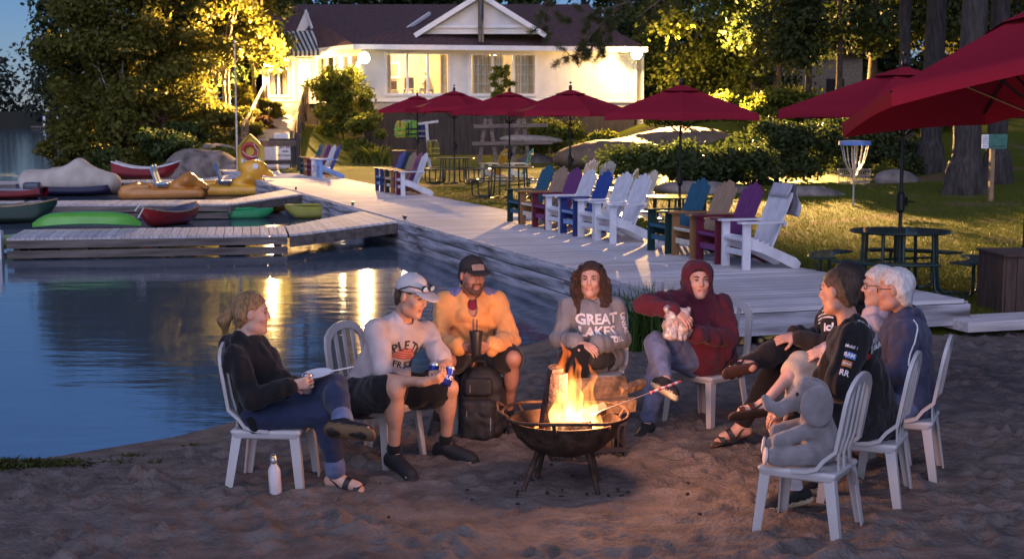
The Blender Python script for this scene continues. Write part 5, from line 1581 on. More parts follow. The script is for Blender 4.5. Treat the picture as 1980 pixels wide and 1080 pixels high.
# pine with boughs reaching over the lodge front
def pine(label, x_, Y, boughs):
    z = gz(x_, Y); o = empty('pine_tree', (x_, Y, z)); tag(o, label, 'tree', 'trees round the lodge')
    b = MB(); b.tube([(0, 0, -.3), (.1, 0, 4), (0, .1, 9), (.1, 0, 13)], [.26, .22, .16, .08], 9); tk = b.build('trunk', M_darkbark, o, smooth=60)
    rs = np.random.RandomState(77)
    V0, Q0, nV = [], [], 0
    base = Vector((x_, Y, z))
    for pts in boughs:
        P = [Vector(p) - base for p in pts]
        b = MB(); b.tube(P, [.07 * (1 - .85 * i / (len(P) - 1)) for i in range(len(P))], 6); b.build('bough', M_bark, tk, smooth=60)
        for i in range(1, len(P)):
            for k in range(5):
                q = P[i - 1].lerp(P[i], rs.uniform(.1, 1)); e = q + Vector((rs.uniform(-.5, .4), rs.uniform(-.4, .4), rs.uniform(-.65, .35)))
                b = MB(); b.tube([q, q.lerp(e, .5) + Vector((0, 0, .06)), e], [.022, .015, .008], 4); b.build('twig', M_bark, tk)
                for tuft in range(3):
                    c = q.lerp(e, .55 + .22 * tuft)
                    n = 70
                    d = rs.normal(size=(n, 3)) + np.array([-.2, 0, .25]); d /= np.linalg.norm(d, axis=1)[:, None]
                    L = rs.uniform(.10, .24, n)[:, None]; w = np.cross(d, rs.normal(size=(n, 3))); w /= np.linalg.norm(w, axis=1)[:, None]; w *= .006
                    p0 = np.array(c) + rs.normal(size=(n, 3)) * .05; p1 = p0 + d * L
                    V0.append(np.stack([p0 - w, p0 + w, p1 + w * .3, p1 - w * .3], 1).reshape(-1, 3)); Q0.append(np.arange(4 * n).reshape(n, 4) + nV); nV += 4 * n
    link('needles', npmesh('needles', np.concatenate(V0), np.concatenate(Q0), LP, None, False), o)
    return o
PY = 52
def pp(px_, py, Y=PY): return aty(px_, py, Y)
pine('pine with long needled boughs hanging in front of the lodge roof', X(1455, 66.8), 66.8,
     [[pp(1455, -70, 66.5), pp(1260, -10, 51), pp(1180, 15), pp(1110, 40), pp(1040, 55)], [pp(1200, 10), pp(1150, 60), pp(1130, 85), pp(1115, 70)], [pp(1180, 15), pp(1165, 60), pp(1140, 100), pp(1085, 112)],
      [pp(1455, -110, 66.5), pp(1220, -45), pp(1100, -20), pp(1030, 20)], [pp(1300, -30), pp(1265, 20), pp(1255, 50)], [pp(1170, 20), pp(1172, 70), pp(1170, 95)], [pp(1455, -50, 66.5), pp(1290, -10, 51.5), pp(1230, 35, 51)]])
# pale cabin glimpsed between the trees
cb = empty('cabin', (X(1560, 76), 76, 0)); tag(cb, 'pale cabin glimpsed between the dark trees on the right', 'building')
b = MB(); b.box((0, 0, 3.2), (4.6, 4, 4.6)); b.build('wall', mat('tan_stucco', (.42, .34, .26), .9), cb)
b = MB(); b.prism([(-2.6, 5.5), (2.6, 5.5), (0, 7.2)], -2.3, 2.3); b.build('roof', M_roof, cb)
b = MB(); b.box((.9, -2.02, 3.6), (.9, .08, 1.3)); b.build('window', M_skirt, cb)
# boulders
M_rock = mat('grey_granite', (.20, .17, .15), .9, var=.3, scale=2.5, bump=.8, bscale=9, col2=(.08, .068, .06))
def boulder(label, x_, Y, z, r, rot=0, seed=1):
    b = SDF(.07 if max(r) > 1 else .04); b.ell((0, 0, 0), r, k=0); b.noise(.16 * min(r), 2.2 / max(.4, min(r)) , seed, 4)
    o = b.build('boulder', M_rock); o.location = (x_, Y, z); o.rotation_euler = (0, .08, rot); tag(o, label, 'rock', 'boulders'); return o
boulder('broad low granite slab on the shore left of the lifebuoy board', X(395, 53), 53, .25, (1.5, .9, .85), .1, 3)
boulder('dark rounded boulder at the water behind the red boat', X(345, 52.5), 52.5, .05, (.9, .7, .62), .4, 5)
boulder('granite shelf above the shore slab', X(425, 55.5), 55.5, .65, (1.2, .8, .62), -.1, 7)
boulder('small granite boulder under the lifebuoy board', X(447, 51.5), 51.5, .05, (.5, .4, .5), .2, 9)
boulder('long low rock at the edge of the lawn under the hedge', X(1375, 37), 37, gz(X(1375, 37), 37), (1.5, .6, .28), .1, 12)
boulder('low rock beside the disc golf basket', X(1570, 36), 36, gz(X(1570, 36), 36), (.9, .5, .22), .1, 14)
boulder('rock between the big trunks', X(1735, 41), 41, gz(X(1735, 41), 41), (.7, .5, .35), .1, 17)
boulder('rock slab under the timber boat rack', X(1040, 57), 57, gz(X(1040, 57), 57), (.9, .5, .4), .1, 19)
b = SDF(.12); b.ell((0, 0, 0), (3.2, 2.2, .75), k=0); b.ell((1.8, 1.2, .35), (2.4, 1.6, .8), k=.5); b.noise(.12, 2.0, 5, 4); b.noise(.05, 6, 8, 3)
o = b.build('rock_slope', mat('tan_rock', (.13, .09, .058), .95, var=.3, scale=2, bump=.8, bscale=7, col2=(.09, .06, .04))); xs_ = X(1235, 52); o.location = (xs_, 52, gz(xs_, 52) - .15); tag(o, 'broad tan rock slope rising right of the lodge', 'rock', 'boulders')
# far wooded shore
rs = np.random.RandomState(5)
lb = []
for i in range(150):
    x_ = rs.uniform(-330, -60); yb = 380 + rs.uniform(0, 60); h_ = (16 + 8 * rs.uniform() + 4 * math.sin(x_ * .05)) * (1.0 + .35 * sstep(-135, -95, x_))
    for k in range(4): lb.append(((x_ + rs.uniform(-2, 2), yb, h_ * (.2 + .25 * k)), (5.5 * (1.1 - .22 * k), 4, h_ * .2)))
V, Q = leaves(rs, lb, 26000, 1.5)
fw_ = link('far_wood', npmesh('far_wood', V, Q, LF, None, False)); tag(fw_, 'dark wooded shore across the lake', None, None, 'stuff')
mb = MB(); mb.box((-190, 450, 2), (420, 120, 4.5)); tag(mb.build('far_shore', mat('far_ground', (.02, .022, .015), .9)), kind='structure')
b = MB(); b.box((0, 0, .4), (9, 4, .35)); fd = empty('far_dock', (X(108, 330), 330, 0), 0, 'tiny pale dock on the far shore', 'dock'); b.build('platform', M_dockside, fd)
for k in (-2, 1.0): b = MB(); b.box((k, 0, 1.6), (.5, .4, 2.4)); b.build('post', M_notice, fd)

# grass
rs = np.random.RandomState(21)
def blades(n, P, h0, h1, w, bend=.35):
    a = rs.uniform(0, 6.28, n); t = np.stack([np.cos(a), np.sin(a), 0 * a], 1) * w
    up = np.stack([rs.normal(0, bend, n), rs.normal(0, bend, n), np.ones(n)], 1) * rs.uniform(h0, h1, n)[:, None]
    V = np.stack([P - t, P + t, P + up], 1).reshape(-1, 3); return V, np.arange(3 * n).reshape(n, 3)
n = 110000
Yg = 13.9 + 26 * rs.uniform(size=n) ** 1.7; Xg = rs.uniform(-.06, .40, n) * Yg
P2_ = np.stack([Xg, Yg], -1)
rel = P2_ - np.array([DC.x, DC.y]); uu = rel @ np.array([DU.x, DU.y]); vv = rel @ np.array([DV.x, DV.y])
keep = (uu > DECK_W + .06) | (vv < -.1)
edge = Yg + .25 * np.clip(5.2 - Xg, -1, 1.5) + .35 * fbm(P2_, 3.0, 8, 2)
keep &= (edge > 14.35) & ((uu > DECK_W + .06))
P2_ = P2_[keep]; Zg = ground_h(P2_)
V, F_ = blades(len(P2_), np.concatenate([P2_, Zg[:, None]], 1), .025, .07, .006, .5)
go = link('lawn_grass', npmesh('lawn_grass', V, F_, leafmat('grass_blade', (.085, .105, .012), .3), None, False)); tag(go, 'short green grass blades of the lawn', None, None, 'stuff')
def clump(name, label, c, rx_, ry_, n, h0, h1, w, m, bend=.3, cat='grass'):
    r = rs.normal(size=(n, 2)) * .45; P = np.stack([c[0] + r[:, 0] * rx_, c[1] + r[:, 1] * ry_, np.full(n, c[2])], 1)
    segs = 4; V, F4 = [], []
    a = rs.uniform(0, 6.28, n); t = np.stack([np.cos(a), np.sin(a), 0 * a], 1) * w
    H_ = rs.uniform(h0, h1, n)[:, None]; bd = np.stack([rs.normal(0, bend, n), rs.normal(0, bend, n), 0 * a], 1)
    rows = []
    for k in range(segs + 1):
        s = k / segs; p = P + np.array([0, 0, 1.]) * H_ * (s - .25 * s * s * np.linalg.norm(bd, axis=1)[:, None]) + bd * H_ * s * s
        ww = t * (1 - s) ** .6; rows.append(np.stack([p - ww, p + ww], 1))
    A = np.stack(rows, 1).reshape(n, -1, 3)
    idx = np.arange(n)[:, None] * (2 * (segs + 1))
    for k in range(segs): F4.append(np.stack([idx[:, 0] + 2 * k, idx[:, 0] + 2 * k + 1, idx[:, 0] + 2 * k + 3, idx[:, 0] + 2 * k + 2], 1))
    o = empty(name, c); tag(o, label, cat)
    me = npmesh('blades', A.reshape(-1, 3) - np.array(c), np.concatenate(F4), m, None, True); link('blades', me, o)
    return o
clump('reed_clump', 'tall green reed clump growing at the corner of the boardwalk', (1.32, 13.35, -.02), .42, .3, 700, .28, .78, .009, leafmat('reed', (.05, .10, .02), .35), .28)
clump('grass_tuft', 'small pale grass tuft beside the waterline behind the grey hoodie', (.55, 12.3, -.04), .25, .2, 120, .08, .26, .006, leafmat('reed2', (.07, .10, .03), .35), .4)
clump('weed_patch', 'matted green weed washed up at the waterline, left edge', (-3.22, 9.12, -.05), .75, .11, 1500, .02, .06, .012, leafmat('weed', (.05, .06, .012), .2), 1.4, 'weed')
for px_, py, lab in ((250, 878, 'tiny weed scrap on the sand near the waterline'), (380, 858, 'tiny weed scrap on the sand behind the girl in black')):
    q = at(px_, py, -.02); clump('weed_scrap', lab, (q.x, q.y, sand_z(q.x, q.y)), .1, .05, 90, .01, .03, .008, leafmat('weed', (.05, .06, .012), .2), 1.4, 'weed')
# fern plants by the walkway foot
for px_, Y, lab in ((700, 56, 'pale fern at the foot of the bright shrub'), (735, 55, 'low fern beside the dark skirting')):
    x_ = X(px_, Y); clump('fern', lab, (x_, Y, gz(x_, Y)), .5, .4, 130, .35, .9, .05, LB, .5, 'fern')
# seated figures: joint positions in metres
JT = {
    'girl': dict(pelvis=(-1.500, 8.330, 0.470), neck=(-1.580, 8.330, 0.907), head=(-1.540, 8.330, 1.058), shL=(-1.571, 8.500, 0.788), shR=(-1.608, 8.160, 0.821), elR=(-1.501, 8.060, 0.602), wrR=(-1.279, 8.100, 0.670), elL=(-1.504, 8.520, 0.527), wrL=(-1.290, 8.420, 0.610), hipL=(-1.512, 8.430, 0.447), hipR=(-1.483, 8.230, 0.466), knR=(-1.086, 8.200, 0.482), anR=(-1.041, 8.240, 0.100), toR=(-0.865, 8.160, 0.049), knL=(-1.038, 8.220, 0.638), anL=(-0.953, 7.900, 0.485), toL=(-0.796, 7.840, 0.463)),
    'tee': dict(pelvis=(-0.922, 8.980, 0.460), neck=(-0.689, 8.860, 0.959), head=(-0.626, 8.800, 1.104), shL=(-0.557, 9.020, 0.850), shR=(-0.837, 8.700, 0.910), elR=(-0.783, 8.560, 0.622), wrR=(-0.527, 8.400, 0.636), elL=(-0.417, 8.840, 0.663), wrL=(-0.479, 8.550, 0.659), hipL=(-0.855, 9.080, 0.434), hipR=(-0.951, 8.880, 0.453), knR=(-0.709, 8.500, 0.572), anR=(-0.729, 8.620, 0.140), toR=(-0.607, 8.420, 0.073), knL=(-0.402, 8.920, 0.499), anL=(-0.428, 9.020, 0.113), toL=(-0.245, 8.920, 0.048)),
    'peach': dict(pelvis=(-0.287, 9.980, 0.520), neck=(-0.281, 9.820, 0.981), head=(-0.275, 9.760, 1.125), shL=(-0.101, 9.860, 0.928), shR=(-0.464, 9.820, 0.934), elR=(-0.500, 9.720, 0.673), wrR=(-0.348, 9.460, 0.675), elL=(-0.007, 9.740, 0.688), wrL=(-0.132, 9.460, 0.682), hipL=(-0.191, 9.980, 0.520), hipR=(-0.374, 9.960, 0.524), knR=(-0.428, 9.520, 0.573), anR=(-0.513, 9.760, 0.111), toR=(-0.543, 9.640, 0.042), knL=(0.007, 9.550, 0.582), anL=(-0.029, 9.800, 0.125), toL=(0.000, 9.660, 0.067)),
    'grey': dict(pelvis=(0.597, 10.140, 0.501), neck=(0.563, 10.100, 0.905), head=(0.558, 10.040, 1.068), shL=(0.735, 10.120, 0.858), shR=(0.406, 10.060, 0.858), elR=(0.331, 10.000, 0.644), wrR=(0.451, 9.740, 0.662), elL=(0.784, 10.060, 0.634), wrL=(0.578, 9.820, 0.635), hipL=(0.684, 10.200, 0.468), hipR=(0.515, 10.140, 0.478), knR=(0.388, 9.760, 0.557), anR=(0.449, 9.960, 0.113), toR=(0.400, 9.820, 0.061), knL=(0.487, 9.720, 0.593), anL=(0.424, 9.560, 0.251), toL=(0.348, 9.400, 0.231)),
    'maroon': dict(pelvis=(1.411, 10.080, 0.485), neck=(1.332, 9.980, 0.913), head=(1.307, 9.920, 1.071), shL=(1.485, 10.020, 0.878), shR=(1.171, 9.920, 0.924), elR=(0.914, 9.740, 0.930), wrR=(1.104, 9.580, 0.901), elL=(1.539, 9.920, 0.660), wrL=(1.252, 9.680, 0.736), hipL=(1.484, 10.120, 0.467), hipR=(1.336, 10.020, 0.484), knR=(1.000, 9.780, 0.649), anR=(1.033, 9.460, 0.449), toR=(1.085, 9.300, 0.402), knL=(1.036, 9.840, 0.544), anL=(0.954, 9.800, 0.073), toL=(0.877, 9.620, 0.018)),
    'dark': dict(pelvis=(2.203, 9.420, 0.579), neck=(2.190, 9.360, 0.979), head=(2.208, 9.340, 1.130), shL=(2.096, 9.180, 0.921), shR=(2.247, 9.540, 0.906), elL=(2.073, 9.060, 0.749), wrL=(1.848, 9.140, 0.791), elR=(2.113, 9.580, 0.730), wrR=(1.865, 9.360, 0.771), hipL=(2.146, 9.320, 0.579), hipR=(2.181, 9.520, 0.562), knL=(1.751, 9.220, 0.696), anL=(1.487, 9.050, 0.623), toL=(1.373, 9.000, 0.598), knR=(1.755, 9.340, 0.551), anR=(1.515, 9.300, 0.161), toR=(1.355, 9.280, 0.088)),
    'capri': dict(pelvis=(2.287, 8.980, 0.504), neck=(2.363, 8.970, 0.990), head=(2.327, 8.950, 1.148), shL=(2.262, 8.800, 0.922), shR=(2.403, 9.140, 0.893), elL=(2.125, 8.740, 0.696), wrL=(1.951, 8.720, 0.778), elR=(2.266, 9.180, 0.621), wrR=(2.006, 9.000, 0.759), hipL=(2.234, 8.900, 0.496), hipR=(2.272, 9.080, 0.475), knL=(1.809, 8.800, 0.680), anL=(1.536, 8.550, 0.467), toL=(1.355, 8.520, 0.431), knR=(1.786, 8.720, 0.553), anR=(1.708, 8.640, 0.037), toR=(1.566, 8.560, -0.008)),
    'navy': dict(pelvis=(2.474, 8.640, 0.461), neck=(2.404, 8.600, 1.027), head=(2.323, 8.570, 1.171), shL=(2.358, 8.420, 0.939), shR=(2.476, 8.780, 0.925), elL=(2.296, 8.360, 0.693), wrL=(2.077, 8.400, 0.629), elR=(2.422, 8.820, 0.633), wrR=(2.150, 8.700, 0.589), hipL=(2.408, 8.550, 0.460), hipR=(2.452, 8.730, 0.437), knL=(1.985, 8.460, 0.507), anL=(1.955, 8.460, 0.092), toL=(1.805, 8.440, 0.010), knR=(2.025, 8.700, 0.482), anR=(1.962, 8.660, 0.075), toR=(1.814, 8.640, 0.014)),
    'polo': dict(pelvis=(2.092, 8.030, 0.481), neck=(1.904, 7.980, 1.070), head=(1.847, 7.980, 1.233), shL=(1.898, 7.800, 0.998), shR=(1.974, 8.140, 0.981), elL=(1.806, 7.740, 0.718), wrL=(1.539, 7.740, 0.622), elR=(1.850, 8.220, 0.648), wrR=(1.628, 8.160, 0.552), hipL=(1.990, 7.930, 0.503), hipR=(2.037, 8.120, 0.474), knL=(1.496, 7.800, 0.484), anL=(1.591, 7.800, 0.129), toL=(1.417, 7.760, 0.060), knR=(1.585, 8.160, 0.460), anR=(1.741, 8.100, 0.111), toR=(1.594, 8.080, 0.048)),
}
# ================================================================== people
def skinmat(n, c): return mat('skin_' + n, c, .55, var=.08, scale=18, bump=.08, bscale=120, sss=.08)
def clothmat(n, c, var=.08): return mat('cloth_' + n, c, .9, var=var, scale=10, bump=.22, bscale=160, spec=.15, sheen=.15)
M_lip = mat('lips', (.40, .16, .14), .5)
M_eye = mat('eye_white', (.36, .33, .32), .25); M_iris = mat('eye_dark', (.03, .02, .015), .2)
def nv(a): return np.array(a, float)
def un(a): a = nv(a); return a / (np.linalg.norm(a) + 1e-9)

def hand(s, wr, d, n, side, curl=.6, sc=1.0, mi=0, thumb=.5):
    """palm and five fingers; d: finger direction, n: palm normal (towards what is held), side: +1 left hand, -1 right"""
    d = un(d); n = un(nv(n) - d * np.dot(n, d)); t = np.cross(d, n) * side      # thumb side
    wr = nv(wr)
    P0 = wr + d * .02 * sc; K = wr + d * .088 * sc
    s.cone(wr - d * .03, P0, .026 * sc, .027 * sc, k=.015, mi=mi, flat=n, ff=.8)
    for o in (-.024, 0, .024): s.cone(P0 + t * o * .6 * sc, K + t * o * sc, .017 * sc, .014 * sc, k=.012, mi=mi)
    L = (.040, .045, .042, .033)
    for i, o in enumerate((.031, .0105, -.0105, -.031)):
        p = K + t * o * sc; a = curl * .55; dd = d
        for j, (l, r) in enumerate(((L[i], .0098), (L[i] * .68, .0088), (L[i] * .55, .0078))):
            a2 = curl * (.55 + .75 * j)
            dd = d * math.cos(a2) + n * math.sin(a2) + t * (.06 * (1.5 - i)) * (1 - .4 * j)
            q = p + un(dd) * l * sc; s.cone(p, q, r * sc, r * .92 * sc, k=.004, mi=mi); p = q
    b = wr + d * .03 * sc + t * .028 * sc + n * .006
    q = b + un(t * .75 + d * .55 + n * thumb * .5) * .042 * sc; s.cone(b, q, .0135 * sc, .0112 * sc, k=.01, mi=mi)
    q2 = q + un(d * .75 + t * .1 + n * (.3 + thumb)) * .032 * sc; s.cone(q, q2, .0108 * sc, .009 * sc, k=.004, mi=mi)

def axes(J):
    lat = un(nv(J['shL']) - nv(J['shR'])); up = un(nv(J['neck']) - nv(J['pelvis'])); fw = un(np.cross(lat, up)); return lat, up, fw
def torso(s, J, b, e, mi=0, bust=0, belly=0):
    lat, up, fw = axes(J)
    pel, nk = nv(J['pelvis']), nv(J['neck']); L = np.linalg.norm(nk - pel)
    waist = pel + up * L * .34 + fw * .01; chest = pel + up * L * .70 + fw * .015
    s.cone(J['hipL'], J['hipR'], .105 * b + e, k=.05, mi=mi)
    s.cone(pel, waist, .135 * b + e, .128 * b + e, k=.06, mi=mi, flat=fw, ff=.86)
    s.cone(waist, chest, .128 * b + e, .145 * b + e, k=.06, mi=mi, flat=fw, ff=.80)
    if belly: s.ell(waist + fw * (.05 + .03 * belly) - up * .03, (.12 + .02 * belly + e, .12 + e, .12 + e), k=.08, mi=mi)
    if bust:
        for x in (-1, 1): s.ell(chest + fw * .075 * b + lat * x * .062 - up * .035, (.062 * bust + e * .6,) * 3, k=.05, mi=mi)
    for x in ('shL', 'shR'):
        s.cone(chest + up * .02, nv(J[x]) - up * .012, .095 * b + e, .050 * b + e, k=.05, mi=mi)
    s.cone(chest, nk - up * .02, .10 * b + e, .062 + e, k=.06, mi=mi, flat=fw, ff=.8)
    return lat, up, fw, waist, chest
def arm(s, J, x, b, e, f0=0, f1=2.0, mi=0, cuff=0):
    sh, el, wr = nv(J['sh' + x]), nv(J['el' + x]), nv(J['wr' + x])
    if f1 <= 1: s.cone(sh, sh + (el - sh) * f1, .050 * b + e, (.048 - .010 * f1) * b + e * 1.7, k=.03, mi=mi)
    else:
        s.cone(sh, el, .050 * b + e, .038 * b + e, k=.03, mi=mi)
        q = el + (wr - el) * (f1 - 1); s.cone(el, q, .039 * b + e, (.039 - .011 * (f1 - 1)) * b + e, k=.025, mi=mi)
        if cuff: s.cone(q - un(wr - el) * .035, q, .034 + e, .033 + e, k=.01, mi=mi)
def leg(s, J, x, b, e, f1=2.0, mi=0, fl=0):
    hp, kn, an = nv(J['hip' + x]), nv(J['kn' + x]), nv(J['an' + x])
    if f1 <= 1:
        q = hp + (kn - hp) * f1; s.cone(hp, q, .092 * b + e, (.092 - .028 * f1) * b + e + fl, k=.05, mi=mi); return
    s.cone(hp, kn, .092 * b + e, .060 * b + e, k=.05, mi=mi)
    q = kn + (an - kn) * (f1 - 1); r1 = .057 + (.036 - .057) * (f1 - 1)
    s.cone(kn, q, .057 * b + e, r1 * b + e + fl, k=.03, mi=mi)
    back = un(np.cross(np.cross(an - kn, kn - hp), an - kn))
    if f1 > 1.5: s.ell(kn + (an - kn) * .30 - back * .012, (.05 * b + e, .05 * b + e, .09), k=.05, mi=mi)
def footdirs(J, x):
    an, to = nv(J['an' + x]), nv(J['to' + x]); kn = nv(J['kn' + x])
    d = un(to - an); 
    dn = un(an - kn); dn = un(dn - d * np.dot(dn, d)); return an, to, d, dn
def foot(s, J, x, e=0, mi=0, toes=True):
    an, to, d, dn = footdirs(J, x)
    heel = an + dn * .045 - d * .035; ball = to - d * .05 + dn * .012; sd = np.cross(d, dn)
    s.cone(an, heel, .036 + e, .032 + e, k=.02, mi=mi); s.cone(an + dn * .01, ball, .036 + e, .026 + e, k=.03, mi=mi); s.cone(heel, ball, .032 + e, .026 + e, k=.03, mi=mi)
    if toes:
        for i, o in enumerate((-.03, -.014, .001, .016, .03)):
            s.cone(ball + sd * o * .8 + dn * .004, ball + sd * o * 1.15 + d * (.052 - .006 * i) + dn * .008, .013, .010, k=.008, mi=mi)
    else: s.cone(ball - d * .01, to + dn * .012, .036 + e, .030 + e, k=.03, mi=mi)
    s.cone(heel, heel, .001)
def shoe(o, J, x, m, msole, off=np.zeros(3)):
    an, to, d, dn = footdirs(J, x); s = SDF(.008)
    sd = np.cross(d, dn); heel = an + dn * .05 - d * .035; tip = to + d * .0 + dn * .018
    s.cone(an + dn * .008, heel, .046, .043, k=.02, mi=0); s.cone(an + dn * .02 + d * .02, tip - d * .03, .044, .040, k=.03, mi=0); s.cone(heel, tip, .044, .036, k=.03, mi=0)
    s.cone(heel + dn * .026 - d * .005, tip + dn * .018 + d * .008, .046, .044, k=.008, mi=1, flat=dn, ff=.45)
    s.cone(an - dn * .05, an - dn * .015, .034, k=0, op='s')
    s.p = [(lambda P, f=f: f(P), lo, hi, k, mi, op) for f, lo, hi, k, mi, op in s.p]
    return s.build('shoe', [m, msole], o)
def sandal(o, J, x, m, msole):
    an, to, d, dn = footdirs(J, x); sd = np.cross(d, dn); s = SDF(.006)
    heel = an + dn * .068 - d * .04; tip = to + dn * .035 + d * .012
    s.cone(heel, tip, .040, .045, k=0, flat=dn, ff=.26); so = s.build('sole', msole, o)
    for t, hh, ww in ((.52, .074, .044), (.80, .046, .047)):
        c = heel + (tip - heel) * t; b = MB(); rings = []
        for k in range(13):
            a = PI * k / 12; q = c + sd * ww * math.cos(a) - dn * hh * math.sin(a) ** .8
            nrm = un(sd * math.cos(a) - dn * math.sin(a)) * .0045
            rings.append([Vector(q + d * .017), Vector(q - d * .017), Vector(q - d * .017 + nrm), Vector(q + d * .017 + nrm)])
        b.loft(rings); b.build('strap', m, o)
    b = MB(); hb = []
    for k in range(9):
        a = -.5 * PI + PI * k / 8; hb.append(Vector(an + dn * .012 - d * .040 * math.cos(a) + sd * .042 * math.sin(a)))
    b.tube([Vector(heel + (tip - heel) * .5 + sd * .044)] + hb[::-1] + [Vector(heel + (tip - heel) * .5 - sd * .044)], .006, 6); b.build('heel_strap', m, o)

def head_axes(look):
    f = un(look); u = nv((0, 0, 1)); u = un(u - f * np.dot(u, f)); l = np.cross(u, f); return f, l, u
def head_sdf(s, c, look, sc=1.0, mi=0, lip=1, jaw=1.0):
    f, l, u = head_axes(look); c = nv(c); M = [f, l, u]
    def p(x, y, z): return c + (f * x + l * y + u * z) * sc
    s.ell(p(-.012, 0, .032), nv((.098, .077, .092)) * sc, M, k=.03, mi=mi)
    s.ell(p(.030, 0, -.035), nv((.066, .060 * jaw, .082)) * sc, M, k=.035, mi=mi)
    s.cone(p(.012, .045 * jaw, -.075), p(.062, .014, -.100), .022 * sc, .019 * sc, k=.03, mi=mi); s.cone(p(.012, -.045 * jaw, -.075), p(.062, -.014, -.100), .022 * sc, .019 * sc, k=.03, mi=mi)
    s.ell(p(.074, 0, -.100), nv((.020, .022, .018)) * sc, M, k=.02, mi=mi)
    for y in (-1, 1):
        s.ell(p(.066, y * .040, -.022), nv((.022, .022, .020)) * sc, M, k=.02, mi=mi)       # cheek
        s.cone(p(.080, y * .012, .036), p(.070, y * .050, .034), .011 * sc, .009 * sc, k=.014, mi=mi)  # brow
        s.ell(p(-.006, y * .080, -.002), nv((.018, .010, .030)) * sc, [un(f + l * y * .25), un(l - f * y * .25), u], k=.006, mi=mi)   # ear
        s.ell(p(.093, y * .031, .011), nv((.014, .017, .011)) * sc, M, k=0, mi=mi, op='s')
    s.cone(p(.088, 0, .022), p(.107, 0, -.018), .0085 * sc, .0125 * sc, k=.010, mi=mi)
    for y in (-1, 1): s.ell(p(.096, y * .012, -.024), nv((.010, .008, .007)) * sc, M, k=.006, mi=mi)
    s.cone(p(.087, .018, -.056), p(.087, -.018, -.056), .0068 * sc, k=.006, mi=lip); s.cone(p(.085, .015, -.067), p(.085, -.015, -.067), .0078 * sc, k=.006, mi=lip)
    s.ell(p(.098, 0, -.0612), nv((.012, .022, .0022)) * sc, M, k=0, op='s')
    return f, l, u
def face_parts(o, c, look, sc, m_brow, beard=None, glasses=None, off=(0, 0, 0)):
    f, l, u = head_axes(look); c = nv(c)
    def p(x, y, z): return Vector(c + (f * x + l * y + u * z) * sc)
    for y in (-1, 1):
        b = MB(); q = p(.077, y * .031, .011); R_ = .0135 * sc
        A = Matrix((Vector(f), Vector(l), Vector(u))).transposed()
        prof = [(0.001, 1.0), (.38, .92), (.40, .915), (.75, .66), (1, 0), (.8, -.6)]
        for k in range(len(prof) - 1):
            b.mi = 1 if k == 0 else 0
            r0 = [q + A @ Vector((prof[k][1] * R_, prof[k][0] * R_ * math.cos(a * PI / 6), prof[k][0] * R_ * math.sin(a * PI / 6))) for a in range(12)]
            r1 = [q + A @ Vector((prof[k + 1][1] * R_, prof[k + 1][0] * R_ * math.cos(a * PI / 6), prof[k + 1][0] * R_ * math.sin(a * PI / 6))) for a in range(12)]
            b.loft([r0, r1], cap=False)
        b.build('eye', [M_eye, M_iris], o, smooth=80)
        b = MB(); b.tube([p(.092, y * .014, .031), p(.090, y * .032, .038), p(.076, y * .052, .034)], [.0045 * sc, .005 * sc, .003 * sc], 6); b.build('eyebrow', m_brow, o)
        b = MB(); b.tube([p(.0885, y * .017, .016), p(.0915, y * .031, .0205), p(.084, y * .045, .015)], .0028 * sc, 5); b.build('eyelid', m_brow, o)
    if glasses:
        b = MB()
        for y in (-1, 1):
            b.tube([p(.100 - .010 * (abs(math.cos(a)) if math.cos(a) * 1 > 0 else 0), y * (.033 + .024 * math.cos(a)), .008 + .019 * math.sin(a)) for a in np.linspace(0, 2 * PI, 17)], .0022, 5)
            b.tube([p(.092, y * .057, .012), p(.0, y * .083, .014)], .002, 5)
        b.tube([p(.102, -.009, .012), p(.102, .009, .012)], .002, 5); b.build('glasses', glasses, o)

def hair_cap(s, c, look, sc=1.0, e=.008, mi=0, back=0):
    f, l, u = head_axes(look); c = nv(c); M = [f, l, u]
    def p(x, y, z): return c + (f * x + l * y + u * z) * sc
    s.ell(p(-.016, 0, .036), nv((.100 + e, .079 + e, .092 + e)) * sc, M, k=.02, mi=mi)
    s.cone(p(-.05, .045, -.01), p(-.065, .03, -.055 - back), (.036 + e) * sc, (.025 + e) * sc, k=.03, mi=mi); s.cone(p(-.05, -.045, -.01), p(-.065, -.03, -.055 - back), (.036 + e) * sc, (.025 + e) * sc, k=.03, mi=mi)
    return p, f, l, u
def hair_face_cut(s, p, M, sc, low=.055):
    s.ell(p(.085, 0, low - .085), nv((.085, .135, .098)) * sc, M, k=0, op='s')
    for y in (-1, 1): s.ell(p(.012, y * .095, -.012), nv((.036, .04, .052)) * sc, M, k=0, op='s')

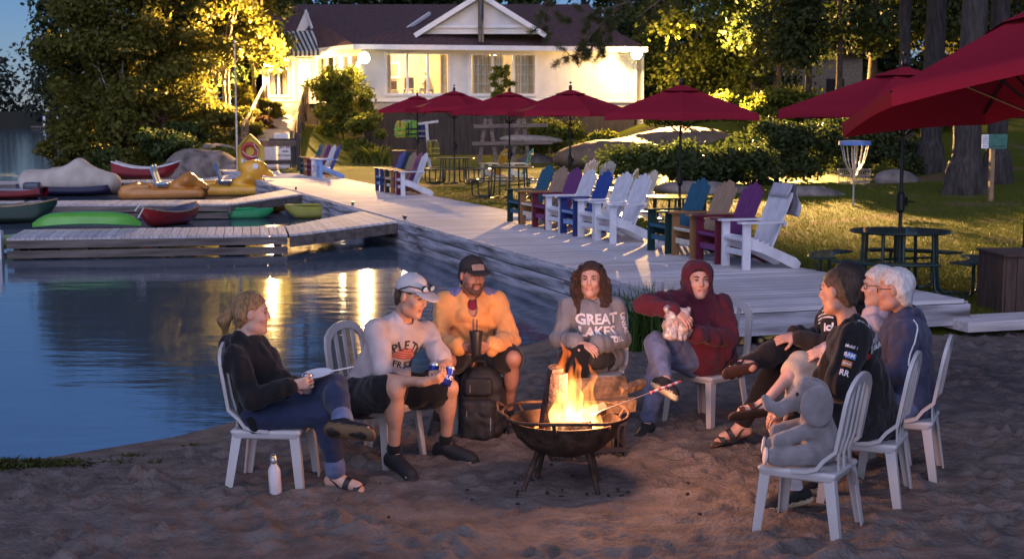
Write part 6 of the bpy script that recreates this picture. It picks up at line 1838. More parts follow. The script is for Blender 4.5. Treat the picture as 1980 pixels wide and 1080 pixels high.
class Person:
    def __init__(s, key, label, look, skin, b=1.0, hs=1.0, lipm=None):
        s.J = JT[key]; s.look = look; s.b = b; s.hs = hs
        pz = s.J['pelvis']; s.o = empty('person', (pz[0], pz[1], 0)); tag(s.o, label, 'person')
        s.off = Vector((pz[0], pz[1], 0)); s.skin = skin; s.body = SDF(.0065); s.parts = []
        s.lat, s.up, s.fw = axes(s.J)
    def fin(s, sdf, name, mats):
        me = sdf.mesh(name, mats); me.transform(Matrix.Translation(-s.off)); me.update(); return link(name, me, s.o)
    def make_body(s, hands, feet=(True, True), jaw=1.0, shins=True):
        B, J, b = s.body, s.J, s.b
        torso(B, J, b * .94, -.006)
        for x in 'LR':
            arm(B, J, x, b * .92, 0); leg(B, J, x, b * .95, -.004)
            foot(B, J, x)
        c = nv(J['head']); f, l, u = head_axes(s.look)
        B.cone(nv(J['neck']) - s.up * .03, c - u * .045 - f * .018, .060 * (.9 + .1 * b), .054, k=.03)
        head_sdf(B, c, s.look, s.hs, 0, 1, jaw)
        for x, (d, n, curl, th) in hands.items():
            hand(B, J['wr' + x], d, n, 1 if x == 'L' else -1, curl, 1.0, 0, th)
        s.fin(B, 'body', [s.skin, M_lip])
    def face(s, brow, **k):
        ob = s.o; before = set(ob.children); face_parts(ob, s.J['head'], s.look, s.hs, brow, **k)
        for ch in ob.children:
            if ch not in before: ch.data.transform(Matrix.Translation(-s.off))
    def top(s, name, m, e=.014, sleeve=2.0, hem=-.05, folds=.007, seed=1, bust=0, belly=0, cuff=0, mi=0, extra=None, mats=None, neck=.066, ff=30, sle=None):
        S = SDF(.009); J = s.J
        lat, up, fw, waist, chest = torso(S, J, s.b, e, mi, bust, belly)
        for x in 'LR': arm(S, J, x, s.b, (e if sle is None else sle), f1=sleeve, mi=mi, cuff=cuff)
        if extra: extra(S, lat, up, fw, waist, chest)
        S.noise(folds * .8, ff, seed, 2); S.noise(folds * .9, ff * 1.1, seed + 5, 2, (1, 1, .7), ridge=True); S.noise(folds * .3, ff * 3, seed + 9, 2)
        S.plane(nv(J['pelvis']) + up * hem, -up)
        c = nv(J['neck']); S.cone(c + up * .005 + fw * .01, c + up * .2 + fw * .03, neck, neck * 1.35, k=0, op='s')
        if sleeve <= 1:
            for x in 'LR':
                sh, el = nv(J['sh' + x]), nv(J['el' + x]); S.plane_local = None
        o = s.fin(S, name, mats or m)
        s.topo = o
        return o
    def bottom(s, name, m, e=.012, length=2.0, rise=.10, folds=.006, seed=3, flare=0):
        S = SDF(.009); J = s.J
        S.cone(J['hipL'], J['hipR'], .108 * s.b + e, k=.05); S.cone(J['pelvis'], nv(J['pelvis']) + s.up * rise, .135 * s.b + e, .13 * s.b + e, k=.05, flat=s.fw, ff=.86)
        for x in 'LR': leg(S, J, x, s.b, e, length, fl=flare)
        S.noise(folds * .7, 24, seed, 2); S.noise(folds * .8, 30, seed + 5, 2, ridge=True); S.noise(folds * .35, 80, seed + 7, 2)
        return s.fin(S, name, m)
    def shoes(s, which, m, ms):
        for x in which:
            n0 = set(s.o.children); shoe(s.o, s.J, x, m, ms)
            for ch in s.o.children:
                if ch not in n0: ch.data.transform(Matrix.Translation(-s.off))
    def sandals(s, which, m, ms):
        for x in which:
            n0 = set(s.o.children); sandal(s.o, s.J, x, m, ms)
            for ch in s.o.children:
                if ch not in n0: ch.data.transform(Matrix.Translation(-s.off))
    def socks(s, which, m, f=.72):
        for x in which:
            S = SDF(.008); an, to, d, dn = footdirs(s.J, x); kn = nv(s.J['kn' + x]); q = kn + (an - kn) * f
            S.cone(q, an + dn * .02, .048, .044, k=.01); s.fin(S, 'sock', m)
    def hair(s, m, fn, seed=1, name='hair', amp=.004, freq=90, stretch=(1, 1, 1), e=.008, back=0, cut=.055, h=.006):
        S = SDF(h); f, l, u = head_axes(s.look)
        p, f, l, u = hair_cap(S, s.J['head'], s.look, s.hs, e, 0, back)
        if cut is not None: hair_face_cut(S, p, [f, l, u], s.hs, cut)
        if fn: fn(S, p, f, l, u)
        S.noise(amp, freq, seed, 3, stretch)
        o = s.fin(S, name, m); s.hp = p
        return o
    def hp_(s, x, y, z):
        f, l, u = head_axes(s.look); return nv(s.J['head']) + (f * x + l * y + u * z) * s.hs
    def cap(s, m, mbrim, brim_len=.085, name='cap'):
        S = SDF(.006); f, l, u = head_axes(s.look); p = s.hp_; M = [f, l, u]
        S.ell(p(-.010, 0, .045), nv((.108, .089, .098)) * s.hs, M, k=0); S.plane(p(0, 0, .038), -u + f * .18)
        co = s.fin(S, name, m)
        S = SDF(.006)
        S.ell(p(.105, 0, .050), nv((brim_len, .082, .012)) * s.hs, [un(f - u * .22), l, un(u + f * .22)], k=0); S.ell(p(-.010, 0, .045), nv((.100, .083, .092)) * s.hs, M, k=0, op='s')
        me = S.mesh('brim', mbrim); me.transform(Matrix.Translation(-s.off)); link('brim', me, co)
        b = MB(); q = Vector(p(-.010, 0, .142)) - s.off; b.lathe([(.001, .008), (.008, .005), (.009, 0)], 8, c=q); b.build('button', m, co)
        return co
    def hood_up(s, S, lat, up, fw, waist, chest):
        f, l, u = head_axes(s.look); p = s.hp_; M = [f, l, u]
        S.ell(p(-.022, 0, .028), nv((.122, .105, .122)), M, k=.03)
        S.cone(p(-.045, 0, -.03), nv(s.J['neck']) - s.fw * .03, .095, .10, k=.05)
        S.cone(p(-.0, .0, -.09), nv(s.J['neck']) + s.fw * .0, .085, .09, k=.05)
        S.ell(p(.095, 0, -.008), nv((.105, .080, .100)), M, k=0, op='s')
        S.ell(p(.05, 0, -.01), nv((.085, .078, .105)), M, k=0, op='s')
    def hood_down(s, S, lat, up, fw, waist, chest):
        n = nv(s.J['neck'])
        for y in (-1, 1): S.cone(n + lat * y * .075 - up * .005 - fw * .01, n + fw * .055 + lat * y * .025 - up * .045, .040, .028, k=.03)
        S.cone(n + lat * .07 - fw * .03, n - fw * .09 - up * .01, .042, .048, k=.04); S.cone(n - lat * .07 - fw * .03, n - fw * .09 - up * .01, .042, .048, k=.04)
        S.ell(n - fw * .105 - up * .07, (.06, .06, .075), k=.05)
    def front_frame(s, h, side=0.0, out=.10):
        """matrix on the chest at height fraction h (0 pelvis, 1 neck)"""
        pel, nk = nv(s.J['pelvis']), nv(s.J['neck']); c = pel + (nk - pel) * h + s.fw * out + s.lat * side
        return frame(Vector(c) - s.off, Vector(s.lat), Vector(s.up))
    def print_on(s, txt_, size, m, M, bold=.0, arc=None, target=None, space=1.0, lift=.003):
        t = target or s.topo
        return lettering('print', txt_, size, m, t, M, bold, wrap=bvh_of(t), arc=arc, lift=lift, space=space)

M_denim = clothmat('denim', (.025, .035, .075)); M_lightdenim = clothmat('light_denim', (.12, .15, .26), .18); M_blackcloth = clothmat('black', (.012, .012, .014)); M_darkshorts = clothmat('charcoal', (.018, .018, .022))
M_shoeblack = mat('shoe_black', (.012, .012, .014), .7, bump=.2, bscale=80); M_soledark = mat('sole_dark', (.02, .018, .018), .8); M_solebrown = mat('sole_brown', (.13, .075, .035), .8); M_solepale = mat('sole_pale', (.55, .45, .28), .7)
M_leather = mat('brown_leather', (.05, .022, .016), .6); M_blackstrap = mat('black_strap', (.014, .012, .012), .5)
H_blond = mat('hair_blond', (.34, .20, .085), .5, var=.3, scale=14, bump=.7, bscale=60, stretch=(6, 6, 1)); H_brown = mat('hair_brown', (.065, .032, .018), .45, var=.3, scale=14, bump=.8, bscale=50, stretch=(5, 5, 1)); H_dark = mat('hair_dark', (.014, .01, .009), .45, var=.25, scale=14, bump=.7, bscale=50, stretch=(5, 5, 1))
H_white = mat('hair_white', (.62, .60, .58), .55, var=.15, scale=14, bump=.6, bscale=50, stretch=(5, 5, 1)); H_chest = mat('hair_chestnut', (.085, .048, .028), .5, var=.3, scale=14, bump=.7, bscale=60, stretch=(6, 6, 1))
H_beard = mat('stubble', (.10, .055, .042), .85)
M_white_print = mat('white_print', (.72, .70, .72), .8); M_black_print = mat('black_print', (.03, .025, .03), .8); M_red_print = mat('red_print', (.45, .06, .05), .8)

# ---------------- 1 woman in black hoodie, left
pA = Person('girl', 'woman in a black hoodie and jeans with a blond ponytail, legs crossed, holding a can', (1, .12, -.06), skinmat('fair', (.60, .36, .27)), .94, .98)
pA.make_body({'R': ((.95, .10, .15), (-.05, .95, .1), 1.15, .8), 'L': ((.9, -.3, .1), (.1, -.8, -.5), .7, .4)})
pA.face(H_blond)
pA.top('hoodie', M_blackcloth, .026, 1.93, -.09, .009, 4, bust=1.0, belly=.6, cuff=.004, extra=pA.hood_down)
pA.bottom('jeans', M_denim, .016, 1.86, .08, .005)
for x in 'LR':
    S = SDF(.008); an, to, d, dn = footdirs(pA.J, x); kn = nv(pA.J['kn' + x]); q = kn + (an - kn) * .84; S.cone(q - un(an - kn) * .012, q + un(an - kn) * .022, .062, k=0); pA.fin(S, 'jeans_cuff', M_lightdenim)
pA.sandals('R', M_blackstrap, M_solebrown); pA.shoes('L', M_blackstrap, M_solebrown)
def pony(S, p, f, l, u):
    S.ell(p(-.118, 0, .010), (.030, .030, .028), k=.02)
    S.cone(p(-.125, 0, .0), p(-.160, 0, -.05), .030, .038, k=.015); S.cone(p(-.160, 0, -.05), p(-.155, .01, -.115), .038, .018, k=.015)
pA.hair(H_blond, pony, 5, amp=.003, freq=70, stretch=(1, 1, .4), cut=.062)
b = MB(); q = Vector(pA.hp_(-.112, 0, .012)) - pA.off; torus(b, .026, .008, 16, 6, c=q); b.build('hair_tie', H_dark, pA.o)

# ---------------- 2 man in white T-shirt and cap
pB = Person('tee', 'man in a printed white T-shirt and pale cap leaning forward with drink cans', (.80, -.52, -.30), skinmat('tan', (.50, .27, .18)), 1.08, 1.03)
pB.make_body({'R': ((.9, -.05, .22), (.1, .7, .7), .9, .8), 'L': ((.15, -.85, .25), (.1, -.3, -.9), .9, .7)}, jaw=1.06)
pB.face(H_chest)
M_tee = clothmat('white_tee', (.44, .385, .385))
pB.top('t_shirt', M_tee, .019, .80, -.06, .0055, 6, belly=.6, neck=.064, sle=.014)
pB.bottom('shorts', M_blackcloth, .020, .80, .06, .008, flare=.028)
pB.socks('LR', M_blackcloth, .90); pB.shoes('LR', M_shoeblack, M_soledark)
pB.hair(H_chest, None, 7, amp=.002, e=.001, cut=.045)
capB = pB.cap(mat('pale_cap', (.50, .47, .46), .9, var=.06), mat('pale_brim', (.46, .43, .43), .9))
b = MB(); O = pB.off
for y in (-1, 1):
    c = [Vector(pB.hp_(.108 - .010 * abs(a - 0), y * .036 + .026 * math.cos(t), .088 + .020 * math.sin(t))) - O for t, a in ((k * PI / 4, 0) for k in range(8))]
    c2 = [v + Vector(head_axes(pB.look)[0]) * -.012 for v in c]
    b.mi = 0; b.loft([c2, c]); 
    b.mi = 1; ctr = sum(c, Vector()) / 8; c3 = [v.lerp(ctr, .18) + Vector(head_axes(pB.look)[0]) * .002 for v in c]; b.add(c3, [tuple(range(8))])
    b.mi = 0; b.tube([Vector(pB.hp_(.095, y * .062, .09)) - O, Vector(pB.hp_(.03, y * .094, .085)) - O, Vector(pB.hp_(-.03, y * .092, .045)) - O, Vector(pB.hp_(-.045, y * .088, .02)) - O], .004, 6)
b.tube([Vector(pB.hp_(.106, -.012, .094)) - O, Vector(pB.hp_(.106, .012, .094)) - O], .004, 6)
b.build('sunglasses', [M_black, mat('mirror_lens', (.30, .52, .85), .12, 0.0, coat=1.0)], capB)
T = pB.front_frame(.70, -.015)
pB.print_on('SIMPLE TIMES', .080, M_black_print, T @ Matrix.Translation((0, .06, 0)), .002, arc=.125)
pB.print_on('TERFR SCEN', .055, M_black_print, T @ Matrix.Translation((0, -.075, 0)), .001)
sb = MB()
for k in range(6):
    z = -.035 + k * .0165; w = math.sqrt(max(0, .078 ** 2 - (z + .035) ** 2)); n_ = 8
    for i in range(n_):
        x0, x1 = -w + 2 * w * i / n_, -w + 2 * w * (i + 1) / n_; sb.add([(x0, z, 0), (x1, z, 0), (x1, z + .011, 0), (x0, z + .011, 0)], [(0, 1, 2, 3)])
bv = bvh_of(pB.topo); nn_ = T.to_3x3() @ Vector((0, 0, 1)); vv2 = []
for v in sb.v:
    p_ = T @ Vector(v); h_ = bv.ray_cast(p_ + nn_ * .1, -nn_, .5); vv2.append((h_[0] + nn_ * .003) if h_[0] else p_)
sb.v = vv2; sb.build('sunset_print', M_red_print, pB.topo, fix=False)

# ---------------- 3 man in peach pullover
pC = Person('peach', 'bearded man in a peach quarter-zip pullover and dark cap holding a dark tumbler', (.40, -.90, -.10), skinmat('ruddy', (.36, .18, .13)), .98, 1.0)
pC.make_body({'R': ((.75, -.55, .05), (.5, .6, .3), 1.0, .7), 'L': ((-.75, -.55, .05), (-.5, .6, .3), 1.0, .7)}, jaw=1.03)
pC.face(H_dark)
M_peach = clothmat('peach', (.74, .34, .115)); M_yoke = clothmat('lilac_yoke', (.15, .155, .30))
def peach_x(S, lat, up, fw, waist, chest):
    n = nv(pC.J['neck'])
    for y in (-1, 1):
        S.cone(n + lat * y * .09 + up * .004 - fw * .01, nv(pC.J['shL' if y > 0 else 'shR']) + up * .012 - fw * .01, .058, .050, k=.01, mi=1)
        S.cone(n + lat * y * .072 + up * .030 - fw * .03, n + lat * y * .040 + fw * .095 - up * .055, .024, .020, k=.006)
    S.cone(n + lat * .06 + up * .02 - fw * .04, n - lat * .06 + up * .02 - fw * .04, .022, k=.012)
    S.ell(n + fw * .11 - up * .035, (.06, .034, .075), [fw, lat, up], k=0, op='s')
pC.top('pullover', M_peach, .026, 1.95, -.07, .009, 12, cuff=.004, extra=peach_x, mats=[M_peach, M_yoke], neck=.062)
S = SDF(.008); n_ = nv(pC.J['neck']); S.ell(n_ + pC.fw * .050 - pC.up * .075, (.055, .05, .10), [pC.fw, pC.lat, pC.up], k=0); S.ell(n_ + pC.up * .03 + pC.fw * .02, (.07, .062, .05), [pC.fw, pC.lat, pC.up], k=0, op='s'); pC.fin(S, 'undershirt', clothmat('wine', (.20, .02, .05)))
S = SDF(.007); n_ = nv(pC.J['neck']); lt, up_, fw_2 = pC.lat, pC.up, pC.fw
for y in (-1, 1):
    S.cone(n_ + lt * y * .066 + up_ * .045 - fw_2 * .035, n_ + lt * y * .070 + up_ * .020 + fw_2 * .030, .022, .022, k=.02); S.cone(n_ + lt * y * .070 + up_ * .020 + fw_2 * .030, n_ + lt * y * .045 + fw_2 * .105 - up_ * .055, .024, .016, k=.02)
S.cone(n_ + lt * .06 + up_ * .05 - fw_2 * .045, n_ - lt * .06 + up_ * .05 - fw_2 * .045, .020, k=.02)
S.cone(n_ - up_ * .05 + fw_2 * .02, n_ + up_ * .1 + fw_2 * .02, .060, .066, k=0, op='s')
pC.fin(S, 'collar', M_peach)
bv = bvh_of(pC.topo); pts = []; nd = Vector(fw_2)
for k in range(7):
    q = Vector(n_ - up_ * (.10 + .022 * k)) - pC.off; h_ = bv.ray_cast(q + nd * .35, -nd, .5)
    if h_[0]: pts.append(h_[0] + nd * .002)
if len(pts) > 2: b = MB(); b.tube(pts, .0045, 5); b.build('zip', M_yoke, pC.topo)
pC.bottom('shorts', M_darkshorts, .018, .82, .06, .007, flare=.024)
pC.shoes('LR', M_shoeblack, M_soledark); pC.socks('LR', M_blackcloth, .9)
pC.hair(H_dark, None, 9, amp=.002, e=.002, cut=.045)
capC = pC.cap(mat('dark_cap', (.03, .022, .022), .9), mat('dark_brim', (.035, .024, .022), .9), .08)
S = SDF(.005); p = pC.hp_; f, l, u = head_axes(pC.look)
S.cone(p(.04, .055, -.06), p(.070, .018, -.098), .024, .022, k=.02); S.cone(p(.04, -.055, -.06), p(.070, -.018, -.098), .024, .022, k=.02); S.ell(p(.076, 0, -.098), (.022, .026, .022), [f, l, u], k=.02); S.cone(p(.089, .024, -.042), p(.089, -.024, -.042), .009, k=.01)
for y in (-1, 1): S.cone(p(.086, y * .026, -.045), p(.078, y * .026, -.09), .008, .01, k=.01)
S.ell(p(.095, 0, -.061), (.016, .021, .012), [f, l, u], k=0, op='s'); S.noise(.002, 140, 3); pC.fin(S, 'beard', H_beard)
cp = MB(); Mx = frame(Vector(pC.hp_(.112, 0, .082)) - pC.off, Vector(l), Vector(u + f * -.35)); cp.add([Mx @ Vector(q) for q in ((-.045, -.02, -.006), (-.02, -.022, .004), (.02, -.022, .004), (.045, -.02, -.006), (.045, .02, -.02), (.02, .024, -.012), (-.02, .024, -.012), (-.045, .02, -.02))], [(0, 1, 6, 7), (1, 2, 5, 6), (2, 3, 4, 5)]); cp.build('cap_patch', mat('tan_patch', (.30, .22, .18), .9), capC, fix=False)
pC.print_on('.:  ::::', .03, M_yoke, pC.front_frame(.78, -.085))

# ---------------- 4 woman in grey GREAT LAKES hoodie
pD = Person('grey', 'curly brown-haired woman in a grey hoodie lettered GREAT LAKES, hands on her lap', (-.16, -1, -.03), skinmat('fair2', (.55, .31, .23)), .92, .96)
pD.make_body({'R': ((.8, -.5, -.2), (.2, .2, -.9), .5, .3), 'L': ((-.8, -.5, -.15), (-.2, .2, -.9), .55, .3)}, jaw=.96)
pD.face(H_brown)
M_greyhood = clothmat('grey_hoodie', (.20, .20, .215))
pD.top('hoodie', M_greyhood, .028, 1.93, -.10, .009, 22, bust=1.05, cuff=.006, extra=pD.hood_down)
pD.bottom('leggings', M_blackcloth, .012, 1.95, .06, .004)
pD.shoes('LR', M_shoeblack, M_soledark)
def curls(S, p, f, l, u):
    rs_ = np.random.RandomState(4)
    for y in (-1, 1):
        S.cone(p(-.02, y * .075, .03), p(-.02, y * .105, -.07), .040, .045, k=.03); S.cone(p(-.02, y * .105, -.07), p(.01, y * .105, -.17), .045, .034, k=.03)
        S.cone(p(-.05, y * .06, -.05), p(-.06, y * .07, -.17), .05, .045, k=.03)
        for k in range(16):
            a = p(rs_.uniform(-.06, .03), y * rs_.uniform(.085, .135), rs_.uniform(-.20, .05)); S.ell(a, (rs_.uniform(.016, .026),) * 3, k=.008)
    S.cone(p(.03, -.10, -.15), p(.075, -.085, -.235), .030, .018, k=.02)
pD.hair(H_brown, curls, 15, amp=.007, freq=95, e=.010, cut=.066)
rs_ = np.random.RandomState(9); b = MB(); f, l, u = head_axes(pD.look)
for k in range(150):
    a = rs_.uniform(.92, PI - .0) * (1 if k % 2 else -1); z0 = rs_.uniform(-.02, .115); rr_ = .104 * math.sqrt(max(.1, 1 - ((z0 - .03) / .115) ** 2)); L_ = rs_.uniform(.10, .24); ph = rs_.uniform(0, 6)
    pts = []
    for t in range(9):
        z = z0 - L_ * t / 8; sp_ = rr_ + .012 + .035 * min(1, max(0, (z0 - z) * 6)) * (1 if z < .02 else .4) + .006 * math.sin(ph + t * 1.7)
        aa = a + .10 * math.sin(ph + t * 1.9); pts.append(Vector(pD.hp_(sp_ * math.cos(aa) * 1.0 - .02, sp_ * math.sin(aa) * .92, z)) - pD.off)
    b.tube(pts, [.006] * 7 + [.005, .002], 5)
b.build('curls', H_brown, pD.o, smooth=80)
T = pD.front_frame(.64)
pD.print_on('GREAT', .098, M_white_print, T @ Matrix.Translation((0, .045, 0)), .0035); pD.print_on('LAKES', .098, M_white_print, T @ Matrix.Translation((0, -.042, 0)), .0035)
shL, elL, wrL = nv(pD.J['shL']), nv(pD.J['elL']), nv(pD.J['wrL'])
dn_ = un(elL - shL); outw = un(np.cross(un(wrL - elL), dn_)); outw = outw if np.dot(outw, pD.lat) > 0 else -outw
ov_ = un(outw * 1.0 + nv((0, -1, 0)) * .45)
pD.print_on('UNSAL', .05, M_white_print, frame(Vector(shL + (elL - shL) * .55 + ov_ * .02) - pD.off, Vector(dn_), Vector(np.cross(ov_, dn_))), .002)
d2_ = un(wrL - elL); ov2 = un(nv((.25, -1, .35)) - d2_ * np.dot(nv((.25, -1, .35)), d2_))
pD.print_on('TED', .05, M_white_print, frame(Vector(elL + (wrL - elL) * .38 + ov2 * .02) - pD.off, Vector(d2_), Vector(np.cross(ov2, d2_))), .002)

# ---------------- 5 woman in maroon hoodie, hood up
pE = Person('maroon', 'woman in a maroon hoodie with the hood up, legs crossed, reaching into a plastic bag', (.10, -1, .02), skinmat('fair3', (.52, .29, .22)), 1.0, 1.0)
pE.make_body({'R': ((.75, -.45, -.4), (-.1, .6, -.7), .8, .5), 'L': ((-.9, -.35, .15), (-.2, .8, .2), .75, .6)}, jaw=1.04)
pE.face(H_dark)
M_maroonc = clothmat('maroon', (.085, .014, .026))
pE.top('hoodie', M_maroonc, .030, 1.94, -.12, .011, 31, bust=1.15, belly=.6, cuff=.006, extra=pE.hood_up, neck=.001)
pE.bottom('jeans', M_lightdenim, .018, 1.9, .06, .008)
pE.shoes('LR', M_shoeblack, M_solepale); pE.socks('LR', M_blackcloth, .86)
pE.hair(H_dark, None, 3, amp=.002, e=.004, cut=.06)

# ---------------- 6 person with dark hair in black, far right side of the circle
pF = Person('dark', 'dark-haired person in black with white script on the shoulder, legs crossed, in sandals', (-.85, .30, -.05), skinmat('fair4', (.50, .28, .21)), .95, .98)
pF.make_body({'L': ((-.9, .1, -.1), (.1, .5, -.8), .6, .4), 'R': ((-.9, -.1, -.15), (.1, -.4, -.8), .6, .4)})
pF.face(H_dark)
pF.top('sweatshirt', clothmat('black2', (.022, .018, .017)), .026, 1.9, -.08, .010, 41, bust=.9, cuff=.004, extra=pF.hood_down)
pF.bottom('trousers', M_blackcloth, .018, 1.9, .06, .006)
pF.sandals('LR', M_blackstrap, M_leather)
def bob(S, p, f, l, u):
    S.cone(p(-.05, 0, .02), p(-.075, 0, -.10), .085, .065, k=.04)
    for y in (-1, 1): S.cone(p(-.02, y * .07, .02), p(-.03, y * .075, -.12), .035, .028, k=.03)
pF.hair(H_dark, bob, 8, amp=.003, e=.012, cut=.05)
bv = bvh_of(pF.topo); shl = Vector(pF.J['shL']) - pF.off
for k, zz in enumerate((0, .022, .046)):
    sb = MB(); n_ = 12; nn_ = Vector((-.45, -.8, .35)).normalized(); Mx = frame(shl + Vector((-.05, -.02, -.03)), Vector((.9, -.45, .1)).cross(nn_).cross(nn_) * -1, Vector((0, .3, 1)))
    for i in range(n_):
        x0, x1 = -.09 + .15 * i / n_, -.09 + .15 * (i + 1) / n_; f_ = lambda x: .02 - 2.2 * x * x
        sb.add([Mx @ Vector((x, f_(x) + zz + w, .0)) for x, w in ((x0, 0), (x1, 0), (x1, .010), (x0, .010))], [(0, 1, 2, 3)])
    nz_ = Mx.to_3x3() @ Vector((0, 0, 1)); vv2 = []
    for v in sb.v:
        h_ = bv.ray_cast(Vector(v) + nz_ * .15, -nz_, .5); vv2.append(h_[0] + nz_ * .003 if h_[0] else Vector(v))
    sb.v = vv2; sb.build('stripe_print', M_white_print, pF.topo, fix=False)
pF.print_on('ick', .075, M_white_print, Mx @ Matrix.Translation((.04, -.045, 0)), .003)

# ---------------- 7 older person in pale top and beige capris
pG = Person('capri', 'white-haired person with glasses in a pale top and beige capri trousers, brown sandals crossed', (-.95, .05, -.05), skinmat('pale', (.58, .36, .29)), .96, .97)
pG.make_body({'L': ((-.8, .2, -.3), (.1, .6, -.7), .6, .4), 'R': ((-.8, -.3, -.3), (.1, -.6, -.7), .6, .4)})
pG.face(H_white, glasses=M_black)
pG.top('blouse', clothmat('pale_pink', (.55, .44, .46)), .020, 1.9, -.06, .009, 51, bust=.9)
pG.bottom('capri_trousers', clothmat('beige', (.52, .42, .32)), .016, 1.18, .06, .003, flare=.012)
pG.sandals('LR', M_leather, mat('footbed', (.045, .026, .018), .8))
pG.hair(H_white, bob, 12, amp=.006, freq=80, e=.014, cut=.055)

# ---------------- 8 older man in navy jacket
pH = Person('navy', 'white-haired man in a navy jacket with white piping seated behind the black polo shirt', (-.90, .38, -.08), skinmat('weathered', (.50, .26, .19)), 1.06, 1.02)
pH.make_body({'L': ((-.9, .1, -.2), (.1, .5, -.8), .6, .4), 'R': ((-.9, -.1, -.2), (.1, -.4, -.8), .6, .4)})
pH.face(H_white, glasses=M_black)
M_navyj = clothmat('navy_jacket', (.055, .06, .11))
def coll(S, lat, up, fw, waist, chest):
    n = nv(pH.J['neck']); S.cone(n + lat * .06 - fw * .03, n - lat * .06 - fw * .03, .040, k=.03); S.cone(n + lat * .065 - fw * .02, n + fw * .06 + lat * .03 - up * .03, .030, .02, k=.02); S.cone(n - lat * .065 - fw * .02, n + fw * .06 - lat * .03 - up * .03, .030, .02, k=.02)
pH.top('jacket', M_navyj, .026, 1.92, -.10, .010, 61, belly=.8, extra=coll)
bv = bvh_of(pH.topo); b = MB(); pts = []
sh_, el_ = nv(pH.J['shL']), nv(pH.J['elL'])
for k in range(9):
    q = Vector(sh_ + (el_ - sh_) * (-.25 + 1.1 * k / 8) - pH.off.to_tuple() if False else sh_ + (el_ - sh_) * (-.25 + 1.1 * k / 8)) - pH.off; nd = Vector((.55, -.8, .25)).normalized()
    h_ = bv.ray_cast(q + nd * .3, -nd, .6); pts.append(h_[0] + nd * .002 if h_[0] else q + nd * .09)
b.tube(pts, .005, 5); b.build('piping', M_white_print, pH.topo)
pH.bottom('jeans', M_lightdenim, .018, 1.9, .06, .006)
pH.socks('LR', M_white_print, .8); pH.shoes('LR', M_shoeblack, M_solepale)
def old(S, p, f, l, u): pass
pH.hair(H_white, old, 14, amp=.005, freq=75, e=.010, back=.01, cut=.060)

# ---------------- 9 man in black racing polo
pI = Person('polo', 'brown-haired man in a black racing polo shirt with sponsor prints, seen from behind', (-.78, .58, -.12), skinmat('tan2', (.50, .26, .18)), 1.10, 1.04)
pI.make_body({'L': ((-.85, .05, -.45), (-.2, .25, -.85), .55, .4), 'R': ((-.85, -.05, -.45), (-.2, -.25, -.85), .55, .4)})
pI.face(H_chest)
def pcoll(S, lat, up, fw, waist, chest):
    n = nv(pI.J['neck']); S.cone(n + lat * .05 - fw * .035 + up * .0, n - lat * .05 - fw * .035, .036, k=.02)
    S.ell(waist - up * .06 + lat * .12 + fw * .03, (.05, .05, .07), k=.01, mi=1); S.ell(chest + lat * .155 - fw * .06 - up * .02, (.022, .022, .045), k=.005, mi=1)
pI.top('polo_shirt', M_blackcloth, .020, .86, -.08, .009, 71, belly=.9, extra=pcoll, mats=[M_blackcloth, clothmat('red_panel', (.40, .012, .02))], neck=.066, sle=.032)
pI.bottom('shorts', M_darkshorts, .020, .80, .06, .007, flare=.02)
pI.socks('LR', M_white_print, .80); pI.shoes('LR', M_shoeblack, M_solepale)
pI.hair(H_chest, None, 16, amp=.004, freq=110, stretch=(1, 1, .5), e=.004, back=.005, cut=.06)
# prints: sleeve patches, shoulder logo
shv, elv = nv(pI.J['shL']), nv(pI.J['elL']); dn_ = un(elv - shv)
ov_ = nv((-.25, -1, .05)); ov_ = un(ov_ - dn_ * np.dot(ov_, dn_)); hx = un(np.cross(-dn_, ov_)) 
def sleeve_frame(t, sx=0): return frame(Vector(shv + (elv - shv) * t + ov_ * .05 + hx * sx) - pI.off, Vector(hx), Vector(-dn_))
bvI = bvh_of(pI.topo)
def patch(t, w, h, m, sx=0):
    sb = MB(); Mx = sleeve_frame(t, sx); n_ = 6
    for i in range(n_):
        x0, x1 = -w / 2 + w * i / n_, -w / 2 + w * (i + 1) / n_; sb.add([Mx @ Vector(q) for q in ((x0, -h / 2, 0), (x1, -h / 2, 0), (x1, h / 2, 0), (x0, h / 2, 0))], [(0, 1, 2, 3)])
    nz_ = Mx.to_3x3() @ Vector((0, 0, 1)); out = []
    for v in sb.v:
        q = bvI.ray_cast(Vector(v) + nz_ * .15, -nz_, .4); out.append(q[0] + nz_ * .002 if q[0] else Vector(v))
    sb.v = out; return sb.build('sponsor_patch', m, pI.topo, fix=False)
pI.print_on('Mobil 1', .024, M_white_print, sleeve_frame(.22), .0005, lift=.004)
patch(.38, .058, .034, mat('patch_blue', (.10, .22, .50), .7), .008); pI.print_on('RAM', .030, M_white_print, sleeve_frame(.38), .001, lift=.005)
patch(.54, .056, .034, mat('patch_orange', (.50, .17, .05), .7)); pI.print_on('Eibach', .019, M_white_print, sleeve_frame(.54), .0005, lift=.005)
pI.print_on('RR', .045, M_white_print, sleeve_frame(.72), .001, lift=.004)
bkd = un(nv((.45, -.85, .15))); c = nv(pI.J['pelvis']) + (nv(pI.J['neck']) - nv(pI.J['pelvis'])) * .80 + nv((.10, -.10, 0))
ux = un(nv((.80, .42, .20)) - bkd * np.dot(nv((.80, .42, .20)), bkd))
Mb = frame(Vector(c + bkd * .1) - pI.off, Vector(ux), Vector(np.cross(bkd, ux)))
pI.print_on('|| POWER\n|| BRAKE', .042, M_white_print, Mb, .0015, space=.85)
c = nv(pI.J['neck']) + nv((.06, -.07, -.035)); bk2 = un(nv((.35, -.6, .7))); ux = un(nv((.9, .35, -.1)) - bk2 * np.dot(nv((.9, .35, -.1)), bk2))
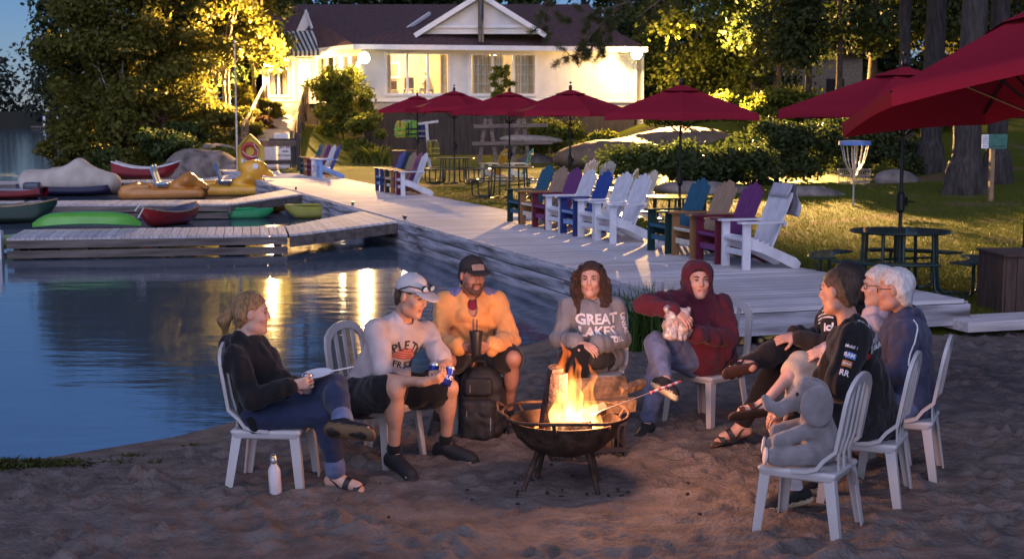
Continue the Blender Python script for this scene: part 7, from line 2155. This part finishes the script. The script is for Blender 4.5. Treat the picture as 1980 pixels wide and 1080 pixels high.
pI.print_on('Trackside', .028, M_white_print, frame(Vector(c + bk2 * .1) - pI.off, Vector(ux), Vector(np.cross(bk2, ux))), .001)

# ---------------- seated figure behind the lodge window
wp = inroom(3.25, 1.55)
S = SDF(.02); q = nv(wp)
S.cone(q + nv((0, 0, .55)), q + nv((-.12, 0, 1.0)), .17, .16, k=.06, mi=0); S.cone(q + nv((-.12, -.15, 1.0)), q + nv((-.32, -.25, .78)), .06, .05, k=.03); S.cone(q + nv((-.32, -.25, .78)), q + nv((-.5, -.1, .75)), .05, .04, k=.03)
S.cone(q + nv((-.12, .15, 1.0)), q + nv((-.35, .2, .78)), .06, .05, k=.03); S.cone(q + nv((0, -.1, .52)), q + nv((-.45, -.1, .52)), .09, .07, k=.04); S.cone(q + nv((0, .1, .52)), q + nv((-.45, .1, .52)), .09, .07, k=.04)
S.cone(q + nv((-.45, -.1, .52)), q + nv((-.45, -.1, .08)), .065, .05, k=.03); S.cone(q + nv((-.45, .1, .52)), q + nv((-.45, .1, .08)), .065, .05, k=.03)
S.cone(q + nv((-.14, 0, 1.05)), q + nv((-.17, 0, 1.2)), .055, k=.03, mi=1); S.ell(q + nv((-.18, 0, 1.27)), (.10, .085, .12), k=.02, mi=1); S.ell(q + nv((-.27, 0, 1.25)), (.02, .012, .018), k=.01, mi=1)
me = S.mesh('body', [clothmat('cream_shirt', (.62, .56, .44)), skinmat('pale', (.58, .36, .29))]); wo = empty('person', wp); tag(wo, 'pale-shirted person seated inside the lit left window of the lodge', 'person'); me.transform(Matrix.Translation(-Vector(wp))); link('body', me, wo)
S = SDF(.02); S.ell(q + nv((-.16, 0, 1.31)), (.105, .09, .10), k=0); S.ell(q + nv((-.27, 0, 1.25)), (.09, .1, .09), k=0, op='s'); me = S.mesh('hair', H_white); me.transform(Matrix.Translation(-Vector(wp))); link('hair', me, wo)
# ---------------- chairs round the fire
for x, y, rz, lab in ((-1.42, 8.34, -.10, 'white plastic chair under the woman in the black hoodie'), (-.86, 8.98, -.52, 'white plastic chair under the man in the white T-shirt'), (-.28, 9.98, -1.25, 'white plastic chair under the man in the peach pullover'),
                      (.60, 10.16, -1.75, 'white plastic chair under the woman in the grey hoodie'), (1.40, 10.12, -2.35, 'white plastic chair under the woman in the maroon hoodie'), (2.17, 9.43, 2.95, 'white plastic chair under the dark-haired person in black'),
                      (2.28, 8.99, 3.10, 'white plastic chair under the white-haired person in capris'), (2.40, 8.62, 2.75, 'white plastic chair under the man in the navy jacket'), (2.03, 8.02, 2.72, 'white plastic chair under the man in the black polo shirt'),
                      (1.57, 7.38, 2.62, 'nearest white plastic chair, holding the grey toy elephant')):
    plastic_chair(x, y, rz, lab, z=-.045)

# ---------------- fire bowl
FX, FY = .315, 8.27
M_iron = mat('rusty_iron', (.075, .045, .03), .75, .5, var=.35, scale=12, bump=.5, bscale=40)
fb = empty('fire_bowl', (FX, FY, 0)); tag(fb, 'rusty iron fire bowl on splayed legs with a rim handle', 'fire bowl')
b = MB(); b.lathe([(.02, .225), (.12, .235), (.22, .275), (.29, .34), (.325, .42), (.33, .44), (.318, .44), (.28, .35), (.21, .29), (.11, .25), (.02, .24)], 40); b.build('bowl', M_iron, fb, smooth=50)
b = MB(); b.tube([(.375 * math.cos(a), .375 * math.sin(a), .475 + .01 * math.sin(3 * a)) for a in np.linspace(0, 2 * PI, 49)], .0105, 7); b.build('rim_ring', M_iron, fb, smooth=60)
for a in (.3, 1.35, 2.4, 3.45, 4.5, 5.55):
    b = MB(); b.bar((.322 * math.cos(a), .322 * math.sin(a), .40), (.372 * math.cos(a), .372 * math.sin(a), .475), .022, .008, (0, 0, 1)); b.build('rim_strut', M_iron, fb)
b = MB(); b.tube([(-.34, -.12, .47), (-.40, -.13, .515), (-.41, .1, .52), (-.35, .14, .48)], .011, 7); b.build('handle', M_iron, fb, smooth=60)
for a, L in ((-2.75, .30), (-.72, .27), (.55, .27), (2.3, .27)):
    b = MB(); b.tube([(.17 * math.cos(a), .17 * math.sin(a), .27), (L * math.cos(a), L * math.sin(a), -.04)], [.018, .013], 8); b.build('leg', M_iron, fb, smooth=60)
b = MB(); b.lathe([(.02, .30), (.2, .305), (.27, .33), (.2, .36), (.02, .38)], 20)
M_ash = mat('ash_and_embers', (.12, .10, .09), .95, var=.5, scale=20, bump=.8, bscale=40); b.build('ash_bed', M_ash, fb, smooth=60)
# embers
er = random.Random(2); eb = MB()
for k in range(70):
    a, r_ = er.uniform(0, 6.28), er.uniform(0, .26) ; s_ = er.uniform(.008, .022)
    eb.box((r_ * math.cos(a), r_ * math.sin(a), .375 - .03 * (r_ / .26)), (s_, s_, s_), rz=er.uniform(0, 3))
em = eb.build('ember_bed', emat('glowing_ember', (1.0, .22, .03), 5.0), fb); em['kind'] = 'stuff'
# logs
M_log = mat('split_log', (.36, .22, .12), .85, var=.25, scale=6, bump=.5, bscale=30, stretch=(6, 6, .8)); M_logbark = mat('log_bark', (.13, .085, .055), .95, var=.35, scale=10, bump=1.0, bscale=30); M_char = mat('charred_log', (.05, .03, .024), .95, var=.5, scale=8, bump=1.0, bscale=26, col2=(.012, .01, .01))
def split_log(label, c, d, L, r, roll, m=None, name='split_log', group='split logs by the fire'):
    """quarter-split log: bark on the round side"""
    d = Vector(d).normalized(); M = d.to_track_quat('X', 'Z').to_matrix() @ Matrix.Rotation(roll, 3, 'X')
    rr = random.Random(int(L * 1e4) + int(r * 1e5))
    sec = [(0, 0)] + [(r * math.cos(a), r * math.sin(a)) for a in np.linspace(0, 1.9, 7)]
    cen = (r * .45, r * .4); rings = []
    for i in range(7):
        t = -L / 2 + L * i / 6; k = 1 + rr.uniform(-.07, .07)
        rings.append([Vector(c) + M @ Vector((t + rr.uniform(-.004, .004), (p[0] - cen[0]) * k, (p[1] - cen[1]) * k)) for p in sec])
    o = empty(name, c); tag(o, label, 'log', group)
    for nm, a, b_, mm in (('split_face', 7, 9, m or M_log), ('bark', 1, 8, m or M_logbark)):
        mb = MB(); n = 8
        if nm == 'bark': mb.loft([[r_[j] - Vector(c) for j in range(1, 8)] for r_ in rings], cap=False, closed=False)
        else:
            mb.loft([[r_[7] - Vector(c), r_[0] - Vector(c), r_[1] - Vector(c)] for r_ in rings], cap=False, closed=False)
            mb.add([p - Vector(c) for p in rings[0]], [tuple(range(8))]); mb.add([p - Vector(c) for p in rings[-1]], [tuple(range(8))])
        mb.build(nm, mm, o)
    return o
FB = Vector((FX, FY, 0))
split_log('charred log standing in the fire bowl, leaning left', FB + Vector((-.055, -.02, .53)), (.06, .03, 1), .36, .085, 2.4, M_char)
split_log('burning log leaning against the charred one at the back of the bowl', FB + Vector((-.09, .10, .55)), (.16, -.10, 1), .38, .09, 1.0, M_char)
split_log('low log lying across the fire bowl', FB + Vector((.07, .06, .44)), (.9, .35, .25), .36, .075, .5, M_char)
split_log('short log lying in the embers at the front of the bowl', FB + Vector((.02, -.10, .41)), (.8, -.5, .1), .28, .06, 1.6, M_char)
# flames: glowing gas volumes
def flame_mat():
    m = bpy.data.materials.new('flame'); m.use_nodes = True; nt = m.node_tree; N = nt.nodes; L = nt.links
    N.remove(N['Principled BSDF']); o = N['Material Output']
    tc = N.new('ShaderNodeTexCoord'); sx = N.new('ShaderNodeSeparateXYZ'); L.new(tc.outputs['Object'], sx.inputs[0])
    mr = N.new('ShaderNodeMapRange'); mr.inputs[1].default_value = 0.0; mr.inputs[2].default_value = .42
    nz = N.new('ShaderNodeTexNoise'); nz.inputs['Scale'].default_value = 13; nz.inputs['Detail'].default_value = 4
    mp = N.new('ShaderNodeMapping'); mp.inputs['Scale'].default_value = (1.4, 1.4, .5); L.new(tc.outputs['Object'], mp.inputs[0]); L.new(mp.outputs[0], nz.inputs['Vector'])
    L.new(sx.outputs['Z'], mr.inputs[0])
    cr = N.new('ShaderNodeValToRGB'); e = cr.color_ramp.elements
    e[0].position = 0; e[0].color = (1, .62, .22, 1); e[1].position = 1; e[1].color = (1, .16, .015, 1); q = e.new(.4); q.color = (1, .40, .07, 1)
    L.new(mr.outputs[0], cr.inputs[0])
    st = N.new('ShaderNodeMapRange'); st.inputs[1].default_value = 0; st.inputs[2].default_value = .42; st.inputs[3].default_value = 32; st.inputs[4].default_value = 15; L.new(sx.outputs['Z'], st.inputs[0])
    nm = N.new('ShaderNodeMapRange'); nm.inputs[1].default_value = .38; nm.inputs[2].default_value = .62; nm.inputs[3].default_value = .05; nm.inputs[4].default_value = 1.6; L.new(nz.outputs[0], nm.inputs[0])
    mu = N.new('ShaderNodeMath'); mu.operation = 'MULTIPLY'; L.new(st.outputs[0], mu.inputs[0]); L.new(nm.outputs[0], mu.inputs[1])
    em = N.new('ShaderNodeEmission'); L.new(cr.outputs[0], em.inputs[0]); L.new(mu.outputs[0], em.inputs[1]); L.new(em.outputs[0], o.inputs['Volume'])
    return m
fl = empty('camp_fire', FB + Vector((0, 0, .36))); tag(fl, 'bright orange flames of the camp fire rising from the bowl', 'fire')
M_flame = flame_mat()
def tongue(pts, rad, seed):
    S = SDF(.008)
    for i in range(len(pts) - 1): S.cone(pts[i], pts[i + 1], rad[i], rad[i + 1], k=.02)
    S.noise(.012, 45, seed, 3, (1, 1, .5)); o = S.build('flame_tongue', M_flame, fl); return o
tongue([(.03, -.05, .0), (.03, -.05, .10), (.055, -.04, .22), (.02, -.03, .32), (.045, -.03, .42)], [.075, .075, .045, .024, .005], 1)
tongue([(-.04, -.09, .0), (-.05, -.09, .12), (-.03, -.08, .22), (-.055, -.07, .30)], [.05, .05, .03, .006], 2)
tongue([(.13, -.02, .02), (.15, -.02, .14), (.13, -.01, .24), (.17, -.01, .33), (.13, 0, .43)], [.042, .04, .028, .018, .004], 3)
tongue([(-.0, .06, .05), (.0, .07, .22), (-.03, .06, .36), (.01, .06, .46), (-.04, .05, .55)], [.05, .042, .03, .018, .004], 4)
tongue([(.08, -.12, -.01), (.09, -.12, .06), (.07, -.11, .13)], [.05, .045, .01], 5)
tongue([(.07, .03, .1), (.06, .03, .28), (.08, .02, .38), (.055, .02, .45)], [.04, .035, .02, .005], 6)
tongue([(.19, -.08, -.01), (.19, -.08, .05), (.20, -.07, .11)], [.035, .03, .006], 7)
ld = bpy.data.lights.new('fire_light', 'POINT'); ld.energy = 100; ld.color = (1.0, .42, .19); ld.shadow_soft_size = .2
lo = bpy.data.objects.new('fire_light', ld); COL.objects.link(lo); lo.parent = fl; lo.location = (.10, -.05, .31)

# ---------------- crate of firewood
M_crate = mat('black_crate', (.03, .024, .026), .4)
CX, CY, CR = .47, 9.12, .12
ct = empty('milk_crate', (CX, CY, -.01), CR); tag(ct, 'black lattice crate holding firewood behind the fire bowl', 'crate')
cw, cd, ch_ = .47, .36, .29
b = MB(); b.box((0, 0, .012), (cw, cd, .02)); b.build('base', M_crate, ct)
for z in (.025, .10, .27):
    for s in (-1, 1):
        b = MB(); b.box((0, s * cd / 2, z), (cw + .02, .016, .028)); b.build('rail', M_crate, ct)
        b = MB(); b.box((s * cw / 2, 0, z), (.016, cd - .018, .028)); b.build('rail', M_crate, ct)
for k in range(12):
    for s in (-1, 1):
        b = MB(); b.box((-cw / 2 + cw * k / 11, s * cd / 2, .145), (.009, .009, .26)); b.build('bar', M_crate, ct)
for k in range(1, 8):
    for s in (-1, 1):
        b = MB(); b.box((s * cw / 2, -cd / 2 + cd * k / 8, .145), (.009, .009, .26)); b.build('bar', M_crate, ct)
CB = Vector((CX, CY, 0))
for c, d, L, r, roll, lab in (((.0, -.06, .12), (1, .0, 0), .38, .08, .3, 'pale split log at the bottom of the crate'), ((.0, .07, .12), (1, .0, 0), .38, .08, 1.2, 'split log lying low at the back of the crate'),
                              ((.08, -.02, .345), (1, .12, .05), .50, .10, .15, 'pale split log jutting from the crate, lower of the top pair'), ((.06, .0, .46), (1, .15, .06), .44, .10, 1.9, 'bark-topped log crowning the crate'), ((.30, .06, .46), (.8, .6, .15), .20, .07, .4, 'short end log poking out at the right of the crate')):
    split_log(lab, CB + Vector(c), d, L, r, roll)

# ---------------- roasting fork
b0, b1 = Vector((FX + .20, FY - .08, .50)), Vector((FX + .72, FY + .34, .60))
rf = empty('roasting_fork', b0); tag(rf, 'metal roasting fork with pink striped handle resting on the bowl rim and logs', 'roasting fork')
dd = (b1 - b0)
b = MB(); b.tube([(0, 0, 0), dd * .64], .004, 6); b.tube([dd * .02, Vector((-.05, -.05, -.02))], .003, 5); b.tube([dd * .02, Vector((-.06, -.02, -.02))], .003, 5); b.build('rod', M_galv, rf)
for k in range(9):
    a = .62 + .38 * k / 9; b = MB(); b.tube([dd * a, dd * (a + .38 / 9)], .0085, 8); b.build('grip_band', mat(('grip_pink', 'grip_white')[k % 2], ((.55, .08, .12), (.65, .6, .6))[k % 2], .5), rf)

# ---------------- bottle, cans, tumbler, bag, plate
def can(name, label, loc, tilt, body_m, txt_=None, r=.031, h=.12, side=(0, -1, 0)):
    o = empty(name, loc); tag(o, label, 'can', 'drink cans'); o.rotation_euler = tilt
    b = MB(); b.lathe([(.024, 0), (r, .008), (r, h - .014)], 20); b.build('can_body', body_m, o, smooth=50)
    b = MB(); b.lathe([(r, h - .014), (.026, h - .001), (.0265, h), (.024, h - .004), (.002, h - .005)], 20, cap=False); b.build('can_top', M_galv, o, smooth=50)
    b = MB(); b.box((.006, 0, h - .003), (.018, .012, .002)); b.build('pull_tab', M_galv, o)
    if txt_:
        me = text_mesh(txt_, .032, .001); bm = bmesh.new(); bm.from_mesh(me)
        bmesh.ops.triangulate(bm, faces=bm.faces)
        for v in bm.verts:
            a = v.co.x / r - PI / 2 + .2; z = v.co.y + .052; v.co = Vector(((r + .0012) * math.cos(a), (r + .0012) * math.sin(a), z))
        m2 = bpy.data.meshes.new('print'); bm.to_mesh(m2); bm.free(); m2.materials.append(M_white_print); link('print', m2, o)
    return o
def jpos(k, j): return Vector(JT[k][j])
M_canblue = mat('can_blue', (.03, .06, .32), .3, .6); M_cansilver = mat('can_silver', (.55, .45, .40), .3, .7)
can('drink_can', 'silver can with red top in the hand of the woman in black', jpos('girl', 'wrR') + Vector((.085, .045, -.055)), (0, .08, 0), M_cansilver)
can('drink_can', 'blue beer can in the front hand of the man in the white T-shirt', jpos('tee', 'wrR') + Vector((.125, .03, -.03)), (-.28, .30, 0), M_canblue, 'BUD')
can('drink_can', 'second blue can half hidden in the other hand of the man in the T-shirt', jpos('tee', 'wrR') + Vector((.045, .10, -.02)), (-.05, .1, 0), M_canblue)
tb = empty('tumbler', (jpos('peach', 'wrR') + jpos('peach', 'wrL')) / 2 + Vector((0, -.085, -.045))); tag(tb, 'dark tumbler with a black straw between the hands of the man in peach', 'tumbler')
b = MB(); b.lathe([(.030, 0), (.033, .01), (.043, .14), (.044, .15)], 20); b.build('cup', mat('tumbler_dark', (.025, .025, .03), .35), tb, smooth=50)
b = MB(); b.lathe([(.045, .15), (.045, .165), (.02, .168), (.002, .168)], 20); b.build('lid', M_black, tb, smooth=50)
b = MB(); b.tube([(.005, 0, .15), (.008, -.002, .24)], .0042, 8); b.build('straw', M_black, tb)
bo = empty('water_bottle', (-1.365, 8.045, -.01)); tag(bo, 'white steel water bottle with a silver cap standing in the sand', 'bottle'); bo.rotation_euler = (0, -.05, 0)
b = MB(); b.lathe([(.030, 0), (.036, .006), (.036, .185), (.033, .205), (.020, .228), (.0195, .236)], 24); b.build('bottle_body', mat('bottle_white', (.62, .57, .58), .35, var=.12, scale=9), bo, smooth=50)
b = MB(); b.lathe([(.020, .238), (.021, .24), (.021, .268), (.018, .272), (.002, .273)], 20); b.build('bottle_cap', M_galv, bo, smooth=50)
b = MB(); torus(b, .014, .003, 14, 6, c=(0, 0, .277), a0=0, a1=PI); b.build('carry_loop', M_galv, bo)
# bag of marshmallows
S = SDF(.008); bc = (jpos('maroon', 'wrR') + jpos('maroon', 'wrL')) / 2 + Vector((-.06, -.06, 0))
S.box((0, 0, -.02), (.18, .085, .19), rr=.035, k=0); S.box((0, 0, .09), (.17, .03, .06), rr=.012, k=.04); S.noise(.010, 40, 3, 2, ridge=True); S.noise(.004, 110, 6, 2)
m_bag = mat('clear_plastic_bag', (.42, .36, .35), .18, var=.25, scale=22, bump=.6, bscale=40, coat=.5)
bg = S.build('snack_bag', m_bag); bg.location = bc; bg.rotation_euler = (0, .1, .2); tag(bg, 'crinkled clear plastic snack bag held by the woman in maroon', 'bag')
b = MB(); b.lathe([(.05, 0), (.085, .012), (.09, .014)], 18); pl = b.build('paper_plate', M_notice, None, loc=jpos('girl', 'knL') + Vector((-.10, -.02, .075)), rot=(.15, -.12, 0), smooth=50); tag(pl, 'small white paper plate on the knee of the woman in black', 'plate')
b = MB(); b.tube([(0, 0, 0), (.16, .02, .03)], .004, 6); fk = b.build('plastic_fork', M_notice, None, loc=jpos('girl', 'knL') + Vector((-.05, -.02, .092))); tag(fk, 'white plastic fork lying across the paper plate', 'fork')

# ---------------- backpack
bpk = empty('backpack', (-.215, 9.60, 0), -.12); tag(bpk, 'black backpack standing in front of the man in the peach pullover', 'backpack'); bpk.scale = (.9, .9, .9)
M_nylon = mat('black_nylon', (.016, .017, .021), .7, var=.2, scale=10, bump=.3, bscale=90)
S = SDF(.011); S.box((0, 0, .25), (.32, .20, .50), rr=.095, k=0); S.ell((.01, 0, .50), (.13, .10, .09), k=.08); S.noise(.014, 12, 3); S.noise(.008, 26, 4, 2, ridge=True); S.build('main_bag', M_nylon, bpk)
S = SDF(.011); S.box((0, -.125, .19), (.26, .10, .32), rr=.05, k=0); S.noise(.010, 16, 5); S.noise(.006, 34, 9, 2, ridge=True); S.build('front_pocket', M_nylon, bpk)
S = SDF(.011); S.box((.0, -.112, .44), (.22, .06, .14), rr=.03, k=0); S.noise(.004, 22, 8); S.build('upper_pocket', M_nylon, bpk)
for x_, z0, z1, y_ in ((-.06, .40, .46, -.146), (-.08, .20, .27, -.178), (.10, .12, .22, -.176)):
    b = MB(); b.bar((x_, y_, z0), (x_, y_, z1), .006, .004, (0, -1, 0)); b.build('zip_pull', M_galv, bpk)
b = MB(); b.tube([(-.04, 0, .57), (-.03, 0, .62), (.03, 0, .62), (.04, 0, .57)], .01, 6); b.build('carry_handle', M_nylon, bpk)
for s in (-1, 1):
    b = MB(); b.bar((s * .15, .08, .48), (s * .17, .12, .08), .05, .015, (0, 1, 0)); b.build('shoulder_strap', M_nylon, bpk)

# ---------------- toy loader
tl_ = empty('toy_loader', (2.42, 13.55, sand_z(2.4, 13.5) + .015), PI - .08); tag(tl_, 'yellow toy front loader with a scoop left on the sand by the boardwalk', 'toy')
MTY = mat('toy_yellow', (.50, .34, .06), .55, var=.2, scale=12); MTG = mat('toy_grey', (.07, .065, .06), .6)
b = MB(); b.box((-.05, 0, .075), (.17, .09, .05)); b.box((-.10, 0, .115), (.08, .08, .04)); b.build('chassis', MTY, tl_, bev=.006)
b = MB(); b.box((-.02, 0, .14), (.06, .075, .09)); b.box((-.02, 0, .19), (.08, .085, .012)); b.build('cab', MTG, tl_, bev=.004)
b = MB(); b.prism([(.12, .02), (.23, .0), (.235, .012), (.20, .10), (.17, .115), (.13, .10)], -.085, .085); b.build('scoop', MTY, tl_, bev=.004)
for s in (-1, 1):
    b = MB(); b.bar((.0, s * .05, .13), (.09, s * .05, .12), .02, .014, (0, 1, 0)); b.bar((.09, s * .05, .125), (.15, s * .05, .06), .02, .014, (0, 1, 0)); b.build('loader_arm', MTY, tl_)
for x_ in (-.11, .03):
    for s in (-1, 1):
        b = MB(); b.lathe([(.015, -.016), (.036, -.016), (.042, -.010), (.042, .010), (.036, .016), (.015, .016)], 16); w = b.build('wheel', M_black, tl_, loc=(x_, s * .062, .042), rot=(PI / 2, 0, 0), smooth=40)
        b = MB(); b.lathe([(.002, .018), (.020, .016), (.022, .0), (.020, -.016), (.002, -.018)], 12); b.build('hub', MTY, w)

# ---------------- toy elephant on the nearest chair (sits facing the fire, seen from behind its right)
M_plush = mat('grey_plush', (.23, .215, .225), .95, var=.14, scale=14, bump=.6, bscale=220, sheen=.5)
EX, EY, EZ = 1.56, 7.36, .40
eo = empty('toy_elephant', (EX, EY, EZ), 3.0); tag(eo, 'grey plush toy elephant sitting on the nearest white chair', 'toy')
S = SDF(.0075)
S.cone((-.07, 0, .10), (-.045, 0, .22), .105, .085, k=.05); S.ell((-.01, 0, .345), (.095, .088, .092), k=.04)         # body, head
S.cone((.06, 0, .335), (.15, .0, .275), .050, .034, k=.03); S.cone((.15, .0, .275), (.205, 0, .30), .034, .028, k=.02); S.cone((.205, 0, .30), (.225, 0, .335), .028, .022, k=.02)   # trunk curled up
S.cone((.03, .02, .42), (.02, .03, .435), .03, k=.03)
for s in (-1, 1):
    S.cone((-.03, s * .075, .20), (.12, s * .11, .15), .043, .038, k=.03); S.cone((.12, s * .11, .15), (.155, s * .11, .135), .038, .042, k=.01)       # arms
    S.cone((-.04, s * .07, .06), (.14, s * .12, .05), .060, .046, k=.03); S.cone((.14, s * .12, .05), (.175, s * .125, .055), .046, .050, k=.01)   # legs
S.noise(.003, 60, 3); S.noise(.0015, 200, 5, 2)
S.build('body', M_plush, eo)
for s in (-1, 1):
    S = SDF(.0075); S.ell((-.035, s * .115, .33), (.095, .022, .105), [un((.92, s * .38, 0)), un((-s * .38, .92, 0)), (0, 0, 1)], k=0); S.ell((-.05, s * .10, .27), (.06, .02, .06), [un((.92, s * .38, 0)), un((-s * .38, .92, 0)), (0, 0, 1)], k=.03); S.noise(.003, 40, 7); S.build('ear', M_plush, eo)
    b = MB(); b.lathe([(.045, -.004), (.046, .006), (.03, .012), (.002, .013)], 18); pd_ = b.build('foot_pad', mat('pad_cream', (.55, .52, .52), .9), eo, loc=(.222, s * .128, .057), rot=(0, PI / 2 - .1, s * .1), smooth=60)
    b = MB(); b.lathe([(.001, .010), (.009, .006), (.010, 0)], 10); b.build('eye', M_iris, eo, loc=(.062, s * .058, .375), rot=(0, PI / 2, s * .7))
b = MB(); b.tube([(-.16, 0, .06), (-.21, -.02, .02), (-.245, -.03, -.05), (-.26, -.03, -.09)], [.012, .010, .009, .008], 8); b.lathe([(.004, -.012), (.014, -.03), (.010, 0)], 8, c=(-.26, -.03, -.09)); b.build('tail', M_plush, eo, smooth=60)

# ---------------- bits on the sand
rs = np.random.RandomState(31)
for k in range(26):
    x_, y_ = FX + rs.normal(0, .5), FY - .05 + rs.normal(0, .28)
    if k < 4: x_, y_ = FX + (-.03, .12, .24, .36)[k], FY - (.28, .22, .26, .19)[k]
    S = SDF(.006); S.ell((0, 0, 0), (rs.uniform(.008, .022), rs.uniform(.006, .014), .008), k=0); S.noise(.003, 150, k)
    o = S.build('charcoal_bit', mat('charcoal', (.012, .011, .011), .9)); o.location = (x_, y_, sand_z(x_, y_) + .012); o.rotation_euler = (0, 0, rs.uniform(0, 3)); tag(o, 'small black bit of charcoal on the sand near the fire bowl', 'charcoal', 'charcoal bits on the sand')
